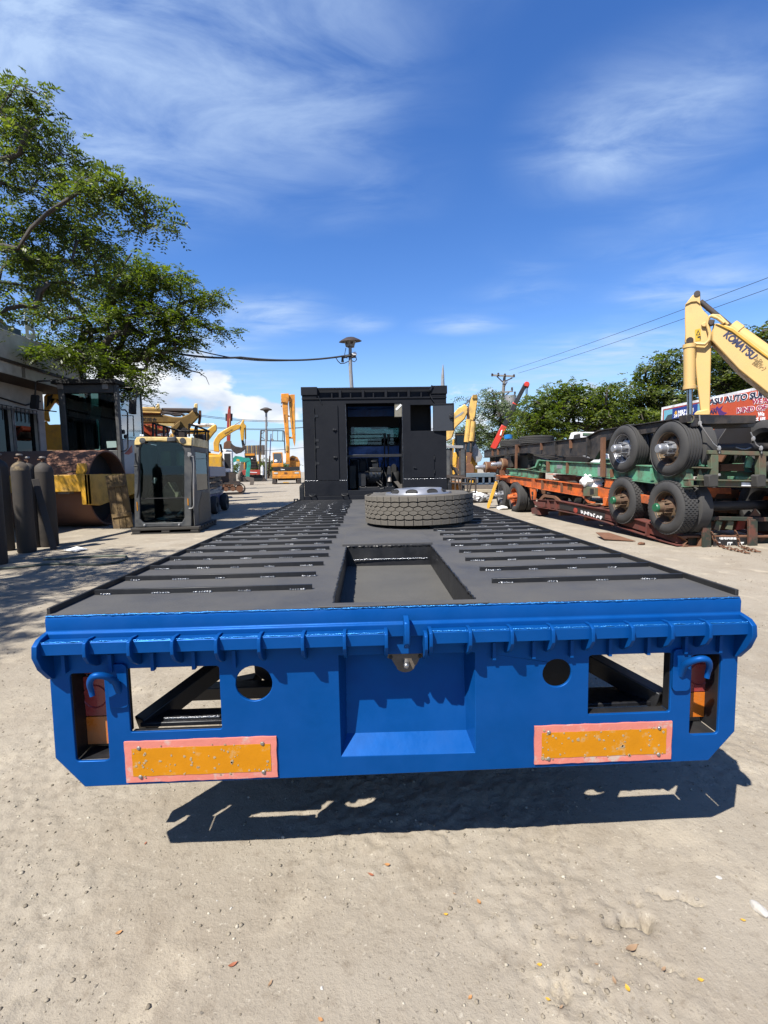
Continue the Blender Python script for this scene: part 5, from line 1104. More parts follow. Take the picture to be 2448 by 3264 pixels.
o_ = F.l(*W2(478, 612), -.26); o2 = F.l(*W2(604, 540), -.26)
put_text(text_mesh('KOMATSU', .3, bold=.012), m_brown, kx, (o_[0], -.256, o_[1]), (o2[0]-o_[0], 0, o2[1]-o_[1]), (0, 0, 1), width=math.hypot(o2[0]-o_[0], o2[1]-o_[1]))
a = F.l(*W2(440, 890)); b = F.l(*W2(600, 1200))
kc = MB().box(a[0], b[0], -.8, .9, b[1], a[1]).obj('operator_cab', m_white, kx, bevel=.06)
MB().box(a[0]+.1, b[0]-.15, -.82, -.802, b[1]+.3, a[1]-.12).obj('cab_window', m_void, kc); MB().box(b[0]+.002, b[0]+.012, -.6, .7, b[1]+.3, a[1]-.15).obj('cab_window', m_void, kc)
MB().box(a[0]-1.8, a[0]-.05, -1.2, 1.2, b[1], b[1]+1.2).obj('engine_housing', m_yel, kx, bevel=.1)
tracks(kx, a[0]-1.2, b[0]+.8, -1.2, 1.2, .8, .5); MB().box(a[0]-.6, b[0]+.2, -.9, .9, .81, b[1]).obj('turntable', m_dkmetal, kx)
# --- shaded excavator arm with the bucket on the ground
F = facing(*W2(350, 1548))
k2 = thing('excavator', 'shaded brown yellow excavator with its black bucket resting on the ground beside the scissor lift', 'excavator', F)
m_yelshade = m_yel
ex('boom', m_yel, k2, F, W2, [(-100, 880), (130, 885), (380, 915), (400, 870), (425, 900), (430, 940), (360, 985), (130, 945), (-100, 950)], .0, .4, .03)
ex('stick', m_yel, k2, F, W2, [(340, 960), (430, 905), (425, 960), (385, 1120), (350, 1280), (318, 1290), (295, 1180)], -.02, .3, .03, yp=0)
ex('bucket', m_dkmetal, k2, F, W2, [(240, 1250), (300, 1170), (340, 1300), (432, 1318), (442, 1385), (408, 1548), (310, 1520), (262, 1480)], -.55, .35, .03, yp=-.1)
for k, px in enumerate((315, 345, 375, 402)): ex('bucket_tooth', m_galv, k2, F, W2, [(px-12, 1518), (px+12, 1522), (px+4, 1556), (px-4, 1554)], -.55+.0, -.47, .01)
a = F.l(*W2(-350, 700)); MB().box(a[0]-2.5, a[0]+1.6, .3, 3.0, 1.0, 2.2).obj('engine_housing', m_yel, k2, bevel=.1); MB().box(a[0]+.3, a[0]+1.6, .3, 1.4, 2.2, 3.2).obj('operator_cab', m_dkmetal, k2, bevel=.06); tracks(k2, a[0]-2.4, a[0]+1.8, .3, 3.0, .95, .6)
# --- teal mini digger
F = facing(*W2(640, 1402))
tl_ = thing('mini_digger', 'teal mini digger with a folded boom and a muddy bucket', 'mini digger', F)
ex('boom', m_teal, tl_, F, W2, [(462, 1270), (455, 1215), (500, 1120), (560, 1010), (620, 955), (700, 950), (800, 975), (860, 985), (868, 1010), (800, 1045), (720, 1035), (640, 1030), (600, 1050), (560, 1150), (530, 1230), (495, 1275)], -.12, .12, .02)
ex('stick', m_teal, tl_, F, W2, [(808, 1000), (815, 975), (845, 972), (870, 1000), (878, 1060), (862, 1200), (855, 1270), (800, 1275), (795, 1200), (815, 1110)], -.10, .10, .02, yp=0)
rod('boom_cylinder', m_teal, tl_, F, W2, (520, 1235), (580, 1110), .06, -.16); rod('stick_cylinder', m_teal, tl_, F, W2, (620, 945), (740, 960), .045, -.05); rod('cylinder_rod', m_chrome, tl_, F, W2, (740, 962), (840, 985), .025, -.05)
o_ = F.l(*W2(650, 1010), -.122); 
MB().prism(F.P(W2, [(655, 990), (700, 1000), (698, 1030), (652, 1020)], -.13), (-.128, -.122), 'y').obj('yellow_decal', m_yel, tl_)
m_mud = mat('muddy_bucket', (.19, .155, .125), .9, 0, .2, 8, .2, 30)
ex('bucket', m_mud, tl_, F, W2, [(790, 1275), (830, 1262), (880, 1275), (925, 1285), (930, 1330), (920, 1395), (860, 1398), (868, 1330), (810, 1320)], -.25, .25, .02)
for px in (868, 888, 908): ex('bucket_tooth', m_mud, tl_, F, W2, [(px-6, 1390), (px+7, 1390), (px+3, 1420), (px-3, 1420)], -.25, -.2, .0)
a = F.l(*W2(370, 1235)); b = F.l(*W2(640, 1290)); MB().box(a[0], b[0]-.3, -.5, .5, b[1]-.1, a[1]).obj('deck', m_void, tl_, bevel=.03)
MB().beam(p3(F, W2, 540, 1260, -.4), p3(F, W2, 630, 1275, -.4), .06, .14).obj('yellow_step', m_yel, tl_)
tracks(tl_, F.l(*W2(415, 1400))[0], F.l(*W2(585, 1400))[0], -.55, .55, F.l(*W2(500, 1312))[1], .3)
ex('dozer_blade', m_dkmetal, tl_, F, W2, [(612, 1370), (640, 1330), (715, 1335), (718, 1405), (640, 1412), (618, 1402)], -.6, .6, .02, yp=-.5)
ex('dozer_arm', m_dkmetal, tl_, F, W2, [(560, 1300), (640, 1310), (650, 1350), (560, 1340)], -.3, .3, .01)
pu = F.P(W2, [(398, 1235), (400, 1050), (425, 1070), (428, 1230)], .3); MB().prism(pu, (.25, .35), 'y').obj('rear_guard', m_teal, tl_, bevel=.02)
# --- second teal machine behind the lift
F = facing(*W2(210, 1440)); F = Fr(F.loc*1.25, F.rz)
t2 = thing('mini_digger', 'teal digger mostly hidden behind the black lift railing', 'mini digger', F)
ex('boom', m_teal, t2, F, W2, [(150, 1100), (150, 990), (185, 940), (215, 960), (210, 1060), (200, 1110)], -.2, .2, .03)
ex('body', m_teal, t2, F, W2, [(60, 1110), (210, 1105), (290, 1130), (280, 1190), (60, 1190)], -.8, .8, .05); ex('white_post', m_white, t2, F, W2, [(265, 950), (295, 950), (292, 1040), (268, 1040)], -.1, .1, .02)
tracks(t2, F.l(*W2(40, 1300))[0], F.l(*W2(320, 1300))[0], -.9, .9, F.l(*W2(0, 1195))[1]-.02, .45)
# --- red excavator boom seen from the front, upright
F = Fr(at_depth(W2(540, 1300)[0], 46).loc, at_depth(W2(540, 1300)[0], 46).rz)
rx = thing('excavator', 'distant red excavator with its boom pointing straight up', 'excavator', F)
ex('boom', m_red, rx, F, W2, [(500, 720), (505, 400), (515, 260), (528, 172), (562, 170), (565, 280), (570, 420), (558, 720)], -.3, .3, .04)
rod('boom_cylinder', m_dkmetal, rx, F, W2, (497, 285), (497, 400), .09, -.1); rod('boom_cylinder', m_dkmetal, rx, F, W2, (578, 285), (574, 400), .09, -.1); ex('boom_head', m_rust, rx, F, W2, [(530, 190), (530, 165), (565, 165), (565, 190)], -.35, .35, .02)
ex('boom_rib', m_pale, rx, F, W2, [(540, 620), (545, 360), (552, 360), (556, 620)], -.36, -.302, .01)
ex('boom_foot', m_rust, rx, F, W2, [(448, 830), (455, 740), (500, 705), (575, 712), (575, 830)], -.4, .4, .04)
ex('car_body', m_white, rx, F, W2, [(420, 1100), (430, 835), (600, 860), (600, 1100)], .5, 2.0, .06, yp=0); tracks(rx, F.l(*W2(380, 1300))[0], F.l(*W2(640, 1300))[0], -.2, 2.6, .9, .6); MB().box(F.l(*W2(430, 1200))[0], F.l(*W2(590, 1200))[0], .4, 2.0, .91, F.l(*W2(500, 1095))[1]).obj('turntable', m_dkmetal, rx)
# --- red compactor truck front with black louvres
F = facing(*W2(930, 1342))
rt = thing('red_machine', 'red fronted machine with a black louvred hood and orange sign', 'machine', F)
xs_ = lambda x: F.l(*W2(x, 1200))[0]; zs_ = lambda y: F.l(*W2(900, y))[1]
MB().prism([(xs_(790), zs_(1150)), (xs_(790), zs_(892)), (xs_(958), zs_(905)), (xs_(990), zs_(1130))], (0.1, 2.6), 'y').obj('hood', m_void, rt, bevel=.04)
for k in range(6): MB().box(xs_(868), xs_(968), -.02, .08, zs_(1010+k*24), zs_(1000+k*24)).obj('louvre', m_dkmetal, rt)
MB().box(xs_(803), xs_(948), .03, .08, zs_(938), zs_(905)).obj('orange_sign', m_ora, rt); MB().sphere((xs_(905), .02, zs_(985)), .12, 10, (1, .5, .7)).obj('white_lamp', m_whitetext, rt)
MB().box(xs_(745), xs_(1020), -.25, .09, zs_(1235), zs_(1160)).obj('red_bumper', m_red, rt, bevel=.03); MB().beam((xs_(862), -.262, zs_(1195)), (xs_(972), -.262, zs_(1202)), .02, .09).obj('white_marking', m_whitetext, rt)
MB().prism([(xs_(690), 0.0), (xs_(930), 0.0), (xs_(1060), .1), (xs_(1050), zs_(1240)), (xs_(880), zs_(1240)), (xs_(700), zs_(1270))], (0.0, 2.5), 'y').obj('chassis', m_void, rt, bevel=.05)
MB().lathe([(.3, -.2), (.75, -.22), (.85, -.1), (.85, .1), (.75, .22), (.3, .2)], (xs_(720), -.2, .95), (.9, -.45, 0), 24, closed=True).obj('wheel', m_mud, rt)
ex('orange_body', m_ora, rt, F, W2, [(765, 1145), (770, 1045), (790, 1045), (795, 1145)], .2, 1.8, .04); MB().box(xs_(985), xs_(1010), .2, .5, zs_(1065), zs_(1030)).obj('marker_lamp', m_yel, rt)
ex('front_blade', m_dkmetal, rt, F, W2, [(700, 1285), (790, 1265), (815, 1350), (740, 1352)], -.6, -.2, .02, yp=-.4); ex('front_blade', m_dkmetal, rt, F, W2, [(1040, 1340), (1085, 1270), (1140, 1345)], -.5, -.1, .02, yp=-.4)
# --- orange rough terrain crane
F = facing(*W2(1400, 1380))
oc = thing('mobile_crane', 'orange mobile crane facing the camera with its boom raised', 'crane', F)
xs_ = lambda x: F.l(*W2(x, 1200))[0]; zs_ = lambda y: F.l(*W2(1400, y))[1]
MB().box(xs_(1212), xs_(1650), -.1, 5.5, zs_(1295), zs_(1175)).obj('chassis_front', m_ora, oc, bevel=.04)
MB().box(xs_(1208), xs_(1652), -.18, -.102, zs_(1290), zs_(1245)).obj('bumper', m_ora, oc, bevel=.02)
MB().box(xs_(1225), xs_(1640), -.14, -.05, zs_(1172), zs_(1115)).obj('grille_band', m_void, oc, bevel=.02)
for px in (1265, 1590): MB().box(xs_(px-32), xs_(px+32), -.13, -.102, zs_(1222), zs_(1198)).obj('headlamp', mat('lamp_glass', (.7, .68, .6), .2), oc, bevel=.02)
MB().box(xs_(1395), xs_(1440), -.13, -.102, zs_(1222), zs_(1198)).obj('badge_plate', m_rust, oc); put_text(text_mesh('Tadano', .2, bold=.01), m_whitetext, oc, (xs_(1342), -.142, zs_(1160)), (1, 0, 0), (0, 0, 1), width=xs_(1405)-xs_(1342))
for px in (1240, 1620):
    for yy in (.9, 4.4): MB().lathe([(.35, -.25), (.7, -.28), (.78, -.15), (.78, .15), (.7, .28), (.35, .25)], (xs_(px), yy, .78), (1, 0, 0), 26, closed=True).obj('wheel', m_rubber, oc)
MB().box(xs_(1290), xs_(1570), .4, 5.2, .45, zs_(1296)).obj('axle_housing', m_void, oc)
ex('outrigger', m_dkmetal, oc, F, W2, [(1205, 1380), (1212, 1300), (1260, 1305), (1285, 1370)], -.3, -.12, .02); ex('outrigger', m_dkmetal, oc, F, W2, [(1590, 1370), (1600, 1300), (1650, 1300), (1652, 1375)], -.3, -.12, .02)
ex('tow_bar', m_yel, oc, F, W2, [(1370, 1362), (1385, 1350), (1460, 1350), (1475, 1362)], -.5, -.3, .0)
cbx = MB().prism([(xs_(1228), zs_(1070)), (xs_(1222), zs_(885)), (xs_(1380), zs_(885)), (xs_(1385), zs_(1070))], (.2, 1.9), 'y').obj('operator_cab', m_ora, oc, bevel=.05)
MB().prism([(xs_(1240), zs_(1050)), (xs_(1238), zs_(900)), (xs_(1362), zs_(900)), (xs_(1366), zs_(1050))], (.185, .198), 'y').obj('windscreen', mat('grey_glass', (.10, .12, .14), .1), cbx); MB().sphere((xs_(1270), .18, zs_(1020)), .22, 10, (1, .2, .8)).obj('white_helmet', m_whitetext, cbx); MB().beam((xs_(1320), .17, zs_(1050)), (xs_(1365), .17, zs_(975)), .02, .05).obj('wiper', m_galv, cbx)
MB().prism([(xs_(1200), zs_(1112)), (xs_(1205), zs_(1060)), (xs_(1385), zs_(1060)), (xs_(1390), zs_(1112))], (.1, 2.2), 'y').obj('cab_base', m_ora, oc, bevel=.04)
ex('winch_housing', m_ora, oc, F, W2, [(1470, 1112), (1480, 1030), (1490, 950), (1530, 935), (1600, 960), (1640, 1030), (1640, 1112)], .4, 3.5, .06); ex('winch_drum', m_rust, oc, F, W2, [(1490, 1015), (1500, 970), (1600, 985), (1615, 1015)], .3, .398, .03)
for px in (1405, 1430, 1450): rod('hoist_cable', m_dkmetal, oc, F, W2, (px, 905), (px-4 if px < 1420 else px, 560), .025, 1.0, 5)
# the boom leans towards the camera side
ex('boom', m_ora, oc, F, W2, [(1420, 1070), (1425, 760), (1390, 420), (1368, 180), (1362, 60), (1452, 60), (1455, 300), (1478, 740), (1485, 1070)], -.2, .5, .05, yp=.2)
ex('boom_head', m_ora, oc, F, W2, [(1350, 110), (1345, -15), (1465, -20), (1470, 60), (1455, 130)], -.35, .65, .04, yp=.2)
for k in range(4): MB().cyl(p3(F, W2, 1345, 20+k*50, .2), p3(F, W2, 1358, 20+k*50, .2), .1, n=10).obj('sheave', m_rust, oc)
ex('fly_jib', m_ora, oc, F, W2, [(1468, 130), (1466, 0), (1500, -10), (1560, -10), (1562, 130), (1572, 690), (1560, 800), (1540, 740), (1520, 640), (1490, 400)], .0, .3, .03, yp=.2)
ex('jib_web', m_void, oc, F, W2, [(1490, 330), (1480, 110), (1500, 110), (1515, 400)], -.03, -.002, .0, yp=.0); rod('jib_chord', m_pale, oc, F, W2, (1488, 120), (1520, 500), .05, -.06, 6); rod('jib_chord', m_pale, oc, F, W2, (1550, 120), (1560, 600), .05, -.06, 6)
ex('boom_collar', m_pale, oc, F, W2, [(1418, 865), (1420, 770), (1448, 770), (1448, 865)], -.32, -.22, .02); ex('boom_seam', m_rust, oc, F, W2, [(1405, 420), (1395, 300), (1408, 300), (1418, 420)], -.22, -.202, .0)
rod('jib_stay', m_ora, oc, F, W2, (1455, 320), (1480, 330), .1, .1); rod('jib_stay', m_ora, oc, F, W2, (1472, 660), (1530, 660), .12, .1)
# --- gantry frame, poles and hoarding far behind
F = facing(*W2(1000, 1345)); F = Fr(F.loc*1.12, F.rz)
gt = thing('steel_gantry', 'thin steel gantry frame with leaning legs beside the lamp post', 'gantry', F)
for a_, b_, r_ in (((1000, 1280), (1035, 545), .16), ((1030, 548), (1395, 552), .08), ((1025, 705), (1405, 712), .08), ((1410, 900), (1388, 555), .10)): rod('leg' if a_[1] > 800 else 'rail', m_dkmetal, gt, F, W2, a_, b_, r_, 0, 6)
for a_, b_ in (((1065, 700), (1068, 550)), ((1135, 705), (1135, 550)), ((1210, 705), (1218, 550)), ((1292, 705), (1295, 550)), ((1367, 710), (1370, 555)), ((1040, 600), (1110, 550)), ((1030, 640), (1110, 700))): rod('strut', m_rust, gt, F, W2, a_, b_, .05, 0, 5)
pp = thing('leaning_pole', 'leaning red and blue pole right of the lamp post', 'pole', F)
rod('lower_pole', m_rust, pp, F, W2, (1150, 1290), (1172, 940), .14, -.4, 6); rod('upper_pole', m_bluep, pp, F, W2, (1172, 938), (1190, 600), .09, -.4, 6); ex('pole_clamp', m_galv, pp, F, W2, [(1180, 660), (1235, 685), (1215, 725), (1200, 700)], -.5, -.3, .01)
pp = thing('leaning_pole', 'red and white striped pole standing left of the leaning pole', 'pole', F)
for k in range(6): rod('pole_band', (m_red, m_white)[k % 2], pp, F, W2, (1110+k*.5, 1285-k*75), (1110+(k+1)*.5, 1287-(k+1)*75), .13, -.8, 8)
ex('pole_box', m_galv, pp, F, W2, [(1095, 1100), (1095, 1040), (1130, 1040), (1130, 1100)], -1.1, -.92, .02)
gc = thing('white_tank', 'white upright cylinder tank beside the red machine', 'tank', F); rod('tank_body', m_white, gc, F, W2, (1055, 1240), (1055, 1110), .3, -1.5, 12); rod('tank_neck', m_white, gc, F, W2, (1055, 1110), (1055, 1085), .12, -1.5, 10); rod('tank_foot', m_dkmetal, gc, F, W2, (1055, 1345), (1055, 1240), .25, -1.5, 10)
F = facing(*W2(950, 1335)); F = Fr(F.loc*1.3, F.rz)
hd_ = thing('hoarding', 'grey screen fence on posts standing behind the machines', 'fence', F)
xa_ = F.l(*W2(790, 900))[0]; xb_ = F.l(*W2(1100, 900))[0]; n = 9
for k in range(n):
    a_, b_ = xa_+(xb_-xa_)*k/n, xa_+(xb_-xa_)*(k+1)/n; zt_ = F.l(*W2(945, 782-8*k/n))[1]; zb_ = F.l(*W2(945, 920+10*k/n))[1]
    MB().box(a_+.02, b_-.02, -.02, .02, zb_, zt_).obj('panel', mat('screen_mesh', (.16, .155, .15), .8, 0, .2, 1) if k == 0 else bpy.data.materials['screen_mesh'], hd_)
    MB().box(a_-.06, a_+.06, -.09, -.022, 0, zt_+.05).obj('post', m_pale if k % 2 else m_rust, hd_)
bank = MB().prism([(xa_-2, 0), (xb_+3, 0), (xb_+2.5, F.l(*W2(900, 1040))[1]), (xa_-1, F.l(*W2(900, 1010))[1])], (.3, 5), 'y').obj('earth_bank', m_mud, None); bank.location = (F.loc[0], F.loc[1], 0); bank.rotation_euler = (0, 0, F.rz); bank['kind'] = 'structure'
# --- lamp post
F = facing(*W2(1112, 1330))
lp_ = thing('lamp_post', 'pale lamp post topped by a dark disc head among the machines', 'lamp post', F)
rod('post', m_galv, lp_, F, W2, (1112, 1340), (1116, 245), .19, 0, 12)
c = F.l(*W2(1113, 228)); MB().lathe([(.001, .45), (.35, .4), (1.0, .12), (1.05, 0), (.5, -.12), (.18, -.55), (.15, -.6)], (c[0], 0, c[1]), n=20).obj('lamp_head', m_dkmetal, lp_, smooth=50)
ex('junction_box', m_galv, lp_, F, W2, [(1128, 480), (1128, 420), (1138, 420), (1138, 480)], -.1, .1, .01)
# --- yellow crane boom lying horizontally, dappled with shade
F = at_depth(X2(600, 900)[0], 26); F = Fr(F.loc, F.rz)
yc_ = thing('crane_boom', 'old ochre crane boom lying level behind the digger cab with black characters on it', 'crane boom', F)
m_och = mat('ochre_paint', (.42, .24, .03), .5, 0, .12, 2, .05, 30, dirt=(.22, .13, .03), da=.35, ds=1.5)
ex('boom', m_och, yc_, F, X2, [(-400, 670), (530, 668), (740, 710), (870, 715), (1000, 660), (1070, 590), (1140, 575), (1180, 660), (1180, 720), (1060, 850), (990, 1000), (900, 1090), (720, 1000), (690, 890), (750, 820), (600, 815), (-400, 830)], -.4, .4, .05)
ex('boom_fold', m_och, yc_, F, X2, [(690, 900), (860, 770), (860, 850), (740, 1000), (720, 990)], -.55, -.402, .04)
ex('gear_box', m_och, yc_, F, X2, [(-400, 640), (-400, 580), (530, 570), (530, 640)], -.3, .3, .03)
rod('pipe_run', m_pale, yc_, F, X2, (-400, 575), (420, 570), .09, -.2); rod('pipe_run', m_rust, yc_, F, X2, (-400, 648), (520, 650), .07, -.35); rod('pipe_run', m_pale, yc_, F, X2, (130, 630), (500, 640), .04, -.42); rod('top_tube', m_dkmetal, yc_, F, X2, (530, 598), (1085, 605), .13, 0)
MB().tube(line(X2, F, [(530, 625), (640, 640), (700, 650), (800, 660), (880, 665), (940, 700)], -.3), .06, 6).tube(line(X2, F, [(530, 660), (600, 650), (680, 660), (760, 690), (870, 685)], -.35), .05, 6).obj('hydraulic_hose', m_dkmetal, yc_)
ex('upright', m_cream, yc_, F, X2, [(430, 575), (432, 510), (445, 505), (447, 480), (488, 480), (497, 575)], -.25, .25, .03); ex('upright', m_cream, yc_, F, X2, [(1110, 580), (1105, 490), (1112, 470), (1165, 470), (1165, 650), (1140, 580)], .1, .5, .03, yp=0)
ex('pale_stripe', m_cream, yc_, F, X2, [(470, 845), (480, 825), (750, 828), (740, 880), (650, 880)], -.46, -.402, .01); MB().tube(line(X2, F, [(1200, 600), (1205, 700), (1185, 840)], .2), .07, 6).obj('hose', m_rust, yc_)
rod('pivot_pin', m_dkmetal, yc_, F, X2, (1108, 605), (1108, 604.9), .1) if False else MB().cyl((F.l(*X2(1108, 605))[0], -.46, F.l(*X2(1108, 605))[1]), (F.l(*X2(1108, 605))[0], .46, F.l(*X2(1108, 605))[1]), .12).obj('pivot_pin', m_dkmetal, yc_)
o_ = F.l(*X2(90, 785), -.405); wd_ = F.l(*X2(445, 785), -.405)[0]-o_[0]
put_text(text_mesh('森林組合', .5, bold=.012), m_void, yc_, (o_[0], -.403, o_[1]), (1, 0, 0), (0, 0, 1), width=wd_, height=F.l(*X2(0, 715), -.405)[1]-o_[1])
for px in (-250, 850): a = F.l(*X2(px, 900)); MB().box(a[0]-.3, a[0]+.3, -.5, .5, 0, a[1]-.05).obj('stand', m_dkmetal, yc_, bevel=.02)
# --- red orange excavator boom
F = at_depth(X2(400, 950)[0], 23.5); F = Fr(F.loc, F.rz)
hb = thing('excavator', 'red orange excavator boom lying behind the lift railing with white lettering', 'excavator', F)
m_hit = mat('red_orange_paint', (.60, .07, .015), .42, 0, .1, 2, .04, 30, dirt=(.45, .10, .03), da=.2)
ex('boom', m_hit, hb, F, X2, [(130, 895), (190, 840), (380, 835), (520, 880), (680, 920), (680, 950), (610, 1080), (480, 1090), (330, 1060), (240, 1000), (130, 930)], -.35, .35, .05)
ex('boom_flange', mat('pale_orange_trim', (.75, .35, .08), .5), hb, F, X2, [(200, 845), (520, 925), (620, 955), (620, 975), (510, 950), (380, 925)], -.42, -.352, .01); ex('dark_shoe', m_dkmetal, hb, F, X2, [(130, 940), (240, 1010), (320, 1060), (130, 1060)], -.5, .5, .03)
o_ = F.l(*X2(462, 1050), -.36); put_text(text_mesh('HITACHI', .4, bold=.012), m_whitetext, hb, (o_[0], -.354, o_[1]), (1, 0, .06), (0, 0, 1), width=F.l(*X2(700, 1050), -.36)[0]-o_[0])
ex('body', m_hit, hb, F, X2, [(-300, 1400), (-300, 1100), (120, 1100), (130, 940), (240, 1010), (330, 1060), (330, 1400)], .4, 2.4, .06, yp=0); ex('stick', m_hit, hb, F, X2, [(830, 1580), (720, 1570), (800, 1480), (840, 1340), (905, 1330), (905, 1440)], -.2, .2, .03); tracks(hb, F.l(*X2(-350, 1500))[0], F.l(*X2(900, 1500))[0], .2, 2.8, 1.0, .6)
# --- yellow boom end with white rod
F = at_depth(X2(1300, 950)[0], 29); F = Fr(F.loc, F.rz)
yb_ = thing('excavator', 'bright yellow excavator boom end with a long white rod beside the lift railing', 'excavator', F)
ex('boom', m_yel, yb_, F, X2, [(700, 1000), (1000, 905), (1180, 930), (1330, 935), (1440, 850), (1480, 840), (1500, 870), (1505, 945), (1460, 990), (1360, 1120), (1320, 1180), (1310, 1010), (1000, 1000), (700, 1100)], -.3, .3, .05)
rod('white_rod', m_white, yb_, F, X2, (1080, 855), (1450, 857), .1, 0); ex('painted_boom_shade', m_och, yb_, F, X2, [(1310, 1190), (1320, 1000), (1345, 990), (1360, 1115)], -.36, -.302, .01)  # darker ochre sheet laid on the boom stands for its shade
ex('body', m_yel, yb_, F, X2, [(500, 1600), (500, 1250), (1180, 1250), (1190, 1600)], .4, 2.6, .06); ex('lower_boom', m_och, yb_, F, X2, [(1225, 1420), (1225, 1340), (1520, 1345), (1555, 1310), (1575, 1330), (1560, 1400), (1480, 1420)], .1, .45, .03, yp=.1) if False else None
MB().prism(F.P(X2, [(560, 1300), (700, 1000), (700, 1100), (760, 1300)], 0), (-.3, .3), 'y').obj('boom_root', m_yel, yb_, bevel=.04); tracks(yb_, F.l(*X2(450, 1500))[0], F.l(*X2(1200, 1500))[0], .3, 2.8, .9, .6)
# --- yellow loader between the building and the roller
F = at_depth(W1(580, 800)[0], 23); F = Fr(F.loc, F.rz)
yl = thing('wheel_loader', 'yellow loader seen through the gap between the building and the roller cab', 'loader', F)
ex('lift_arm', m_yel, yl, F, W1, [(505, 860), (505, 590), (550, 540), (720, 530), (900, 640), (900, 720), (700, 700), (640, 640), (560, 760), (580, 870)], -.3, .3, .05)
ex('body', m_yel, yl, F, W1, [(505, 1200), (505, 870), (540, 860), (560, 905), (640, 900), (900, 900), (900, 1200)], .4, 2.6, .08, yp=0); ex('cylinder_hose', m_void, yl, F, W1, [(530, 720), (545, 590), (610, 560), (600, 600), (560, 690)], -.36, -.302, .01)
for px in (560, 860): a = F.l(*W1(px, 1100)); MB().lathe([(.3, -.3), (.85, -.32), (.95, -.2), (.95, .2), (.85, .32), (.3, .3)], (a[0], .3, .95), (0, 1, 0), 24, closed=True).obj('wheel', m_rubber, yl)
# ------------------------------------------------------------------ light mast with a tin hat behind the bulkhead
F = at_depth(V3(520, 300)[0], 24); F = Fr(F.loc, F.rz)
lm = thing('light_mast', 'pale pole with a rusty tin hat, floodlights and a camera arm behind the bulkhead', 'light mast', F)
MB().tube(line(V3, F, [(530, 1300), (524, 440), (515, 300), (512, 130)]), [.10, .095, .09, .08], 10).obj('pole', m_galv, lm)
c = F.l(*V3(513, 85)); kk = F.l(*V3(600, 85))[0]-c[0]
hat = MB().lathe([(.001, kk*.30), (kk*.35, kk*.27), (kk*.8, kk*.06), (kk*.97, -kk*.06), (kk, -kk*.08), (kk*.8, kk*.03), (kk*.3, kk*.22), (.001, kk*.25)], (0, 0, 0), n=24).obj('tin_hat', mat('dark_tin', (.05, .032, .026), .6, .2, .3, 6, .1, 30), lm, smooth=50); hat.location = (c[0], 0, c[1]); hat.rotation_euler = (.12, math.radians(-3), 0)
for a_ in (.3, 1.6, 2.9, 4.2, 5.4):
    o = MB().box(-.16, .16, -.02, .12, -.2, .18).obj('floodlight', m_galv, lm, bevel=.02); o.location = (c[0]+kk*.38*math.sin(a_), -kk*.38*math.cos(a_), c[1]-.12); o.rotation_euler = (math.radians(18), 0, a_)
MB().lathe([(.12, 0), (.22, .12), (.26, .22), (.001, .22)], (c[0], 0, F.l(*V3(512, 135))[1]), n=14).obj('lamp_bowl', m_dkmetal, lm)
MB().tube(line(V3, F, [(455, 247), (455, 212), (500, 200), (530, 192)], -.1), .07, 8).obj('camera_arm', m_black, lm)
ex('camera', m_white, lm, F, V3, [(525, 185), (530, 172), (552, 166), (563, 180), (560, 192), (535, 196)], -.25, -.05, .02); ex('junction_box', m_dkmetal, lm, F, V3, [(523, 212), (525, 190), (555, 190), (555, 208)], -.2, .0, .02)
MB().tube(line(V3, F, [(400, 207), (420, 240), (440, 258), (470, 255), (500, 240)], -.1), .022, 5).tube(line(V3, F, [(555, 205), (560, 230), (545, 245), (522, 235)], -.1), .022, 5).tube(line(V3, F, [(480, 140), (470, 190), (490, 220)], -.1), .018, 5).obj('loose_cable', m_greyconduit, lm)
F2 = at_depth(V3(1213, 400)[0], 30)
wp2 = thing('thin_mast', 'thin pale mast rising behind the right corner of the bulkhead', 'mast', F2)
MB().tube(line(V3, F2, [(1210, 1300), (1211, 430), (1212, 330), (1214, 265)]), [.13, .12, .08, .02], 8).obj('mast_tube', m_galv, wp2)
# overhead cable from the tree to the light mast
def wire(name, pts, r, lab, grp=None, sag=0):
    n = 26; out = []
    for (a, b) in zip(pts[:-1], pts[1:]):
        a = np.array(a); b = np.array(b)
        for i in range(n+1):
            t = i/n; p = a+(b-a)*t; out.append((p[0], p[1], p[2]-sag*4*t*(1-t)))
    o = MB().tube(out, r, 5).obj(name, m_greyconduit, None); return tag(o, lab, 'cable', grp)
def at3(V, x, y, d):
    r = ray(*V(x, y)); return EYE+r*(d/math.hypot(r[0], r[1]))
tip = F.world(p3(F, V3, 500, 195, -.05))
wire('overhead_cable', [at3(DD, 300, 745, 21), at3(DD, 520, 772, 22.5), tip], .045, 'sagging black cable running from the left tree to the light mast', sag=.18)
wire('overhead_cable', [at3(DD, 395, 748, 21.5), at3(DD, 560, 779, 23), tip], .025, 'thinner wire hanging just under the sagging cable of the light mast', sag=.1)
for k, (ya, yb, d) in enumerate(((376, 524, 75), (388, 534, 75.5), (490, 585, 74), (505, 590, 74.5), (720, 765, 73))):
    wire('power_line', [at3(V2, 60, ya-14, d), at3(V2, 1560, yb, d), at3(V2, 3300, yb+40, d+10)], .035, ('topmost', 'second from the top', 'middle one', 'second from the bottom', 'lowest')[k]+' of five power lines crossing the sky behind the left machines', 'power lines behind the machines', sag=.9)
for k, (pa, pb) in enumerate((((1659, 588), (1100, 800)), ((1659, 612), (1120, 806)))):
    e = at3(DD, pb[0], pb[1], 42); s0 = at3(DD, pa[0], pa[1], 26); s0 = s0+(s0-e)*.5
    wire('power_line', [s0, e], .012, ('upper' if k == 0 else 'lower')+' thin wire slanting down across the right sky to the utility pole', 'wires at the utility pole', sag=.25)
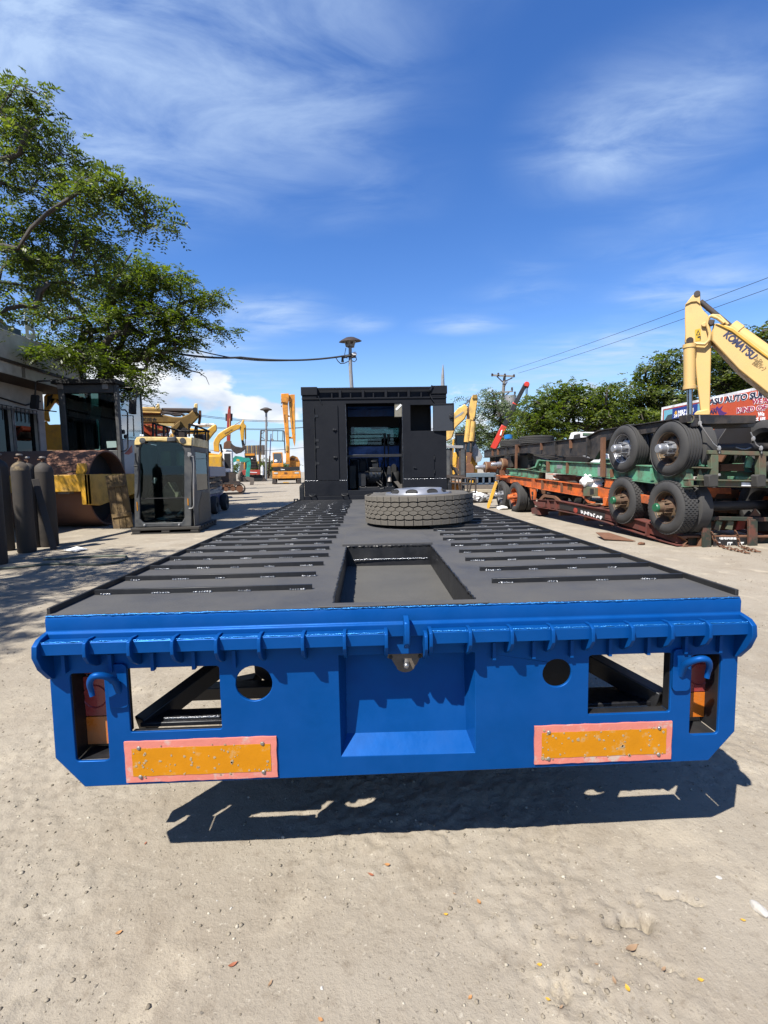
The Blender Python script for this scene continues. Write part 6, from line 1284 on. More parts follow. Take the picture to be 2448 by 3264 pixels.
# utility pole with cross-arms and transformer
F = at_depth(V4(680, 300)[0], 42); F = Fr(F.loc, F.rz)
up_ = thing('utility_pole', 'grey utility pole with two cross arms and transformer in the trees', 'utility pole', F)
MB().tube(line(V4, F, [(655, 1300), (665, 600), (678, 320), (692, 150)]), [.16, .15, .13, .11], 10).obj('pole', m_conc, up_)
MB().beam(p3(F, V4, 555, 152, -.25), p3(F, V4, 800, 165, -.25), .12, .14).obj('cross_arm', m_conc, up_); MB().beam(p3(F, V4, 560, 348, -.25), p3(F, V4, 780, 322, -.25), .10, .12).obj('cross_arm', m_conc, up_)
for a_, b_ in (((610, 165), (672, 225)), ((775, 180), (700, 215)), ((620, 345), (668, 380)), ((740, 335), (690, 375)), ((690, 400), (725, 370)), ((690, 270), (720, 220))): rod('arm_brace', m_dkmetal, up_, F, V4, a_, b_, .05, -.2, 6)
for px, py in ((560, 148), (625, 142), (695, 150), (790, 158), (575, 375), (640, 385), (770, 295), (800, 340), (725, 430), (690, 255)):
    c = F.l(*V4(px, py), -.3); MB().lathe([(.04, -.14), (.10, -.08), (.06, 0), (.10, .06), (.03, .13)], (c[0], -.3, c[1]), n=8).obj('insulator', m_dkmetal, up_)
c = F.l(*V4(655, 590), -.5); c2 = F.l(*V4(655, 505), -.5)
MB().lathe([(.001, 0), (.55, 0), (.58, .1), (.58, c2[1]-c[1]-.1), (.5, c2[1]-c[1]), (.001, c2[1]-c[1]+.03)], (c[0], -.75, c[1]), n=18).obj('transformer', m_galv, up_); MB().lathe([(.001, 0), (.45, 0), (.45, 1.6), (.001, 1.65)], (c[0]+.75, -.5, c[1]+.1), n=14).obj('transformer', m_galv, up_)
for px in (600, 630, 690, 705): rod('bushing', m_dkmetal, up_, F, V4, (px, 505), (px, 465), .09, -.7, 8)
MB().tube(line(V4, F, [(575, 375), (600, 420), (590, 470), (605, 500)], -.6), .02, 5).tube(line(V4, F, [(720, 440), (740, 395), (700, 400), (690, 470)], -.6), .02, 5).obj('drop_wire', m_greyconduit, up_)
# ------------------------------------------------------------------ mobile crane with red and black boom
F = at_depth(V4(750, 700)[0], 33); F = Fr(F.loc, F.rz)
mc = thing('mobile_crane', 'crane with a black telescopic boom and bright red head rising over the trees', 'crane', F)
m_hot = mat('signal_red', (.75, .05, .025), .4, 0, .08, 3)
def boomseg(nm, m, a_, b_, w_): MB().beam(p3(F, V4, *a_, 0), p3(F, V4, *b_, 0), w_, .5, (0, -1, 0)).obj(nm, m, mc, bevel=.03)
boomseg('boom_base', m_hot, (570, 930), (690, 690), .40); boomseg('boom_section', m_black, (688, 694), (803, 460), .32); boomseg('boom_section', m_black, (803, 460), (912, 250), .25); boomseg('boom_collar', m_hot, (798, 470), (807, 450), .36)
ex('boom_head', m_hot, mc, F, V4, [(900, 268), (900, 232), (915, 218), (945, 220), (958, 245), (945, 275)], -.35, .35, .04); ex('boom_number', m_whitetext, mc, F, V4, [(640, 790), (655, 735), (668, 730), (655, 785)], -.32, -.3, .0)
rod('hoist_rope', m_dkmetal, mc, F, V4, (918, 275), (918, 365), .025, 0, 5); rod('hoist_rope', m_dkmetal, mc, F, V4, (932, 275), (930, 365), .025, 0, 5)
hk = ex('hook_block', m_void, mc, F, V4, [(905, 372), (915, 360), (938, 362), (945, 385), (935, 400), (912, 400)], -.2, .2, .03); MB().tube(line(V4, F, [(922, 400), (925, 410), (914, 415), (920, 424), (930, 416)]), .07, 6).obj('hook', m_galv, mc)
ex('superstructure', m_void, mc, F, V4, [(600, 1200), (580, 930), (700, 900), (860, 960), (860, 1200)], .4, 2.0, .08); 
for px in (640, 800): a = F.l(*V4(px, 1200)); MB().lathe([(.2, -.25), (.5, -.25), (.55, .0), (.5, .25), (.2, .25)], (a[0], .5, .55), (0, 1, 0), 20, closed=True).obj('wheel', m_rubber, mc)
# ------------------------------------------------------------------ second excavator right of the bulkhead
F = at_depth(V4(250, 900)[0], 30); F = Fr(F.loc, F.rz)
e2 = thing('excavator', 'sun faded yellow excavator with folded arm right behind the black bulkhead', 'excavator', F)
ex('boom', m_pale, e2, F, V4, [(40, 900), (45, 720), (150, 560), (200, 500), (275, 460), (298, 490), (302, 540), (270, 610), (175, 700), (155, 750), (140, 800), (110, 830), (70, 850)], -.25, .25, .04)
ex('boom_decal', m_galv, e2, F, V4, [(165, 610), (170, 590), (250, 535), (262, 540), (240, 570)], -.258, -.252, .0)
ex('stick', m_pale, e2, F, V4, [(318, 480), (330, 420), (350, 365), (405, 362), (408, 400), (398, 470), (378, 600), (352, 640), (330, 650), (318, 600)], -.22, .22, .04)
ex('stick_tip', m_och, e2, F, V4, [(352, 372), (358, 358), (400, 358), (405, 400), (350, 402)], -.3, .3, .03); ex('pivot_gap', m_rust, e2, F, V4, [(295, 500), (318, 480), (320, 600), (300, 640), (285, 700), (290, 580)], -.15, .15, .02)
rod('stick_cylinder', m_pale, e2, F, V4, (170, 560), (270, 470), .08, -.05); rod('cylinder_rod', m_chrome, e2, F, V4, (275, 465), (345, 385), .045, -.05)
rod('boom_cylinder', m_pale, e2, F, V4, (290, 860), (315, 620), .17, -.3); rod('boom_cylinder', m_pale, e2, F, V4, (338, 850), (360, 640), .17, -.3); rod('cylinder_rod', m_dkmetal, e2, F, V4, (278, 930), (291, 855), .07, -.3); rod('cylinder_rod', m_dkmetal, e2, F, V4, (332, 960), (339, 850), .07, -.3)
MB().tube(line(V4, F, [(300, 520), (310, 600), (290, 660), (300, 720)], -.35), .03, 6).obj('hydraulic_hose', m_black, e2)
a = F.l(*V4(165, 755)); b = F.l(*V4(390, 1000))
kc = MB().box(a[0], b[0], .5, 2.3, b[1], a[1]).obj('operator_cab', m_cabgrey, e2, bevel=.05); MB().box(a[0]+.12, b[0]-.2, .48, .497, b[1]+.25, a[1]-.2).obj('cab_window', mat('dark_blue_glass', (.02, .035, .06), .08), kc); MB().box(a[0]+.05, b[0]-.05, .44, .498, a[1]-.16, a[1]-.08).obj('sun_visor', m_cream, kc)
ex('side_guard', m_galv, e2, F, V4, [(360, 900), (385, 870), (460, 1010), (440, 1060), (390, 1080), (345, 1000)], .1, .4, .02, yp=.0)
ex('linkage', m_rust, e2, F, V4, [(280, 970), (350, 965), (345, 1000), (330, 1100), (285, 1100), (292, 1010)], -.3, .1, .02); ex('bucket', m_rust, e2, F, V4, [(260, 1190), (270, 1110), (300, 1085), (350, 1090), (372, 1130), (372, 1190)], -.7, .2, .04)
ex('left_cylinder', m_yel, e2, F, V4, [(130, 1105), (150, 970), (175, 965), (190, 1000), (180, 1090), (160, 1110)], -.4, -.2, .03); rod('side_rod', m_yel, e2, F, V4, (140, 1000), (152, 830), .06, -.35); ex('red_post', m_rust, e2, F, V4, [(175, 1150), (190, 1030), (208, 1030), (205, 1150)], -.3, -.1, .01)
tracks(e2, F.l(*V4(60, 1200))[0], F.l(*V4(420, 1200))[0], .2, 2.8, .95, .6); MB().box(a[0]-.2, b[0]+.1, .5, 2.5, .96, b[1]-.002).obj('turntable', m_yel, e2, bevel=.05)
# ------------------------------------------------------------------ forklift mast and cage
F = at_depth(V4(230, 1415)[0], 14.0); F = Fr(F.loc, F.rz)
fk = thing('forklift', 'grey forklift mast with a welded wire cage beside the bulkhead', 'forklift', F)
for a_, b_, w_ in (((95, 1400), (95, 930), .10), ((125, 1230), (128, 920), .08), ((220, 1230), (222, 930), .08), ((248, 1400), (250, 925), .12), ((275, 1230), (278, 930), .05)):
    MB().beam(p3(F, V4, *a_, .1), p3(F, V4, *b_, .1), w_, w_*1.3, (0, 1, 0)).obj('mast_channel', m_dkmetal if w_ < .1 else m_cabgrey, fk, bevel=.006)
MB().beam(p3(F, V4, 68, 908, .05), p3(F, V4, 255, 912, .05), .1, .08).obj('mast_crossbar', m_galv, fk, bevel=.006); MB().beam(p3(F, V4, 68, 1222, 0), p3(F, V4, 275, 1225, 0), .1, .09).obj('mast_crossbar', m_dkmetal, fk)
MB().lathe([(.06, -.03), (.16, -.03), (.16, .03), (.06, .03)], p3(F, V4, 150, 1180, .1), (0, 1, 0), 16, closed=True).obj('chain_sheave', m_dkmetal, fk); MB().tube(line(V4, F, [(125, 1100), (160, 1150), (180, 1200), (150, 1220)], .0), .03, 6).obj('hydraulic_hose', m_black, fk)
for a_, b_ in (((120, 1225), (385, 1250)), ((122, 1290), (385, 1300)), ((125, 1385), (385, 1395)), ((125, 1225), (125, 1398)), ((170, 1230), (172, 1395)), ((300, 1240), (300, 1395)), ((235, 1235), (235, 1390)), ((345, 1245), (318, 1395)), ((385, 1250), (385, 1400)), ((200, 1235), (220, 1390))):
    rod('cage_bar', m_dkmetal, fk, F, V4, a_, b_, .025, -.15, 6)
ex('mast_foot', m_dkmetal, fk, F, V4, [(75, 1400), (80, 1330), (120, 1340), (120, 1400)], .05, .3, .01); MB().box(F.l(*V4(85, 1300))[0], F.l(*V4(260, 1300))[0], .35, 2.2, .3, 1.1).obj('forklift_body', m_ora, fk, bevel=.06)
for px in (100, 250): a = F.l(*V4(px, 1390)); MB().lathe([(.12, -.1), (.3, -.1), (.33, 0), (.3, .1), (.12, .1)], (a[0], .6, .33), (1, 0, 0), 20, closed=True).obj('wheel', m_rubber, fk)
# ------------------------------------------------------------------ blue flat container and cream beam
F = at_depth(V4(450, 1395)[0], 24); F = Fr(F.loc, F.rz)
ct = thing('blue_flatrack', 'blue steel flat rack stacked on a beige beam behind the forklift cage', 'flat rack', F)
x0, x1 = F.l(*V4(270, 1250))[0], F.l(*V4(600, 1250))[0]; z = lambda y: F.l(*V4(450, y))[1]
m_bl2 = mat('flatrack_blue', (.015, .10, .22), .5, 0, .15, 4, .05, 30, dirt=(.16, .14, .12), da=.25)
MB().box(x0, x1, 0, 2.4, z(1230), z(1190)).obj('deck', mat('faded_blue_deck', (.12, .17, .21), .7, 0, .15), ct, bevel=.01); MB().box(x0, x1, .05, 2.3, z(1308), z(1292)).obj('bottom_rail', m_bl2, ct)
for k in range(6): xx = x0+(x1-x0)*k/5; MB().box(xx-.05, xx+.05, .02, 2.3, z(1291), z(1231)).obj('upright', m_bl2, ct)
MB().box(x0+.1, x1-.1, .5, .55, z(1291), z(1231)).obj('inner_panel', m_bl2, ct); MB().box(F.l(*V4(322, 1250))[0], F.l(*V4(362, 1250))[0], -.02, .3, z(1303), z(1265)).obj('yellow_box', m_yel, ct, bevel=.02)
MB().box(x0, x1-.1, -.1, 2.0, z(1355), z(1312)).obj('lower_beam', m_mud, ct); MB().box(x0, x1-.15, -.25, 2.0, z(1392), z(1357)).obj('beige_beam', mat('beige_beam_paint', (.45, .38, .27), .7, 0, .2, 5), ct, bevel=.02); MB().box(x0+.2, x1-.4, .0, 1.8, 0, z(1394)).obj('sleeper', m_rust, ct)
# ------------------------------------------------------------------ rubbish heap, board
rr = random.Random(31)
F = facing(*V4(400, 1500))
rh = MB()
for k in range(60):
    px, py = rr.uniform(300, 540), rr.uniform(1425, 1540); a = F.l(*V4(px, py)); 
    T_, _f = rock_template(700+k % 7, 1); s_ = rr.uniform(.04, .14)
    P = T_*s_*np.array([1.5, 1, .8])+np.array([a[0], rr.uniform(-.2, .5), max(.03, a[1])]); rh.add(P, [tuple(f) for f in _f])
o = rh.obj('scrap_heap', mat('scrap_mix', (.16, .12, .10), .85, 0, .6, 3, .2, 20, dirt=(.3, .26, .22), da=.4, ds=3), None, kind='stuff'); o.location = F.loc; o.rotation_euler = (0, 0, F.rz); o['label'] = 'heap of scrap and rubble at the foot of the yellow board'
wbag = thing('white_bag', 'crumpled white plastic bag on the scrap heap behind the spare wheel', 'bag', F)
V_, f_ = rock_template(55, 3); a = F.l(*V4(355, 1430)); V_ = V_*np.array([.42, .25, .2])*(1+.25*np.sin(V_[:, :1]*9+V_[:, 1:2]*7)); MB().add(V_+np.array([a[0], -.2, max(.2, a[1])]), [tuple(f) for f in f_]).obj('bag', m_whitetext, wbag, smooth=20)
V_, f_ = rock_template(56, 3); a = F.l(*V4(440, 1460)); V_ = V_*np.array([.38, .25, .2])*(1+.25*np.sin(V_[:, :1]*8+V_[:, 1:2]*9)); gb = thing('grey_bag', 'grey plastic sheet bundle next to the white bag', 'bag', F); MB().add(V_+np.array([a[0], -.1, max(.2, a[1])]), [tuple(f) for f in f_]).obj('bag', mat('grey_sheet', (.3, .3, .3), .6, 0, .2), gb, smooth=20)
F = facing(*V4(540, 1560)); yb2 = thing('yellow_board', 'yellow board propped at a slant against the orange chassis wheels', 'board', F)
ex('board', m_yel, yb2, F, V4, [(508, 1562), (505, 1530), (590, 1280), (622, 1272), (622, 1290), (535, 1545), (530, 1562)], -.05, .35, .01)
# ------------------------------------------------------------------ stack of trailer chassis on the right
SF = Fr(ground(*V11(1172, 778)), math.radians(4.2))
m_oxide = mat('red_oxide_paint', (.21, .035, .022), .6, 0, .2, 3, .1, 30, dirt=(.09, .035, .025), da=.35, ds=2.5, sharp=.15)
m_oxblack = mat('near_black_patch', (.022, .018, .017), .6, 0, .2, 4)  # one near-black for panels, sockets and dark boxes in the stack
m_orf = mat('orange_chassis_paint', (.95, .19, .02), .5, 0, .12, 3, .05, 30, dirt=(.30, .09, .04), da=.22, ds=2.2)
m_grn = mat('green_chassis_paint', (.15, .45, .27), .55, 0, .12, 3, .06, 30, dirt=(.12, .10, .07), da=.24, ds=2.6, sharp=.1)
m_dgrn = mat('green_frame_paint', (.02, .20, .10), .55, 0, .15, 3, .06, 30, dirt=(.10, .08, .055), da=.3, ds=3)
m_blk = mat('black_chassis_paint', (.016, .016, .018), .5, 0, .25, 3, .1, 30, dirt=(.07, .055, .045), da=.2, ds=3)
m_brz = mat('bronze_rusty_rim', (.22, .16, .09), .5, .4, .2, 6, .1, 40, dirt=(.13, .07, .04), da=.4, ds=5)
m_grncap = mat('green_hub_paint', (.012, .14, .06), .4, 0, .1, 8)
m_rbrown = mat('rust_brown_frame', (.16, .10, .06), .75, 0, .25, 5, .2, 40, dirt=(.10, .17, .10), da=.25, ds=4)
m_tyre2 = mat('grey_tyre_wall', (.034, .034, .036), .7, 0, .15, 6, .08, 60, dirt=(.070, .066, .060), da=.25, ds=3, sharp=.3)
W_ = 2.35
def side(nm, m, th, V, pts, x0=0.0, x1=.14, bevel=.006, both=True, **k):
    """a beam web traced on the near side plane, repeated on the far side of the frame"""
    pl_ = SF.X(V, pts, x0); me = MB().prism(pl_, (x0, x1), 'x').mesh(nm); me.materials.append(m)
    o = inst(me, nm, None, th)
    if bevel: b = o.modifiers.new('bevel', 'BEVEL'); b.width = bevel; b.segments = 1
    if both: inst(me, nm, None, th, (W_-(x0+x1), 0, 0))
    return o, pl_
def flange(nm, m, th, V, pts, x0=-.05, x1=.19, t=.018, both=True):
    pl_ = SF.X(V, pts, 0.0); mb = MB()
    for a, b in zip(pl_[:-1], pl_[1:]): mb.beam(((x0+x1)/2, a[0], a[1]), ((x0+x1)/2, b[0], b[1]), x1-x0, t)
    me = mb.mesh(nm); me.materials.append(m); o = inst(me, nm, None, th)
    if both: inst(me, nm, None, th, (W_-(x0+x1), 0, 0))
    return o
def rib(th, m, V, pa, pb, w_=.035, out=-.05):
    a = SF.lx(*V(*pa), out); b = SF.lx(*V(*pb), out); return MB().beam((out+.02, a[0], a[1]), (out+.02, b[0], b[1]), w_, .07, (1, 0, 0)).obj('web_stiffener', m, th)
def chassis_wheel(th, y, z, R, rim_m, hub_m, cap_m, x=-.12, tread='rib', far=True):
    def one(xx, flip):
        w_ = sub('wheel', th, (xx, y, z), (0, 0, PI if flip else 0))
        T = .27*R/.5; q = R
        prof = [(q*.56, .02), (q*.60, .0), (q*.72, -.022), (q*.84, -.018), (q*.93, .004), (q*.975, .03)]
        if tread == 'rib':
            for k in range(5):
                x_ = .03+(T-.06)*k/4
                prof += [(q, x_-.018), (q, x_+.018)] + ([(q*.972, x_+.022), (q*.972, x_+(T-.06)/4-.022)] if k < 4 else [])
        else: prof += [(q*.972, .04), (q*.972, T-.04)]
        prof += [(q*.975, T-.03), (q*.93, T-.004), (q*.84, T+.018), (q*.60, T), (q*.56, T-.02)]
        ty = MB().lathe(prof, axis=(1, 0, 0), n=64, closed=True).obj('tyre', m_tyre2, w_, smooth=35)
        if tread == 'block':
            tb_ = MB(); n = 42
            for k in range(n):
                for j in range(6):
                    a = 2*PI*(k+.5*(j % 2))/n; x_ = .016+(T-.032)*(j+.5)/6
                    m4 = Matrix.Rotation(a, 4, 'X') @ Matrix.Translation((x_, 0, q*.985)); tb_.box(-(T-.03)/13, (T-.03)/13, -q*.058, q*.058, -.012, q*.02, m4)
            tb_.obj('tread', m_tyre2, w_, smooth=0, kind='stuff')
        s = q*.58
        MB().lathe([(s*1.0, .0), (s*1.04, -.006), (s*1.0, .012), (s*.95, .03), (s*.93, .12), (s*.90, .135), (s*.80, .125), (s*.62, .085), (s*.55, .075), (s*.42, .08), (.001, .08)], axis=(1, 0, 0), n=40, caps=False).obj('rim', rim_m, w_, smooth=35)
        hl = MB().lathe([(.001, -.004), (s*.125, -.004), (s*.15, .002)], axis=(1, 0, 0), n=14).mesh('hand_hole'); hl.materials.append(m_void)
        for k in range(8):
            a = 2*PI*(k+.3)/8; o = inst(hl, 'hand_hole', None, w_, (.106, s*.72*math.cos(a), s*.72*math.sin(a))); o.rotation_euler = (a, 0, 0); o.rotation_mode = 'XYZ'; o.rotation_euler = (0, 0, 0); o.matrix_local = Matrix.Translation((.097, s*.72*math.cos(a), s*.72*math.sin(a))) @ Matrix.Rotation(a, 4, 'X') @ Matrix.Rotation(-.64, 4, 'Z')
        hb_ = MB().lathe([(s*.44, .08), (s*.40, .02), (s*.34, .01), (s*.33, -.06), (s*.30, -.07), (s*.28, -.16), (.001, -.16)], axis=(1, 0, 0), n=24).obj('hub', hub_m, w_, smooth=35)
        MB().lathe([(s*.27, -.16), (s*.29, -.165), (s*.28, -.20), (s*.24, -.215), (.001, -.218)], axis=(1, 0, 0), n=16).obj('hub_cap', cap_m, w_, smooth=35)
        bl = MB().cyl((-.075, 0, 0), (.07, 0, 0), s*.045, n=8).mesh('wheel_stud'); bl.materials.append(hub_m)
        for k in range(8): a = 2*PI*k/8; inst(bl, 'wheel_stud', None, w_, (0, s*.42*math.cos(a), s*.42*math.sin(a)))
        return w_
    a = one(x, False)
    inner = MB().lathe([(R*.56, .02), (R*.72, -.02), (R*.93, 0), (R, .03), (R, .24), (R*.93, .27), (R*.72, .29), (R*.56, .25)], (x+.31*R/.5, y, z), (1, 0, 0), 48, closed=True).obj('inner_tyre', m_tyre2, th, smooth=35)
    if far:
        one(W_-x, True); MB().lathe([(R*.56, .02), (R*.72, -.02), (R*.93, 0), (R, .03), (R, .24), (R*.93, .27), (R*.72, .29), (R*.56, .25)], (W_-x-.60*R/.5, y, z), (1, 0, 0), 48, closed=True).obj('inner_tyre', m_tyre2, th, smooth=35)
        MB().cyl((x+.3, y, z), (W_-x-.3, y, z), .09, n=12).obj('axle', m_blk, th)
def wheel_at(th, V, cx, cy, top, bot, *a, x=-.12, **k):
    c = SF.lx(*V(cx, cy), x); t = SF.lx(*V(cx, top), x); b = SF.lx(*V(cx, bot), x)
    chassis_wheel(th, c[0], (t[1]+b[1])/2, (t[1]-b[1])/2, *a, x=x, **k); return c[0], (t[1]+b[1])/2, (t[1]-b[1])/2

# --- lowest: red oxide low-bed on the ground
rc = thing('trailer_chassis', 'rusty red oxide trailer chassis lying on the ground at the bottom of the stack', 'trailer chassis', SF, 'trailer chassis stacked on the right')
side('side_beam', m_oxide, rc, V11, [(378, 548), (462, 560), (620, 590), (770, 628), (990, 698), (1150, 755), (1150, 690), (990, 648), (760, 570), (620, 545), (480, 520), (390, 512)])
flange('top_flange', m_oxide, rc, V11, [(345, 512), (480, 516), (620, 543), (760, 568), (990, 640), (1160, 690)]); flange('bottom_flange', m_oxide, rc, V11, [(375, 552), (462, 566), (620, 597), (770, 640), (990, 714), (1165, 768)])
side('neck_plate', m_rust, rc, V11, [(378, 512), (405, 482), (470, 492), (500, 522), (478, 520), (462, 505), (412, 498), (395, 515)], -.02, .04)
side('foot_block', m_oxide, rc, V11, [(338, 560), (378, 550), (384, 598), (340, 590)], .0, .3); side('corner_plate', m_oxide, rc, V11, [(348, 520), (412, 528), (412, 555), (380, 552), (360, 545)], -.05, -.005)
for a_, b_ in (((432, 515), (434, 562)), ((470, 522), (472, 568)), ((985, 645), (980, 712)), ((820, 590), (815, 655))): rib(rc, m_oxide, V11, a_, b_, .05)
side('black_panel', m_oxblack, rc, V11, [(495, 532), (620, 556), (750, 588), (745, 624), (620, 590), (497, 562)], -.006, -.001, 0, False)
# white painted marks, illegible, on the black panel
wm_ = MB(); rr = random.Random(8)
for k, px in enumerate((618, 634, 650, 668, 686, 704, 724)):
    cy = 582+(px-618)*.27
    for j in range(4):
        dx, dy = rr.choice(((0, 11), (9, 3), (0, 8), (8, 0), (7, 8))); a = SF.lx(*V11(px+rr.uniform(-4, 6), cy+rr.uniform(-10, 3)), -.008); b = SF.lx(*V11(px+rr.uniform(-4, 6)+dx, cy+rr.uniform(-8, 3)+dy), -.008)
        wm_.beam((-.009, a[0], a[1]), (-.009, b[0], b[1]), .035, .003, (1, 0, 0))
wm_.obj('white_marking', m_whitetext, rc, kind='stuff')
a = SF.lx(*V11(585, 572), -.008); MB().sphere((-.008, a[0], a[1]), .09, 8, (.05, 1.2, .8)).obj('red_splash', m_red, rc)
# rear bumper of the red chassis (faces the viewer)
R0 = lambda x, y, Y=-.02, V=V5: SF.l(*V(x, y), Y)
def rear(nm, m, th, pts, y0, y1, bevel=.006, V=V5, **k): return MB().prism([R0(x, y, y0, V) for x, y in pts], (y0, y1), 'y').obj(nm, m, th, bevel=bevel, **k)
m_bump = mat('worn_bumper_paint', (.22, .075, .045), .65, 0, .3, 4, .15, 30, dirt=(.035, .045, .03), da=.45, ds=4, sharp=.08)
rear('bumper_bar', m_bump, rc, [(870, 1832), (1800, 1850), (1800, 1882), (872, 1860)], -.05, .05)
for x0, x1, z0, z1 in ((968, 1032, 1850, 2082), (1328, 1395, 1855, 2080), (1690, 1750, 1860, 2085)): rear('bumper_post', m_bump, rc, [(x0, z0), (x1, z0+2), (x1, z1), (x0, z1)], -.10, -.052)
rear('channel', m_rust, rc, [(845, 1985), (1800, 1985), (1800, 2000), (845, 2000)], .0, .2); rear('channel', m_rust, rc, [(810, 2068), (1800, 2080), (1800, 2094), (812, 2082)], .0, .2); rear('channel_back', m_bump, rc, [(850, 1998), (1800, 2000), (1800, 2080), (850, 2070)], .1, .13)
rear('channel_cheek', m_rust, rc, [(790, 1990), (845, 1985), (848, 2080), (800, 2085), (845, 2030)], .0, .25); rear('channel_web', m_rust, rc, [(955, 2002), (970, 2002), (1000, 2070), (940, 2070)], -.01, .09)
rear('number_plate', m_oxblack, rc, [(1050, 1990), (1310, 1995), (1310, 2075), (1050, 2068)], .0, .03)
pm = MB()
for k in range(16): q = R0(1100+k*8.5, 2003, -.004); pm.box(q[0]-.012, q[0]+.006*(k % 3), -.004, -.001, q[1]-.03*(1 if k % 4 else .6), q[1]+.012)
for px in (1090, 1165, 1185, 1255, 1275): q = R0(px, 2040, -.004); pm.box(q[0]-.02, q[0]+.03, -.004, -.001, q[1]-.012, q[1]+.012); pm.box(q[0]-.02, q[0]-.005, -.004, -.001, q[1]-.05, q[1]-.013)
pm.obj('plate_marking', m_paper, rc, kind='stuff')
for (xa, ya, xb, yb) in ((930, 1870, 905, 1950), (1090, 1870, 1065, 1940), (1180, 1870, 1165, 1935)): a = R0(xa, ya, .02); b = R0(xb, yb, .02); MB().beam((a[0], .02, a[1]), (b[0], .02, b[1]), .12, .04, (0, 1, 0)).obj('bracket', m_rbrown, rc)
rear('red_gusset', m_red, rc, [(1245, 1868), (1305, 1868), (1290, 1935), (1225, 1940)], .1, .14); rear('spring_hanger', m_rust, rc, [(1040, 1770), (1140, 1755), (1150, 1725), (1190, 1712), (1215, 1760), (1258, 1745), (1245, 1815), (1190, 1810), (1170, 1775), (1150, 1810), (1100, 1790), (1060, 1800)], .8, 1.0)
rear('splash_tab', m_rust, rc, [(1335, 1830), (1375, 1770), (1425, 1835)], .02, .05)
for y in (1.2, 2.4, 3.6, 5, 6.4): MB().box(.14, W_-.14, y-.06, y+.06, .12, .32).obj('cross_member', m_rust, rc)
# chain hanging to the ground
cpts = [R0(x, y, -.13) for x, y in ((1040, 1975), (1055, 2010), (1075, 2040), (1100, 2062))]
c3 = [(p[0], -.13, p[1]) for p in cpts]
for x, y in ((1140, 2078), (1190, 2088), (1240, 2100), (1290, 2112), (1330, 2122)): q = SF.lz(*V5(x, y), .03); c3.append((q[0], q[1], .03))
lk = MB().tube([(.045*math.cos(t)*(1.35), .026*math.sin(t), 0) for t in np.linspace(0, 2*PI, 13)], .009, 5, caps=False).mesh('link'); lk.materials.append(m_rust)
def chain(pts, lab):
    t = thing('chain', lab, 'chain', SF); pts = [Vector(p) for p in pts]; d = 0; k = 0
    for a, b in zip(pts[:-1], pts[1:]):
        L = (b-a).length; u = (b-a)/L
        while d < L:
            o = inst(lk, 'link', None, t); o.matrix_local = Matrix.Translation(a+u*d) @ u.to_track_quat('X', 'Z').to_matrix().to_4x4() @ Matrix.Rotation(PI/2*(k % 2), 4, 'X'); k += 1; d += .085
        d -= L
chain(c3, 'rusty chain hanging from the bumper plate, leftmost of two, trailing on the ground')
c3 = [(p[0], -.13, p[1]) for p in [R0(x, y, -.13) for x, y in ((1225, 1965), (1240, 2000), (1250, 2050), (1262, 2075))]]+[tuple(SF.lz(*V5(x, y), .03))+(.03,) for x, y in ((1300, 2082), (1350, 2098), (1410, 2110))]
chain(c3, 'rusty chain hanging from the right part of the bumper plate')
# --- second: orange chassis
og = thing('trailer_chassis', 'orange trailer chassis second from the bottom of the stack with orange hubs', 'trailer chassis', SF, 'trailer chassis stacked on the right')
side('side_beam', m_orf, og, X7, [(190, 465), (750, 515), (1258, 578), (1256, 712), (745, 625), (560, 595), (300, 545), (200, 500)])
flange('top_flange', m_orf, og, X7, [(150, 452), (310, 462), (750, 508), (1262, 572)]); flange('bottom_flange', m_orf, og, X7, [(540, 590), (745, 628), (1262, 718)])
side('end_bracket', m_orf, og, X7, [(190, 462), (312, 470), (308, 492), (200, 484)], -.12, -.005); side('hook_plate', m_rust, og, X7, [(150, 452), (190, 465), (188, 510), (150, 515), (165, 485)], -.1, -.01)
for px, ya, yb in ((742, 512, 625), (985, 545, 665), (620, 500, 610), (640, 502, 612)): rib(og, m_rust if px > 700 else m_orf, X7, (px, ya), (px-2, yb), .05)
side('socket', m_rbrown, og, X7, [(1262, 590), (1400, 612), (1400, 720), (1258, 715)], -.10, -.004); side('socket_hole', m_void, og, X7, [(1345, 622), (1390, 630), (1392, 690), (1345, 700)], -.105, -.1005, 0, False)
side('side_beam', m_orf, og, X7, [(1400, 605), (1700, 640), (2100, 720), (2500, 790), (2500, 890), (2100, 820), (1700, 745), (1400, 715)]); side('drop_bracket', m_orf, og, X7, [(1240, 722), (1280, 722), (1330, 780), (1410, 795), (1400, 812), (1320, 805)], -.05, -.02)
side('upright_plate', m_orf, og, X7, [(1530, 500), (1640, 505), (1640, 620), (1520, 600)], -.02, .05); side('spring_hanger', m_orf, og, X7, [(1505, 730), (1560, 735), (1540, 840), (1480, 830), (1510, 815)], -.06, .05)
side('hanger_plate', m_orf, og, X7, [(585, 612), (656, 620), (645, 768), (605, 765), (592, 690)], -.04, .02)
for cy in (680, 735): a = SF.lx(*X7(618, cy), -.05); MB().cyl((-.052, a[0], a[1]), (-.041, a[0], a[1]), .06, n=14).obj('lightening_hole', m_void, og)
for nm_, px, wd_ in (('日野', 870, 70), ('運輸', 1060, 58), ('木', 795, 35)):
    a = SF.lx(*X7(px, 606+(px-870)*.16), -.006); b = SF.lx(*X7(px+wd_, 608+(px+wd_-870)*.16), -.006)
    put_text(text_mesh(nm_, .3, bold=.004), m_brown, og, (-.005, a[0], a[1]), (0, b[0]-a[0], b[1]-a[1]), (0, 0, 1), width=abs(b[0]-a[0]), height=.26)
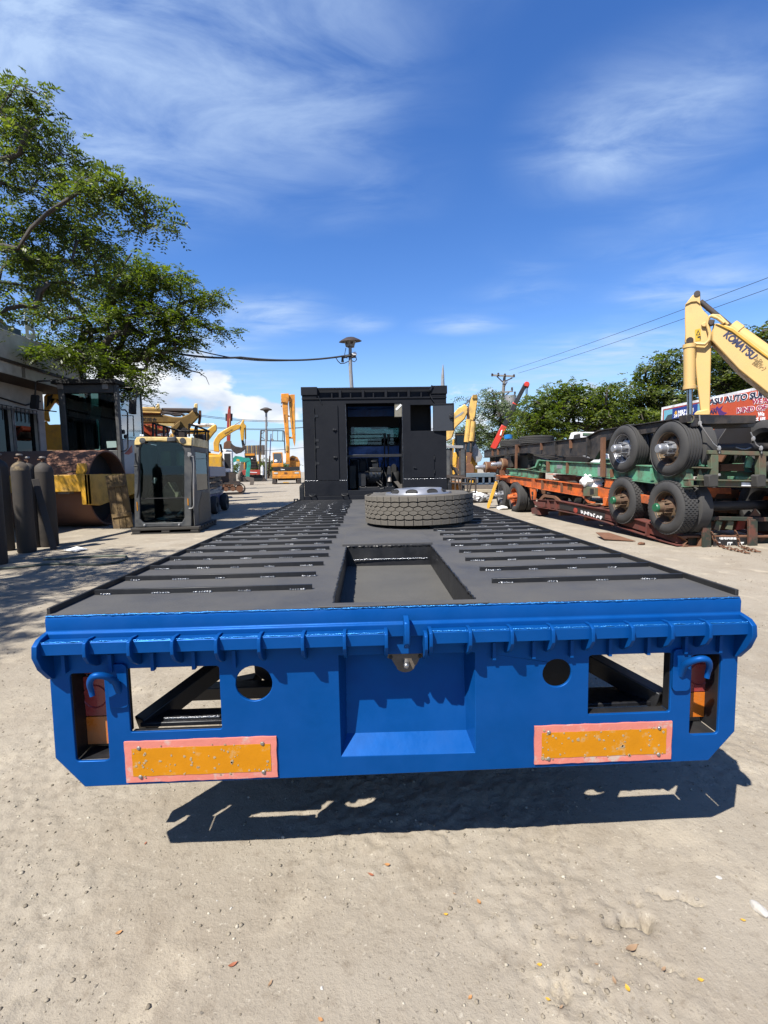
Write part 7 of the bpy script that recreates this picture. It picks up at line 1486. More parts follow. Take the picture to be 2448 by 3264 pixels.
wheel_at(og, V4, 790, 1440, 1282, 1598, m_orf, m_orf, m_orf, far=True); wheel_at(og, V4, 650, 1415, 1268, 1562, m_silver, m_silver, m_silver, far=True)
rear('rear_rail', m_orf, og, [(860, 1608), (1185, 1610), (1190, 1660), (1080, 1655), (1060, 1685), (985, 1680), (960, 1645), (900, 1630)], .75, .85)
for y in (1.2, 2.6, 4.0, 5.6, 7.2): a = SF.lx(*X7(985, 640), 0); MB().box(.14, W_-.14, y-.06, y+.06, a[1]-.08, a[1]+.1).obj('cross_member', m_rust, og)
# --- third: green chassis
gn = thing('trailer_chassis', 'weathered green trailer chassis third from the bottom with green hub caps', 'trailer chassis', SF, 'trailer chassis stacked on the right')
side('side_beam', m_grn, gn, X7, [(840, 282), (1060, 292), (1640, 318), (2200, 350), (2560, 372), (2560, 590), (2200, 545), (1640, 482), (1060, 432), (840, 412)])
flange('top_flange', m_grn, gn, X7, [(690, 262), (860, 276), (1640, 310), (2560, 365)]); flange('bottom_flange', m_grn, gn, X7, [(695, 408), (1060, 438), (1640, 490), (2560, 596)])
side('neck', m_grn, gn, X7, [(690, 262), (840, 280), (840, 408), (700, 402), (650, 352), (668, 290)], .06, .14); side('neck_edge', m_grn, gn, X7, [(690, 256), (672, 275), (650, 340), (540, 378), (560, 384), (662, 358), (690, 290), (700, 268)], -.05, .12)
side('gusset', m_grn, gn, X7, [(760, 290), (785, 345), (735, 345)], .0, .02); side('gusset', m_grn, gn, X7, [(712, 288), (722, 330), (702, 335)], .0, .02)
side('lower_beam', m_grn, gn, X7, [(322, 378), (705, 412), (692, 488), (335, 440)]); flange('lower_flange', m_grn, gn, X7, [(310, 372), (540, 382), (705, 408)]); flange('lower_flange', m_grn, gn, X7, [(325, 445), (690, 492)])
rib(gn, m_rust, X7, (812, 278), (810, 410), .12); rib(gn, m_rust, X7, (1055, 294), (1050, 430), .05); rib(gn, m_rust, X7, (1610, 380), (1612, 480), .05); rib(gn, m_grn, V11, (1010, 335), (1008, 405), .06); side('paint_patch', m_galv, gn, X7, [(925, 318), (998, 322), (996, 372), (925, 368)], -.006, -.001, 0, False); side('paint_patch', m_galv, gn, X7, [(1440, 318), (1558, 325), (1556, 472), (1440, 460)], -.006, -.001, 0, False)
wheel_at(gn, V5, 322, 1705, 1525, 1890, m_brz, m_brz, m_grncap, tread='block'); W4Y = wheel_at(gn, V5, 668, 1762, 1552, 1975, m_brz, m_brz, m_grncap, tread='block')
yg = SF.lx(*V5(862, 1575), -.1)[0]
rear('top_bar', m_rbrown, gn, [(1008, 1315), (1800, 1335), (1800, 1370), (1012, 1345)], yg, yg+.12)
for x0, x1 in ((1033, 1088), (1408, 1462)): rear('frame_post', m_rbrown, gn, [(x0, 1350), (x1, 1352), (x1, 1600), (x0, 1600)], yg+.002, yg+.1); rear('rubber_buffer', m_rubber, gn, [(x0-20, 1515), (x0-5, 1506), (x1-5, 1506), (x1, 1520), (x1, 1600), (x0-15, 1606)], yg-.14, yg-.001, .015)
rear('bottom_bar', m_rbrown, gn, [(938, 1548), (1800, 1572), (1800, 1615), (938, 1600)], yg+.03, yg+.10); rear('bar_lip', m_rbrown, gn, [(850, 1540), (1800, 1560), (1800, 1570), (852, 1552)], yg-.02, yg+.12); rear('bar_end', m_rbrown, gn, [(855, 1552), (868, 1553), (880, 1590), (935, 1592), (935, 1604), (858, 1598)], yg-.02, yg+.12)
rear('white_plate', m_white, gn, [(1270, 1566), (1390, 1570), (1388, 1600), (1268, 1598)], yg+.015, yg+.029)
for pts in ([(940, 1355), (965, 1350), (985, 1385), (978, 1445), (935, 1440)], [(1000, 1370), (1025, 1370), (1022, 1445), (992, 1442)], [(1318, 1362), (1350, 1362), (1365, 1400), (1345, 1455), (1295, 1450)], [(1385, 1380), (1405, 1370), (1405, 1450), (1375, 1455)], [(1060, 1380), (1085, 1380), (1085, 1440), (1062, 1440)]): rear('gusset', m_grn, gn, pts, yg+.14, yg+.18)
for pts in ([(920, 1540), (945, 1455), (968, 1510), (985, 1545)], [(985, 1545), (1010, 1460), (1022, 1540)]): rear('gusset', m_rbrown, gn, pts, yg+.06, yg+.08)
rear('shelf', m_rbrown, gn, [(930, 1446), (1040, 1452), (1040, 1462), (930, 1456)], yg, yg+.2); rear('green_box', m_grn, gn, [(1225, 1520), (1330, 1525), (1310, 1545), (1225, 1545)], yg+.3, yg+.5); rear('green_box', m_grn, gn, [(1362, 1525), (1410, 1528), (1410, 1550), (1362, 1550)], yg+.3, yg+.5); rear('shackle', m_galv, gn, [(1088, 1500), (1105, 1498), (1108, 1515), (1090, 1520)], yg-.01, yg+.03)
rear('cross_member', m_dgrn, gn, [(1090, 1480), (1405, 1490), (1405, 1550), (1090, 1545)], yg+.9, yg+1.0); rear('axle_beam', m_rust, gn, [(1110, 1425), (1290, 1420), (1290, 1480), (1110, 1480)], yg+.7, yg+.8)
for y in (2.6, 4.0, 5.6, 7.2): a = SF.lx(*X7(985, 360), 0); MB().box(.14, W_-.14, y-.06, y+.06, a[1]-.1, a[1]+.12).obj('cross_member', m_blk, gn)
# --- top: black gooseneck chassis with its wheels
bk = thing('trailer_chassis', 'black gooseneck trailer chassis on top of the stack with silver hubs', 'trailer chassis', SF, 'trailer chassis stacked on the right')
side('side_beam', m_blk, bk, V11, [(75, 240), (250, 215), (400, 198), (650, 168), (722, 130), (980, 92), (1230, 55), (1230, 105), (1000, 140), (760, 180), (730, 225), (690, 290), (640, 268), (490, 270), (330, 252), (260, 252), (75, 275)])
flange('top_flange', m_blk, bk, V11, [(72, 238), (250, 212), (400, 195), (655, 164), (722, 126), (1230, 50)]); flange('bottom_flange', m_blk, bk, V11, [(75, 278), (260, 252), (330, 250), (490, 276)]); flange('bottom_flange', m_blk, bk, V11, [(530, 272), (640, 272)])
for px, ya, yb in ((120, 238, 268), (150, 232, 262), (200, 225, 255), (262, 205, 250), (392, 195, 235), (555, 180, 225), (650, 165, 265), (470, 190, 260)): rib(bk, m_rust if px in (262, 392, 555, 120, 150) else m_blk, V11, (px, ya), (px, yb), .05)
for px, yb, mm in ((735, 385, m_rust), (252, 340, m_rust)): rib(bk, mm, V11, (px, 165 if px > 400 else 205), (px-2, yb), .11 if px > 400 else .06, -.12)
side('dark_box', m_oxblack, bk, V11, [(230, 265), (330, 262), (420, 290), (370, 330), (240, 345)], .35, .5); side('landing_leg', m_blk, bk, V11, [(205, 270), (225, 268), (225, 330), (205, 335)], .05, .15)
w1_ = wheel_at(bk, V5, 330, 1302, 1115, 1490, m_silver, m_silver, m_silver); w2_ = wheel_at(bk, V5, 690, 1302, 1085, 1520, m_brz, m_silver, m_silver)
yb_ = SF.lx(*V5(870, 1065), 0)[0]
rear('rear_beam', m_blk, bk, [(838, 1036), (1385, 1042), (1382, 1104), (990, 1112), (940, 1104), (842, 1098)], yb_, yb_+.2, .01); rear('beam_shade_sheet', m_blk, bk, [(900, 1100), (1385, 1105), (1360, 1135), (920, 1150)], yb_+.25, yb_+.4); rear('beam_socket', m_oxblack, bk, [(840, 1045), (880, 1042), (895, 1062), (882, 1092), (845, 1094)], yb_-.004, yb_-.001, 0)  # black sheet set back under the rear beam stands for its shade
rear('socket_rim', m_rbrown, bk, [(880, 1036), (900, 1050), (898, 1075), (885, 1098), (845, 1100), (845, 1095), (880, 1090), (892, 1070), (888, 1050), (876, 1040)], yb_-.02, yb_-.005, 0)
rear('orange_spring', m_orf, bk, [(1000, 1150), (1055, 1145), (1060, 1225), (1030, 1225)], yb_+1.2, yb_+1.4); rear('suspension', m_oxblack, bk, [(1090, 1230), (1150, 1140), (1345, 1120), (1340, 1300), (1080, 1310)], yb_+.6, yb_+.9); rear('suspension', m_oxblack, bk, [(920, 1150), (1000, 1150), (1040, 1290), (940, 1300)], yb_+.6, yb_+.9)
MB().tube([R0(x, y, yb_+.1)[:1]+(yb_+.1,)+R0(x, y, yb_+.1)[1:] for x, y in ((940, 1242), (990, 1245), (1040, 1262), (1060, 1285))], .015, 6).tube([R0(x, y, yb_+.3)[:1]+(yb_+.3,)+R0(x, y, yb_+.3)[1:] for x, y in ((1220, 1292), (1260, 1305), (1300, 1308), (1340, 1295))], .015, 6).obj('air_hose', m_galv, bk)
for y in (3, 4.6, 6.2, 8): a = SF.lx(*V11(500, 230), 0); MB().box(.14, W_-.14, y-.06, y+.06, a[1]-.08, a[1]+.12).obj('cross_member', m_blk, bk)
# tie wires
def tie(pts, lab):
    q = [SF.l(*V5(x, y), yy) for x, y, yy in pts]; mb = MB().tube([(p[0], pt[2], p[1]) for p, pt in zip(q, pts)], .012, 6)
    k = len(pts)//2; 
    for kk in (1, len(pts)-2): mb.sphere((q[kk][0], pts[kk][2], q[kk][1]), .035, 6, (1, 1, 1.4))
    o = mb.obj('tie_wire', m_galv, None); o.location = (SF.loc[0], SF.loc[1], 0); o.rotation_euler = (0, 0, SF.rz); tag(o, lab, 'wire')
ym = min(yg, yb_)-.04
tie([(938, 1040, yb_-.03), (942, 1105, yb_-.03), (955, 1130, ym), (1000, 1200, ym), (1045, 1262, yg-.02), (1092, 1300, yg-.03), (1095, 1340, yg-.03)], 'galvanised tie wire lashing the black beam to the green frame, on the left')
tie([(1340, 1175, ym), (1360, 1225, ym), (1380, 1270, yg-.02), (1420, 1300, yg-.03), (1425, 1340, yg-.03)], 'galvanised tie wire lashing the black beam to the green frame, on the right')
# loose tyres on and under the black chassis
def flat_tyre(V, cx, yb, half, lab, x, zshift=0, H=.27):
    b = SF.lx(*V(cx, yb), x); e = SF.lx(*V(cx+half, yb), x); R = .5
    t = thing('tyre', lab, 'tyre', None, 'loose tyres on the chassis stack', loc=tuple(SF.world((x+R, b[0], b[1])))); prof = [(.28, .02), (.36, .0), (.45, .01), (.49, .035)]
    for k in range(4): zc_ = .05+k*.055; prof += [(.5, zc_-.02), (.5, zc_+.02), (.492, zc_+.023), (.492, zc_+.032)]
    prof += [(.49, H-.035), (.45, H-.01), (.36, H), (.28, H-.02)]
    MB().lathe(prof, n=48, closed=True).obj('carcass', m_rubber, t, smooth=35); return t
flat_tyre(V4, 655, 912, 130, 'worn tyre lying flat at the far left end of the black chassis', .2)
t_ = flat_tyre(V4, 880, 885, 160, 'larger tyre lying flat on the black chassis, right of the other one', .2); t_.scale = (1.15, 1.15, 1.05)
t_ = flat_tyre(V4, 950, 1135, 65, 'dusty tyre lying under the black chassis, lower of two', .3); t_ = flat_tyre(V4, 945, 1052, 65, 'dusty tyre stacked under the black chassis, upper of two', .3)
# spare axles with brake drums
def axle(V, cx, cy, hy, lab, x):
    c = SF.lx(*V(cx, cy), x); h = SF.lx(*V(cx, cy+hy), x); R = abs(c[1]-h[1])
    t = thing('spare_axle', lab, 'axle', None, 'spare axles beside the chassis stack', loc=tuple(SF.world((x, c[0], 0))), rz=SF.rz)
    d = MB().lathe([(R*.5, .0), (R*.95, .0), (R, .02), (R*1.03, .08), (R*.98, .10), (R*.97, .36), (R*1.02, .38), (R*1.02, .42), (R*.5, .42)], (0, 0, c[1]), (1, 0, 0), 36, closed=True).obj('brake_drum', m_rust, t, smooth=35)
    MB().lathe([(R*.97, -.005), (R*1.0, .0), (R*1.0, .03)], (0, 0, c[1]), (1, 0, 0), 36, caps=False).obj('drum_rim', mat('ochre_rim', (.4, .28, .15), .6) if 'ochre_rim' not in bpy.data.materials else bpy.data.materials['ochre_rim'], d)
    MB().lathe([(R*.5, .05), (R*.45, -.12), (R*.36, -.14), (R*.34, -.34), (R*.28, -.36), (.001, -.36)], (0, 0, c[1]), (1, 0, 0), 20).obj('hub', m_silver, t, smooth=35)
    MB().cyl((.42, 0, c[1]), (1.9, 0, c[1]), .07, n=12).obj('axle_tube', m_rust, t)
    MB().box(.6, .8, -.12, .12, 0, c[1]-.07).box(1.5, 1.7, -.12, .12, 0, c[1]-.07).obj('trestle', m_rust, t)
axle(V4, 650, 1095, 62, 'right one of two spare axles with rusty brake drums beyond the stack', -.15)
axle(V4, 480, 1125, 58, 'left one of two spare axles with rusty brake drums beyond the stack', -.5)
# white bag on the orange chassis, steel sheet on the ground
V_, f_ = rock_template(77, 3); a = SF.lx(*X7(1290, 550), -.05)
V_ = V_*np.array([.2, .34, .22])*(1+.2*np.sin(V_[:, 1:2]*8+V_[:, 2:3]*7)); o = MB().add(V_, [tuple(f) for f in f_]).obj('white_bundle', m_whitetext, None, smooth=25); o.location = SF.world((.08, a[0], a[1]+.04)); tag(o, 'white plastic bundle stuffed on top of the orange chassis beam', 'bundle')
V_ = V_*np.array([1.1, 1.2, .8]); o = MB().add(V_, [tuple(f) for f in f_]).obj('dark_bundle', m_void, None, smooth=25); a = SF.lx(*X7(1380, 530), .3); o.location = SF.world((.45, a[0], a[1])); tag(o, 'dark sack behind the white bundle on the orange chassis', 'sack')
g0 = ground(*V11(810, 738)); pts = [ground(*V11(x, y)) for x, y in ((700, 726), (780, 728), (918, 748), (922, 752), (740, 743))]
o = MB().prism([(p[0]-g0[0], p[1]-g0[1]) for p in [ground(*V11(x, y)) for x, y in ((698, 722), (770, 722), (920, 750), (745, 744))]], (0, .012), 'z').obj('steel_sheet', m_rust, None); o.location = (g0[0], g0[1], .05); o.rotation_euler = (math.radians(6), 0, 0); tag(o, 'thin rusty steel sheet lying on the ground beside the red chassis', 'sheet')
for (px, py, s_, lab) in ((950, 764, .06, 'small rusty lump on the ground right of the steel sheet'), (1075, 752, .08, 'bent rusty bracket under the stacked wheels'), (175, 568, .16, 'flattened pale sack by the orange hub wheel')):
    V_, f_ = rock_template(px, 2); c = ground(*V11(px, py)); o = MB().add(V_*s_*np.array([1.4, 1, .6]), [tuple(f) for f in f_]).obj('scrap_piece' if px > 500 else 'sack', m_rust if px > 500 else m_paper, None, smooth=30); o.location = (c[0], c[1], s_*.4); tag(o, lab, 'scrap' if px > 500 else 'sack')

# ------------------------------------------------------------------ white lorry cab behind the stack
F = at_depth(V4(1500, 800)[0], 22); F = Fr(F.loc, F.rz)
wt = thing('white_truck', 'white lorry cab half hidden behind the black chassis', 'truck', F)
ex('cab', m_white, wt, F, V4, [(1365, 1100), (1370, 830), (1395, 760), (1440, 752), (1700, 755), (1760, 800), (1760, 1100)], -.9, 1.2, .06); ex('side_window', m_void, wt, F, V4, [(1418, 818), (1425, 785), (1490, 772), (1492, 818)], -.915, -.902, .0); ex('green_visor', m_dgrn, wt, F, V4, [(1515, 790), (1520, 762), (1650, 768), (1660, 792)], -.93, -.902, .01)
ex('white_body', m_white, wt, F, V4, [(1200, 1400), (1210, 1010), (2600, 960), (2600, 1400)], .2, 2.3, .03); ex('chassis_rail', m_void, wt, F, V4, [(1150, 1400), (1150, 1300), (2600, 1300), (2600, 1400)], -.8, .15, .0)
for px in (1450, 2300): a = F.l(*V4(px, 1300)); MB().lathe([(.25, -.13), (.45, -.14), (.5, 0), (.45, .14), (.25, .13)], (a[0], -.75, .5), (0, 1, 0), 24, closed=True).obj('wheel', m_rubber, wt)
for k, (px, mm) in enumerate(((1345, m_white), (1500, m_rust), (1600, m_white), (1280, m_dgrn))): ex('parcel', mm, wt, F, V4, [(px-25, 1060), (px-25, 1020), (px+25, 1015), (px+25, 1060)], -1.2, -1.0, .02) if False else None
bd_ = thing('blue_drum', 'small bright blue drum above the far tyres on the black chassis', 'drum', at_depth(V4(728, 800)[0], 24)); Fd = at_depth(V4(728, 800)[0], 24)
a = Fd.l(*V4(728, 828)); b = Fd.l(*V4(728, 785)); MB().cyl((0, 0, 0), (0, 0, a[1]-.002), .06, n=8).obj('drum_stand', m_void, bd_); MB().lathe([(.001, 0), (.18, 0), (.2, .05), (.19, .15), (.2, .18), (.2, b[1]-a[1]), (.001, b[1]-a[1]+.03)], (0, 0, a[1]), n=16).obj('drum_body', mat('bright_blue_plastic', (.02, .28, .75), .4), bd_)

# ------------------------------------------------------------------ big excavator on the right
F = at_depth(V5(950, 1000)[0], 13.0); F = Fr(F.loc, F.rz)
ke = thing('excavator', 'large pale yellow excavator with dark blue lettering on its boom at the right edge', 'excavator', F)
m_kpale = mat('komatsu_pale_paint', (.88, .57, .20), .48, 0, .05, 2, .03, 30, dirt=(.75, .5, .2), da=.08, ds=3); m_kpale.name = 'pale_yellow_paint'
ex('stick', m_kpale, ke, F, V5, [(820, 470), (826, 400), (822, 300), (825, 180), (850, 140), (885, 100), (920, 92), (940, 100), (945, 170), (965, 215), (1005, 255), (1012, 300), (1000, 360), (1030, 440), (1028, 620), (1020, 1010), (945, 1015), (920, 800), (890, 500)], -.22, .22, .03)
ex('stick_cap', m_kpale, ke, F, V5, [(822, 178), (885, 98), (922, 90), (942, 100), (945, 172), (915, 150), (870, 155)], -.25, -.222, .01)
rod('bucket_cylinder', m_kpale, ke, F, V5, (858, 490), (860, 838), .115, -.32, 16); MB().lathe([(.13, 0), (.13, .08)], p3(F, V5, 860, 838, -.32), (0, 0, 1), 16).lathe([(.13, 0), (.13, .08)], p3(F, V5, 858, 515, -.32), (0, 0, 1), 16).obj('cylinder_collar', m_kpale, ke)
rod('cylinder_rod', m_chrome, ke, F, V5, (860, 840), (862, 1035), .055, -.32, 14); ex('cylinder_lug', m_kpale, ke, F, V5, [(838, 490), (840, 445), (860, 430), (885, 445), (882, 490)], -.4, -.24, .015)
MB().cyl(p3(F, V5, 862, 455, -.42), p3(F, V5, 862, 455, -.2), .07).cyl((F.l(*V5(920, 115))[0], -.27, F.l(*V5(920, 115))[1]), (F.l(*V5(920, 115))[0], .27, F.l(*V5(920, 115))[1]), .06).obj('pivot_pin', m_dkmetal, ke)
ex('boom', m_kpale, ke, F, V5, [(1030, 450), (1035, 380), (1050, 320), (1100, 320), (1190, 345), (1330, 455), (1475, 560), (1900, 900), (2250, 1300), (2300, 1560), (2050, 1560), (1900, 1300), (1475, 870), (1250, 690)], -.3, .3, .03)
ex('boom_top_plate', mat('deeper_yellow_paint', (.72, .42, .05), .45), ke, F, V5, [(1055, 320), (1110, 330), (1200, 362), (1340, 470), (1480, 580), (1480, 600), (1335, 495), (1190, 385)], -.33, -.302, .01)
rod('stick_cylinder', m_kpale, ke, F, V5, (1180, 350), (1560, 625), .14, 0, 16); rod('cylinder_rod', m_dkmetal, ke, F, V5, (945, 150), (1185, 350), .055, 0, 12); MB().lathe([(.16, 0), (.16, .2)], p3(F, V5, 1180, 350, 0), tuple(Vector(p3(F, V5, 1560, 625, 0))-Vector(p3(F, V5, 1180, 350, 0))), 16).obj('cylinder_collar', m_kpale, ke)
MB().tube(line(V5, F, [(1130, 320), (1080, 280), (1030, 262), (1010, 280), (1000, 320), (1020, 400), (1015, 450), (980, 485), (900, 480)], -.30), .035, 8).tube(line(V5, F, [(1160, 330), (1090, 262), (1040, 258), (1012, 272)], -.26), .03, 8).obj('hydraulic_hose', m_kpale, ke)
ex('valve_block', m_dkmetal, ke, F, V5, [(1005, 318), (1012, 288), (1060, 290), (1050, 330), (1020, 340)], -.36, -.24, .02); ex('hose_clamp', m_kpale, ke, F, V5, [(950, 330), (985, 305), (1000, 320), (1000, 345), (960, 345)], -.28, -.222, .01)
dc = ex('warning_sticker', mat('sticker_yellow', (.75, .48, .02), .4), ke, F, V5, [(902, 372), (946, 360), (950, 455), (906, 462)], -.226, -.2215, 0)
MB().prism(F.P(V5, [(910, 415), (928, 372), (946, 412)], -.23), (-.229, -.2265), 'y', [F.P(V5, [(918, 410), (928, 384), (938, 408)], -.23)]).prism(F.P(V5, [(922, 425), (948, 418), (948, 448), (940, 448), (940, 432), (924, 438)], -.23), (-.229, -.2265), 'y').obj('warning_symbol', m_void, dc)
o_ = F.l(*V5(1120, 420), -.31); o2 = F.l(*V5(1345, 610), -.31)
put_text(text_mesh("KOMAT'SU", .5, bold=.02, spacing=.95), mat('navy_boom_lettering', (.03, .035, .10), .5), ke, (o_[0], -.304, o_[1]), (o2[0]-o_[0], 0, o2[1]-o_[1]), (0, 0, 1), width=math.hypot(o2[0]-o_[0], o2[1]-o_[1]), height=.15)
m_faint = mat('faded_brown_print', (.40, .27, .10), .6)
o_ = F.l(*V5(1362, 602), -.31); o2 = F.l(*V5(1420, 640), -.31); put_text(text_mesh('2.9t', .3), m_faint, ke, (o_[0], -.304, o_[1]), (o2[0]-o_[0], 0, o2[1]-o_[1]), (0, 0, 1), width=math.hypot(o2[0]-o_[0], o2[1]-o_[1]))
o_ = F.l(*V5(1345, 640), -.31); o2 = F.l(*V5(1430, 700), -.31); put_text(text_mesh('移動式クレーン', .3, bold=.006), m_faint, ke, (o_[0], -.304, o_[1]), (o2[0]-o_[0], 0, o2[1]-o_[1]), (0, 0, 1), width=math.hypot(o2[0]-o_[0], o2[1]-o_[1]), height=.13)
ex('stick_foot', m_kpale, ke, F, V5, [(895, 1030), (920, 1008), (990, 995), (1020, 1000), (1022, 1040), (900, 1042)], -.3, .3, .02)
ex('bucket_link', m_orf, ke, F, V5, [(850, 1045), (1020, 1045), (1060, 1150), (1060, 1250), (1000, 1260), (980, 1160), (900, 1150)], -.15, .15, .02); ex('bucket', m_rust, ke, F, V5, [(980, 1200), (1080, 1140), (1160, 1150), (1200, 1280), (1120, 1420), (980, 1400)], -.6, .6, .04)
a = F.l(*V5(2300, 1500)); a = (a[0]+1.7, 0); MB().box(a[0]-2.0, a[0]+2.5, -1.3, 1.4, 1.1, 2.3).obj('engine_housing', m_kpale, ke, bevel=.1); MB().box(a[0]-1.9, a[0]-.3, -1.3, -.35, 2.3, 3.2).obj('operator_cab', m_cabgrey, ke, bevel=.06); tracks(ke, a[0]-2.2, a[0]+2.2, -1.4, 1.4, 1.0, .6)
ex('yellow_side', m_yel, ke, F, V5, [(1380, 1115), (1480, 1110), (1480, 1200), (1420, 1160)], 2.0, 2.4, .02)
# ------------------------------------------------------------------ banner board
bxx = 13.3; B_ = lambda x, y, X=bxx, V=V5: Fr((0, 0), 0).lx(*V(x, y), X)
bb = thing('banner_board', 'long red and blue banner board on posts with white and navy lettering', 'billboard', loc=(bxx, 0, 0))
tl0 = B_(650, 965); tr0 = B_(1475, 826); br0 = B_(1475, 1116)
zt_ = (tl0[1]+tr0[1])/2; zb_ = br0[1]; yl, yr = tl0[0], tr0[0]-6
def quad(nm, m, y0, y1, z0, z1, off, th_=.004): return MB().box(-off-th_, -off, y1, y0, z0, z1).obj(nm, m, bb)
quad('panel', m_white, yl, yr, zb_, zt_, 0, .05)
H_ = zt_-zb_
quad('border_line', m_red, yl-.12, yr, zb_+.10, zt_-.10, .052)
ysplit = B_(985, 1000)[0]
quad('blue_field', mat('print_sky_blue', (.22, .55, .68), .5, 0, .06, 1), yl-.2, ysplit, zb_+.15, zt_-.16, .058)
m_prnt = mat('print_red', (.62, .06, .035), .5, 0, .1, .6, 0, 0, dirt=(.75, .13, .03), da=.45, ds=.35, sharp=.25)
quad('red_field', m_prnt, ysplit, yr, zb_+.10, zt_-.10, .058)
p = B_(738, 1000); p2 = B_(935, 990); quad('navy_box', mat('print_navy', (.02, .055, .28), .5), p[0], p2[0], zb_+.15, B_(738, 990)[1], .064)
tp_ = [B_(x, y) for x, y in ((680, 1075), (700, 1040), (735, 1030), (735, 1120), (670, 1120))]; MB().prism(tp_, (-.068, -.063), 'x').obj('printed_truck', mat('print_dark', (.05, .07, .08), .5), bb)
def btext(s, x0, y0, x1, y1, m, hpx, off=.07, bold=.01, outline=None):
    a = B_(x0, y0); b = B_(x1, y1); h = B_(x0, y0-hpx)[1]-a[1]
    if outline:
        put_text(text_mesh(s, .3, bold=bold+.018), outline, bb, (-off+.003, a[0]+.012, a[1]-.012), (0, -1, (b[1]-a[1])/abs(b[0]-a[0])), (0, 0, 1), width=abs(b[0]-a[0])+.024, height=h+.024)
    put_text(text_mesh(s, .3, bold=bold), m, bb, (-off, a[0], a[1]), (0, -1, (b[1]-a[1])/abs(b[0]-a[0])), (0, 0, 1), width=abs(b[0]-a[0]), height=h)
btext('HELP LINE', 783, 1030, 905, 1010, m_whitetext, 25, .072); btext('24 HOURS', 750, 1060, 880, 1043, m_whitetext, 25, .072)
a = B_(766, 1023); st = [(a[0]+(.11 if k % 2 else .05)*math.cos(PI*k/8), a[1]+(.11 if k % 2 else .05)*math.sin(PI*k/8)) for k in range(16)]; MB().prism(st, (-.074, -.066), 'x').obj('sun_symbol', m_yel, bb)
m_nav = mat('print_navy_text', (.02, .02, .06), .5); m_pk = mat('print_crimson_text', (.55, .03, .08), .5)
btext('ASU AUTO SURPLUS', 1028, 960, 1640, 878, m_nav, 46, .072, .012, m_whitetext)
btext('AN', 1032, 1030, 1086, 1026, m_bluetext, 34, .072, .012)
st = [B_(x, y) for x, y in ((1040, 985), (1075, 990), (1090, 970), (1105, 988), (1135, 965), (1120, 1000), (1140, 1015), (1170, 1022), (1140, 1040), (1110, 1045), (1095, 1020), (1090, 1000))]
MB().prism(st, (-.066, -.062), 'x').obj('splash_print', mat('print_purple', (.12, .03, .20), .5), bb)
btext('WE ARE', 1365, 955, 1545, 935, m_pk, 40, .072, .012, m_whitetext); btext('KIND OF HEAVY', 1245, 1025, 1720, 975, m_pk, 40, .072, .012, m_whitetext); btext('We', 1410, 1055, 1462, 1048, m_whitetext, 36, .072, .01); btext('ct us', 1382, 1090, 1470, 1080, m_whitetext, 32, .072, .01)
for yy in (yl-.4, (yl+yr)/2+.5, yr+.5): MB().box(.002, .14, yy-.07, yy+.07, 0, zt_).obj('post', m_galv, bb)
MB().box(.141, .2, yr, yl, zb_+.1, zb_+.2).obj('back_rail', m_galv, bb)
# ------------------------------------------------------------------ trees
def frond_leaves(centers, rads, n_fr, n_lf, L, lw, seed, flat=.45, up=.8):
    """pinnate sprays: every leaflet is a small quad of its own"""
    r = np.random.default_rng(seed); out = []
    C = np.repeat(centers, n_fr, 0); R = np.repeat(rads, n_fr); m = len(C)
    off = r.normal(size=(m, 3)); off /= np.linalg.norm(off, axis=1)[:, None]+1e-9; off *= (r.random(m)**.45)[:, None]
    off *= np.stack([R, R, R*flat], 1); P = C+off
    az = np.arctan2(off[:, 1], off[:, 0])+r.normal(0, .9, m); el = r.normal(-.12, .35, m)
    D = np.stack([np.cos(az)*np.cos(el), np.sin(az)*np.cos(el), np.sin(el)], 1)
    U = np.stack([r.normal(0, .35, m), r.normal(0, .35, m), np.full(m, up)], 1); S = np.cross(D, U); S /= np.linalg.norm(S, axis=1)[:, None]+1e-9; U = np.cross(S, D)
    Lm = L*(.65+.7*r.random(m)); V = []
    for k in range(n_lf):
        t = (k//2+.6)/(n_lf/2+.3); sd = 1 if k % 2 else -1
        droop = -.35*t*t
        base = P+D*(Lm*t)[:, None]+np.array([0, 0, 1])*(Lm*droop)[:, None]
        ll = Lm*(.34*(1-.45*abs(t-.45)))
        a = D*.45+S*sd*.9+U*r.normal(0, .22, m)[:, None]; a /= np.linalg.norm(a, axis=1)[:, None]
        b = np.cross(U+r.normal(0, .35, (m, 3)), a); b /= np.linalg.norm(b, axis=1)[:, None]+1e-9
        w_ = (ll*lw)[:, None]; tip = base+a*ll[:, None]; mid = base+a*(ll*.5)[:, None]
        V.append(np.stack([base, mid+b*w_, tip, mid-b*w_], 1))
    V = np.concatenate(V, 0); return V.reshape(-1, 3)
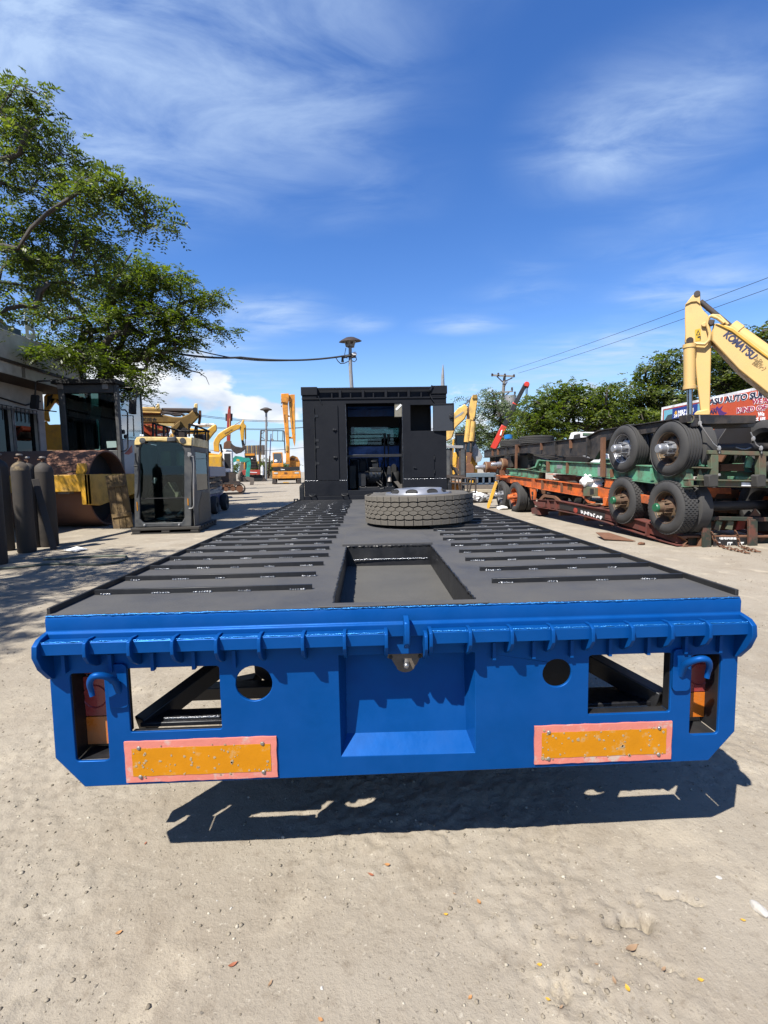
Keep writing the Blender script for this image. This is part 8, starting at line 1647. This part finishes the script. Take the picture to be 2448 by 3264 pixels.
def tree(name, label, base, trunk_r, fork, blobs, crown_mat, seed, clump_r=(.35, .75), n_fr=16, n_lf=10, L=.34, lw=.22, group='trees around the yard', bark=None, bare=()):
    r = np.random.default_rng(seed); C = []
    for (x, y, z, rx, ry, rz, n) in blobs:
        for _ in range(n):
            v = r.normal(size=3); v /= np.linalg.norm(v); v *= r.random()**.4; C.append((x+v[0]*rx, y+v[1]*ry, z+v[2]*rz))
    C = np.array(C); rad = r.uniform(clump_r[0], clump_r[1], len(C))
    th = thing(name, label, 'tree', None, group, loc=(base[0], base[1], 0)); B = np.array([base[0], base[1], 0.0])
    # limbs: every clump is reached from the nearest limb node lying nearer to the fork
    nodes = [np.array([base[0], base[1], 0.0])]; par = [-1]
    lean = np.array([fork[0], fork[1], fork[2]])
    for t in (.33, .66, 1.0): nodes.append(nodes[0]*(1-t)+lean*t+np.array([r.normal(0, .04), r.normal(0, .04), 0])); par.append(len(nodes)-2)
    order = np.argsort(np.linalg.norm(C-lean, axis=1)); tips = []
    for ci in order:
        c = C[ci]; NA = np.array(nodes[3:]); d = np.linalg.norm(NA-c, axis=1); dl = np.linalg.norm(NA-lean, axis=1)
        cost = d+.25*dl+np.where(NA[:, 2] > c[2]+.4, 1.2, 0); j = int(np.argmin(cost))+3
        a = nodes[j]; n = max(2, int(np.linalg.norm(c-a)/.5)); prev = j
        for k in range(1, n+1):
            t = k/n; q = a*(1-t)+c*t; q = q+np.array([0, 0, .12*np.linalg.norm(c-a)*math.sin(PI*t)*.6])+r.normal(0, .035, 3)*(t < 1)
            nodes.append(q); par.append(prev); prev = len(nodes)-1
        tips.append(prev)
    cnt = np.zeros(len(nodes)); 
    for t in tips: cnt[t] += 1
    for i in range(len(nodes)-1, 0, -1): cnt[par[i]] += cnt[i]
    tot = cnt[3]; rads = trunk_r*np.maximum(cnt/tot, .0004)**.46
    kids = {}
    for i, p in enumerate(par): kids.setdefault(p, []).append(i)
    mb = MB(); stack = [(0, 0)]; used = set()
    starts = [(0, [0])]
    while starts:
        i, path = starts.pop(); cur = i
        while True:
            ks = kids.get(cur, [])
            if not ks: break
            ks = sorted(ks, key=lambda k: -cnt[k])
            for k in ks[1:]: starts.append((k, [cur, k]))
            cur = ks[0]; path.append(cur)
        if len(path) > 1:
            rr_ = [rads[p] for p in path]
            if path[0] != 0: rr_[0] = min(rads[path[0]], rads[path[1]]*1.25)
            if path[0] == 0: rr_[0] *= 1.35
            nn = 10 if rr_[0] > .12 else 6 if rr_[0] > .035 else 4
            mb.tube([nodes[p]-B for p in path], rr_, nn)
    for pts in bare: mb.tube([np.array(p)-B for p in pts], [.035*(1-.8*i/(len(pts)-1)) for i in range(len(pts))], 5)
    mb.obj('trunk', bark or m_bark, th, smooth=60, recalc=False)
    V = frond_leaves(C, rad, n_fr, n_lf, L, lw, seed+1)-B
    me = np_mesh('crown', V, np.arange(len(V)).reshape(-1, 4)); me.materials.append(crown_mat); o = bpy.data.objects.new('crown', me); COL.objects.link(o); o.parent = th
    return th
m_bark = mat('grey_bark', (.085, .07, .055), .9, 0, .3, 8, .4, 30)
m_rain = leafmat('rain_tree_leaf', (.034, .056, .012), (.13, .16, .026), .46, (.22, .23, .025))
m_rain2 = leafmat('dusty_tree_leaf', (.036, .054, .016), (.13, .155, .038), .46, (.20, .21, .04))
m_light = leafmat('pale_tree_leaf', (.05, .075, .035), (.13, .165, .075), .3, (.22, .25, .12))
def PB(px, py, rx, ry, d, n, rd=None):
    """a blob of the crown given by its place in the photograph (1659 wide) and its distance"""
    c = at3(DD, px, py, d); s = d/1020*1.08; return (c[0], c[1], c[2], rx*s, (rd or rx*s), ry*s, n)
t1 = at_depth(W1(1215, 430)[0], 20.5).loc; fk_ = at3(W1, 1215, 300, 20.5)
tree('rain_tree', 'tall spreading rain tree with its trunk rising behind the roller cab', t1, .27, fk_, [
    PB(240, 745, 120, 45, 20.5, 34, 1.8), PB(330, 690, 95, 50, 20.0, 30, 1.6), PB(330, 610, 85, 45, 20.0, 26, 1.6), PB(180, 650, 100, 55, 20.5, 30, 2), PB(240, 570, 70, 40, 20.5, 18, 1.6), PB(120, 720, 70, 40, 21.0, 14, 1.5),
    PB(418, 640, 25, 16, 19.5, 5, .5), PB(465, 645, 22, 10, 19.5, 4, .3), PB(468, 712, 22, 9, 19.5, 4, .3), PB(400, 690, 35, 25, 19.5, 8, .7), PB(345, 780, 45, 22, 20.0, 10, .9), PB(250, 800, 60, 20, 20.0, 8, 1), PB(300, 830, 18, 22, 19.0, 4, .3), PB(90, 755, 20, 12, 19.0, 4, .4), PB(165, 770, 55, 20, 19.0, 7, .6), PB(290, 850, 12, 10, 19.0, 2, .2), PB(390, 745, 20, 18, 19.3, 4, .4)],
    m_rain, 21, (.32, .78), 17, 12, .42, .21, bare=[[at3(DD, 370, 780, 19.5), at3(DD, 410, 800, 19.5), at3(DD, 430, 805, 19.5), at3(DD, 445, 815, 19.5), at3(DD, 452, 832, 19.5)], [at3(DD, 300, 850, 19), at3(DD, 270, 830, 19.5), at3(DD, 240, 800, 20)]])
tree('rain_tree', 'nearer rain tree reaching in from the left edge with its trunk out of view', (-9.3, 4.8), .15, (-9.25, 5.1, 4.6), [
    PB(50, 270, 75, 45, 15.5, 20, 1.5), PB(10, 215, 30, 30, 15.5, 8, .9), PB(110, 350, 75, 45, 15.5, 22, 1.4), PB(50, 400, 80, 45, 15.5, 22, 1.5), PB(190, 425, 60, 22, 12.5, 10, .8), PB(250, 410, 35, 18, 12.3, 6, .5), PB(305, 450, 35, 16, 12.2, 5, .4), PB(330, 482, 18, 8, 12.2, 3, .2), PB(150, 480, 60, 28, 15.5, 10, .9), PB(40, 500, 70, 45, 15.5, 18, 1.4), PB(30, 590, 60, 45, 14.5, 9, 1.2), PB(110, 565, 60, 34, 15.5, 10, .9), PB(205, 525, 45, 24, 15.5, 7, .6), PB(30, 680, 40, 25, 14.5, 4, .7), PB(150, 605, 60, 30, 17, 12, .9), PB(85, 560, 60, 30, 16.5, 10, .9), PB(60, 625, 60, 30, 16.5, 10, .9), PB(215, 560, 40, 20, 17, 7, .7),
    (-8.5, 2.5, 6.4, 1.9, 1.9, .7, 26), (-7.6, 4.6, 6.2, 1.4, 1.9, .6, 22), (-10.2, 2.4, 7.0, 1.6, 1.6, .7, 12), (-9.0, 5.5, 6.2, 1.3, 1.3, .5, 16), (-10.4, 11.0, 7.0, 1.7, 1.1, .4, 22), (-6.0, 3.3, 6.3, 1.4, 1.4, .5, 14), (-5.9, 4.9, 6.5, 1.0, 1.0, .4, 8), (-6.9, 1.2, 6.4, 1.3, 1.2, .5, 10), (-8.0, 1.0, 6.6, 1.6, 1.3, .6, 14), (-7.4, 3.2, 5.4, 1.0, 1.2, .4, 10)],
    m_rain2, 33, (.28, .72), 15, 12, .33, .21)
# trees along the right side
tree('rain_tree', 'broad green tree behind the black chassis tyres, left of the banner board', at_depth(DD(1240, 950)[0], 30).loc, .3, at3(DD, 1235, 925, 30), [PB(1240, 865, 75, 26, 30, 30, 2), PB(1170, 900, 45, 30, 30, 20, 1.8), PB(1310, 870, 60, 32, 30, 22, 2), PB(1215, 845, 40, 14, 30, 12, 1.5), PB(1330, 910, 70, 24, 30, 18, 1.6), PB(1230, 915, 90, 22, 29.5, 20, 1.6), PB(1180, 935, 50, 18, 29, 10, 1.2)], m_rain, 41, (.5, 1.0), 18, 10, .52, .3)
tree('rain_tree', 'tree with a bushy top rising just behind the banner board', at_depth(DD(1440, 950)[0], 31).loc, .28, at3(DD, 1440, 905, 31), [PB(1430, 800, 45, 25, 31, 18, 1.8), PB(1385, 850, 45, 28, 31, 16, 1.8), PB(1450, 850, 55, 26, 31, 18, 1.8), PB(1400, 900, 50, 24, 31, 14, 1.5), PB(1500, 800, 40, 24, 31, 12, 1.5)], m_rain2, 42, (.5, .95), 18, 10, .52, .3)
tree('rain_tree', 'large tree behind the excavator boom at the right edge', at_depth(DD(1590, 900)[0], 27).loc, .3, at3(DD, 1565, 830, 27), [PB(1640, 730, 60, 26, 27, 20, 1.8), PB(1560, 790, 60, 26, 27, 20, 1.8), PB(1620, 790, 70, 30, 27, 18, 1.8), PB(1545, 840, 60, 22, 27, 16, 1.5), PB(1700, 760, 60, 40, 27, 14, 1.8), PB(1625, 845, 50, 20, 27, 8, 1.4)], m_rain2, 43, (.45, .95), 17, 10, .5, .28)
tree('leafy_tree', 'loose pale green tree around the utility pole right of the bulkhead', at_depth(DD(1065, 950)[0], 37).loc, .25, at3(DD, 1062, 950, 37), [PB(1060, 880, 22, 30, 37, 14, 1.2), PB(1050, 930, 40, 28, 37, 20, 1.6), PB(1100, 930, 30, 32, 37, 16, 1.5), PB(1060, 850, 14, 16, 37, 6, .7), PB(1105, 890, 22, 18, 37, 8, 1), PB(1085, 960, 50, 16, 36, 12, 1.5)], m_light, 44, (.45, .85), 16, 8, .6, .2)
tree('leafy_tree', 'pale tree top above the yellow excavator arm beside the bulkhead', at_depth(DD(1025, 960)[0], 36).loc, .2, at3(DD, 1022, 955, 36), [PB(1025, 925, 25, 25, 36, 14, 1.2), PB(1000, 950, 26, 18, 36, 8, 1), PB(1012, 875, 6, 12, 36, 2, .3), PB(1035, 955, 30, 16, 36, 8, 1)], m_light, 45, (.45, .85), 15, 8, .6, .2)
tree('rain_tree', 'darker tree between the crane boom and the broad green tree', at_depth(DD(1150, 960)[0], 36).loc, .25, at3(DD, 1150, 945, 36), [PB(1145, 905, 32, 22, 36, 14, 1.4), PB(1130, 940, 40, 18, 36, 12, 1.4), PB(1190, 880, 30, 18, 36, 8, 1.2)], m_rain, 46, (.5, .9), 16, 8, .6, .28)
for k, (px, py, d) in enumerate(((570, 1010, 95), (612, 1012, 110), (500, 1012, 120), (690, 1014, 130))):
    g = at_depth(DD(px, py)[0], d); z_ = at3(DD, px, 985, d)[2]; tree('leafy_tree', ('distant low tree behind the gantry', 'far low tree left of the orange crane', 'far low tree behind the diggers', 'far low tree hidden behind the bulkhead')[k], g.loc, .3, (g.loc[0], g.loc[1], 1.5), [(g.loc[0], g.loc[1], 2.6, 3.5, 2.5, 1.5, 22)], m_rain2, 60+k, (.9, 1.4), 14, 6, 1.1, .35)
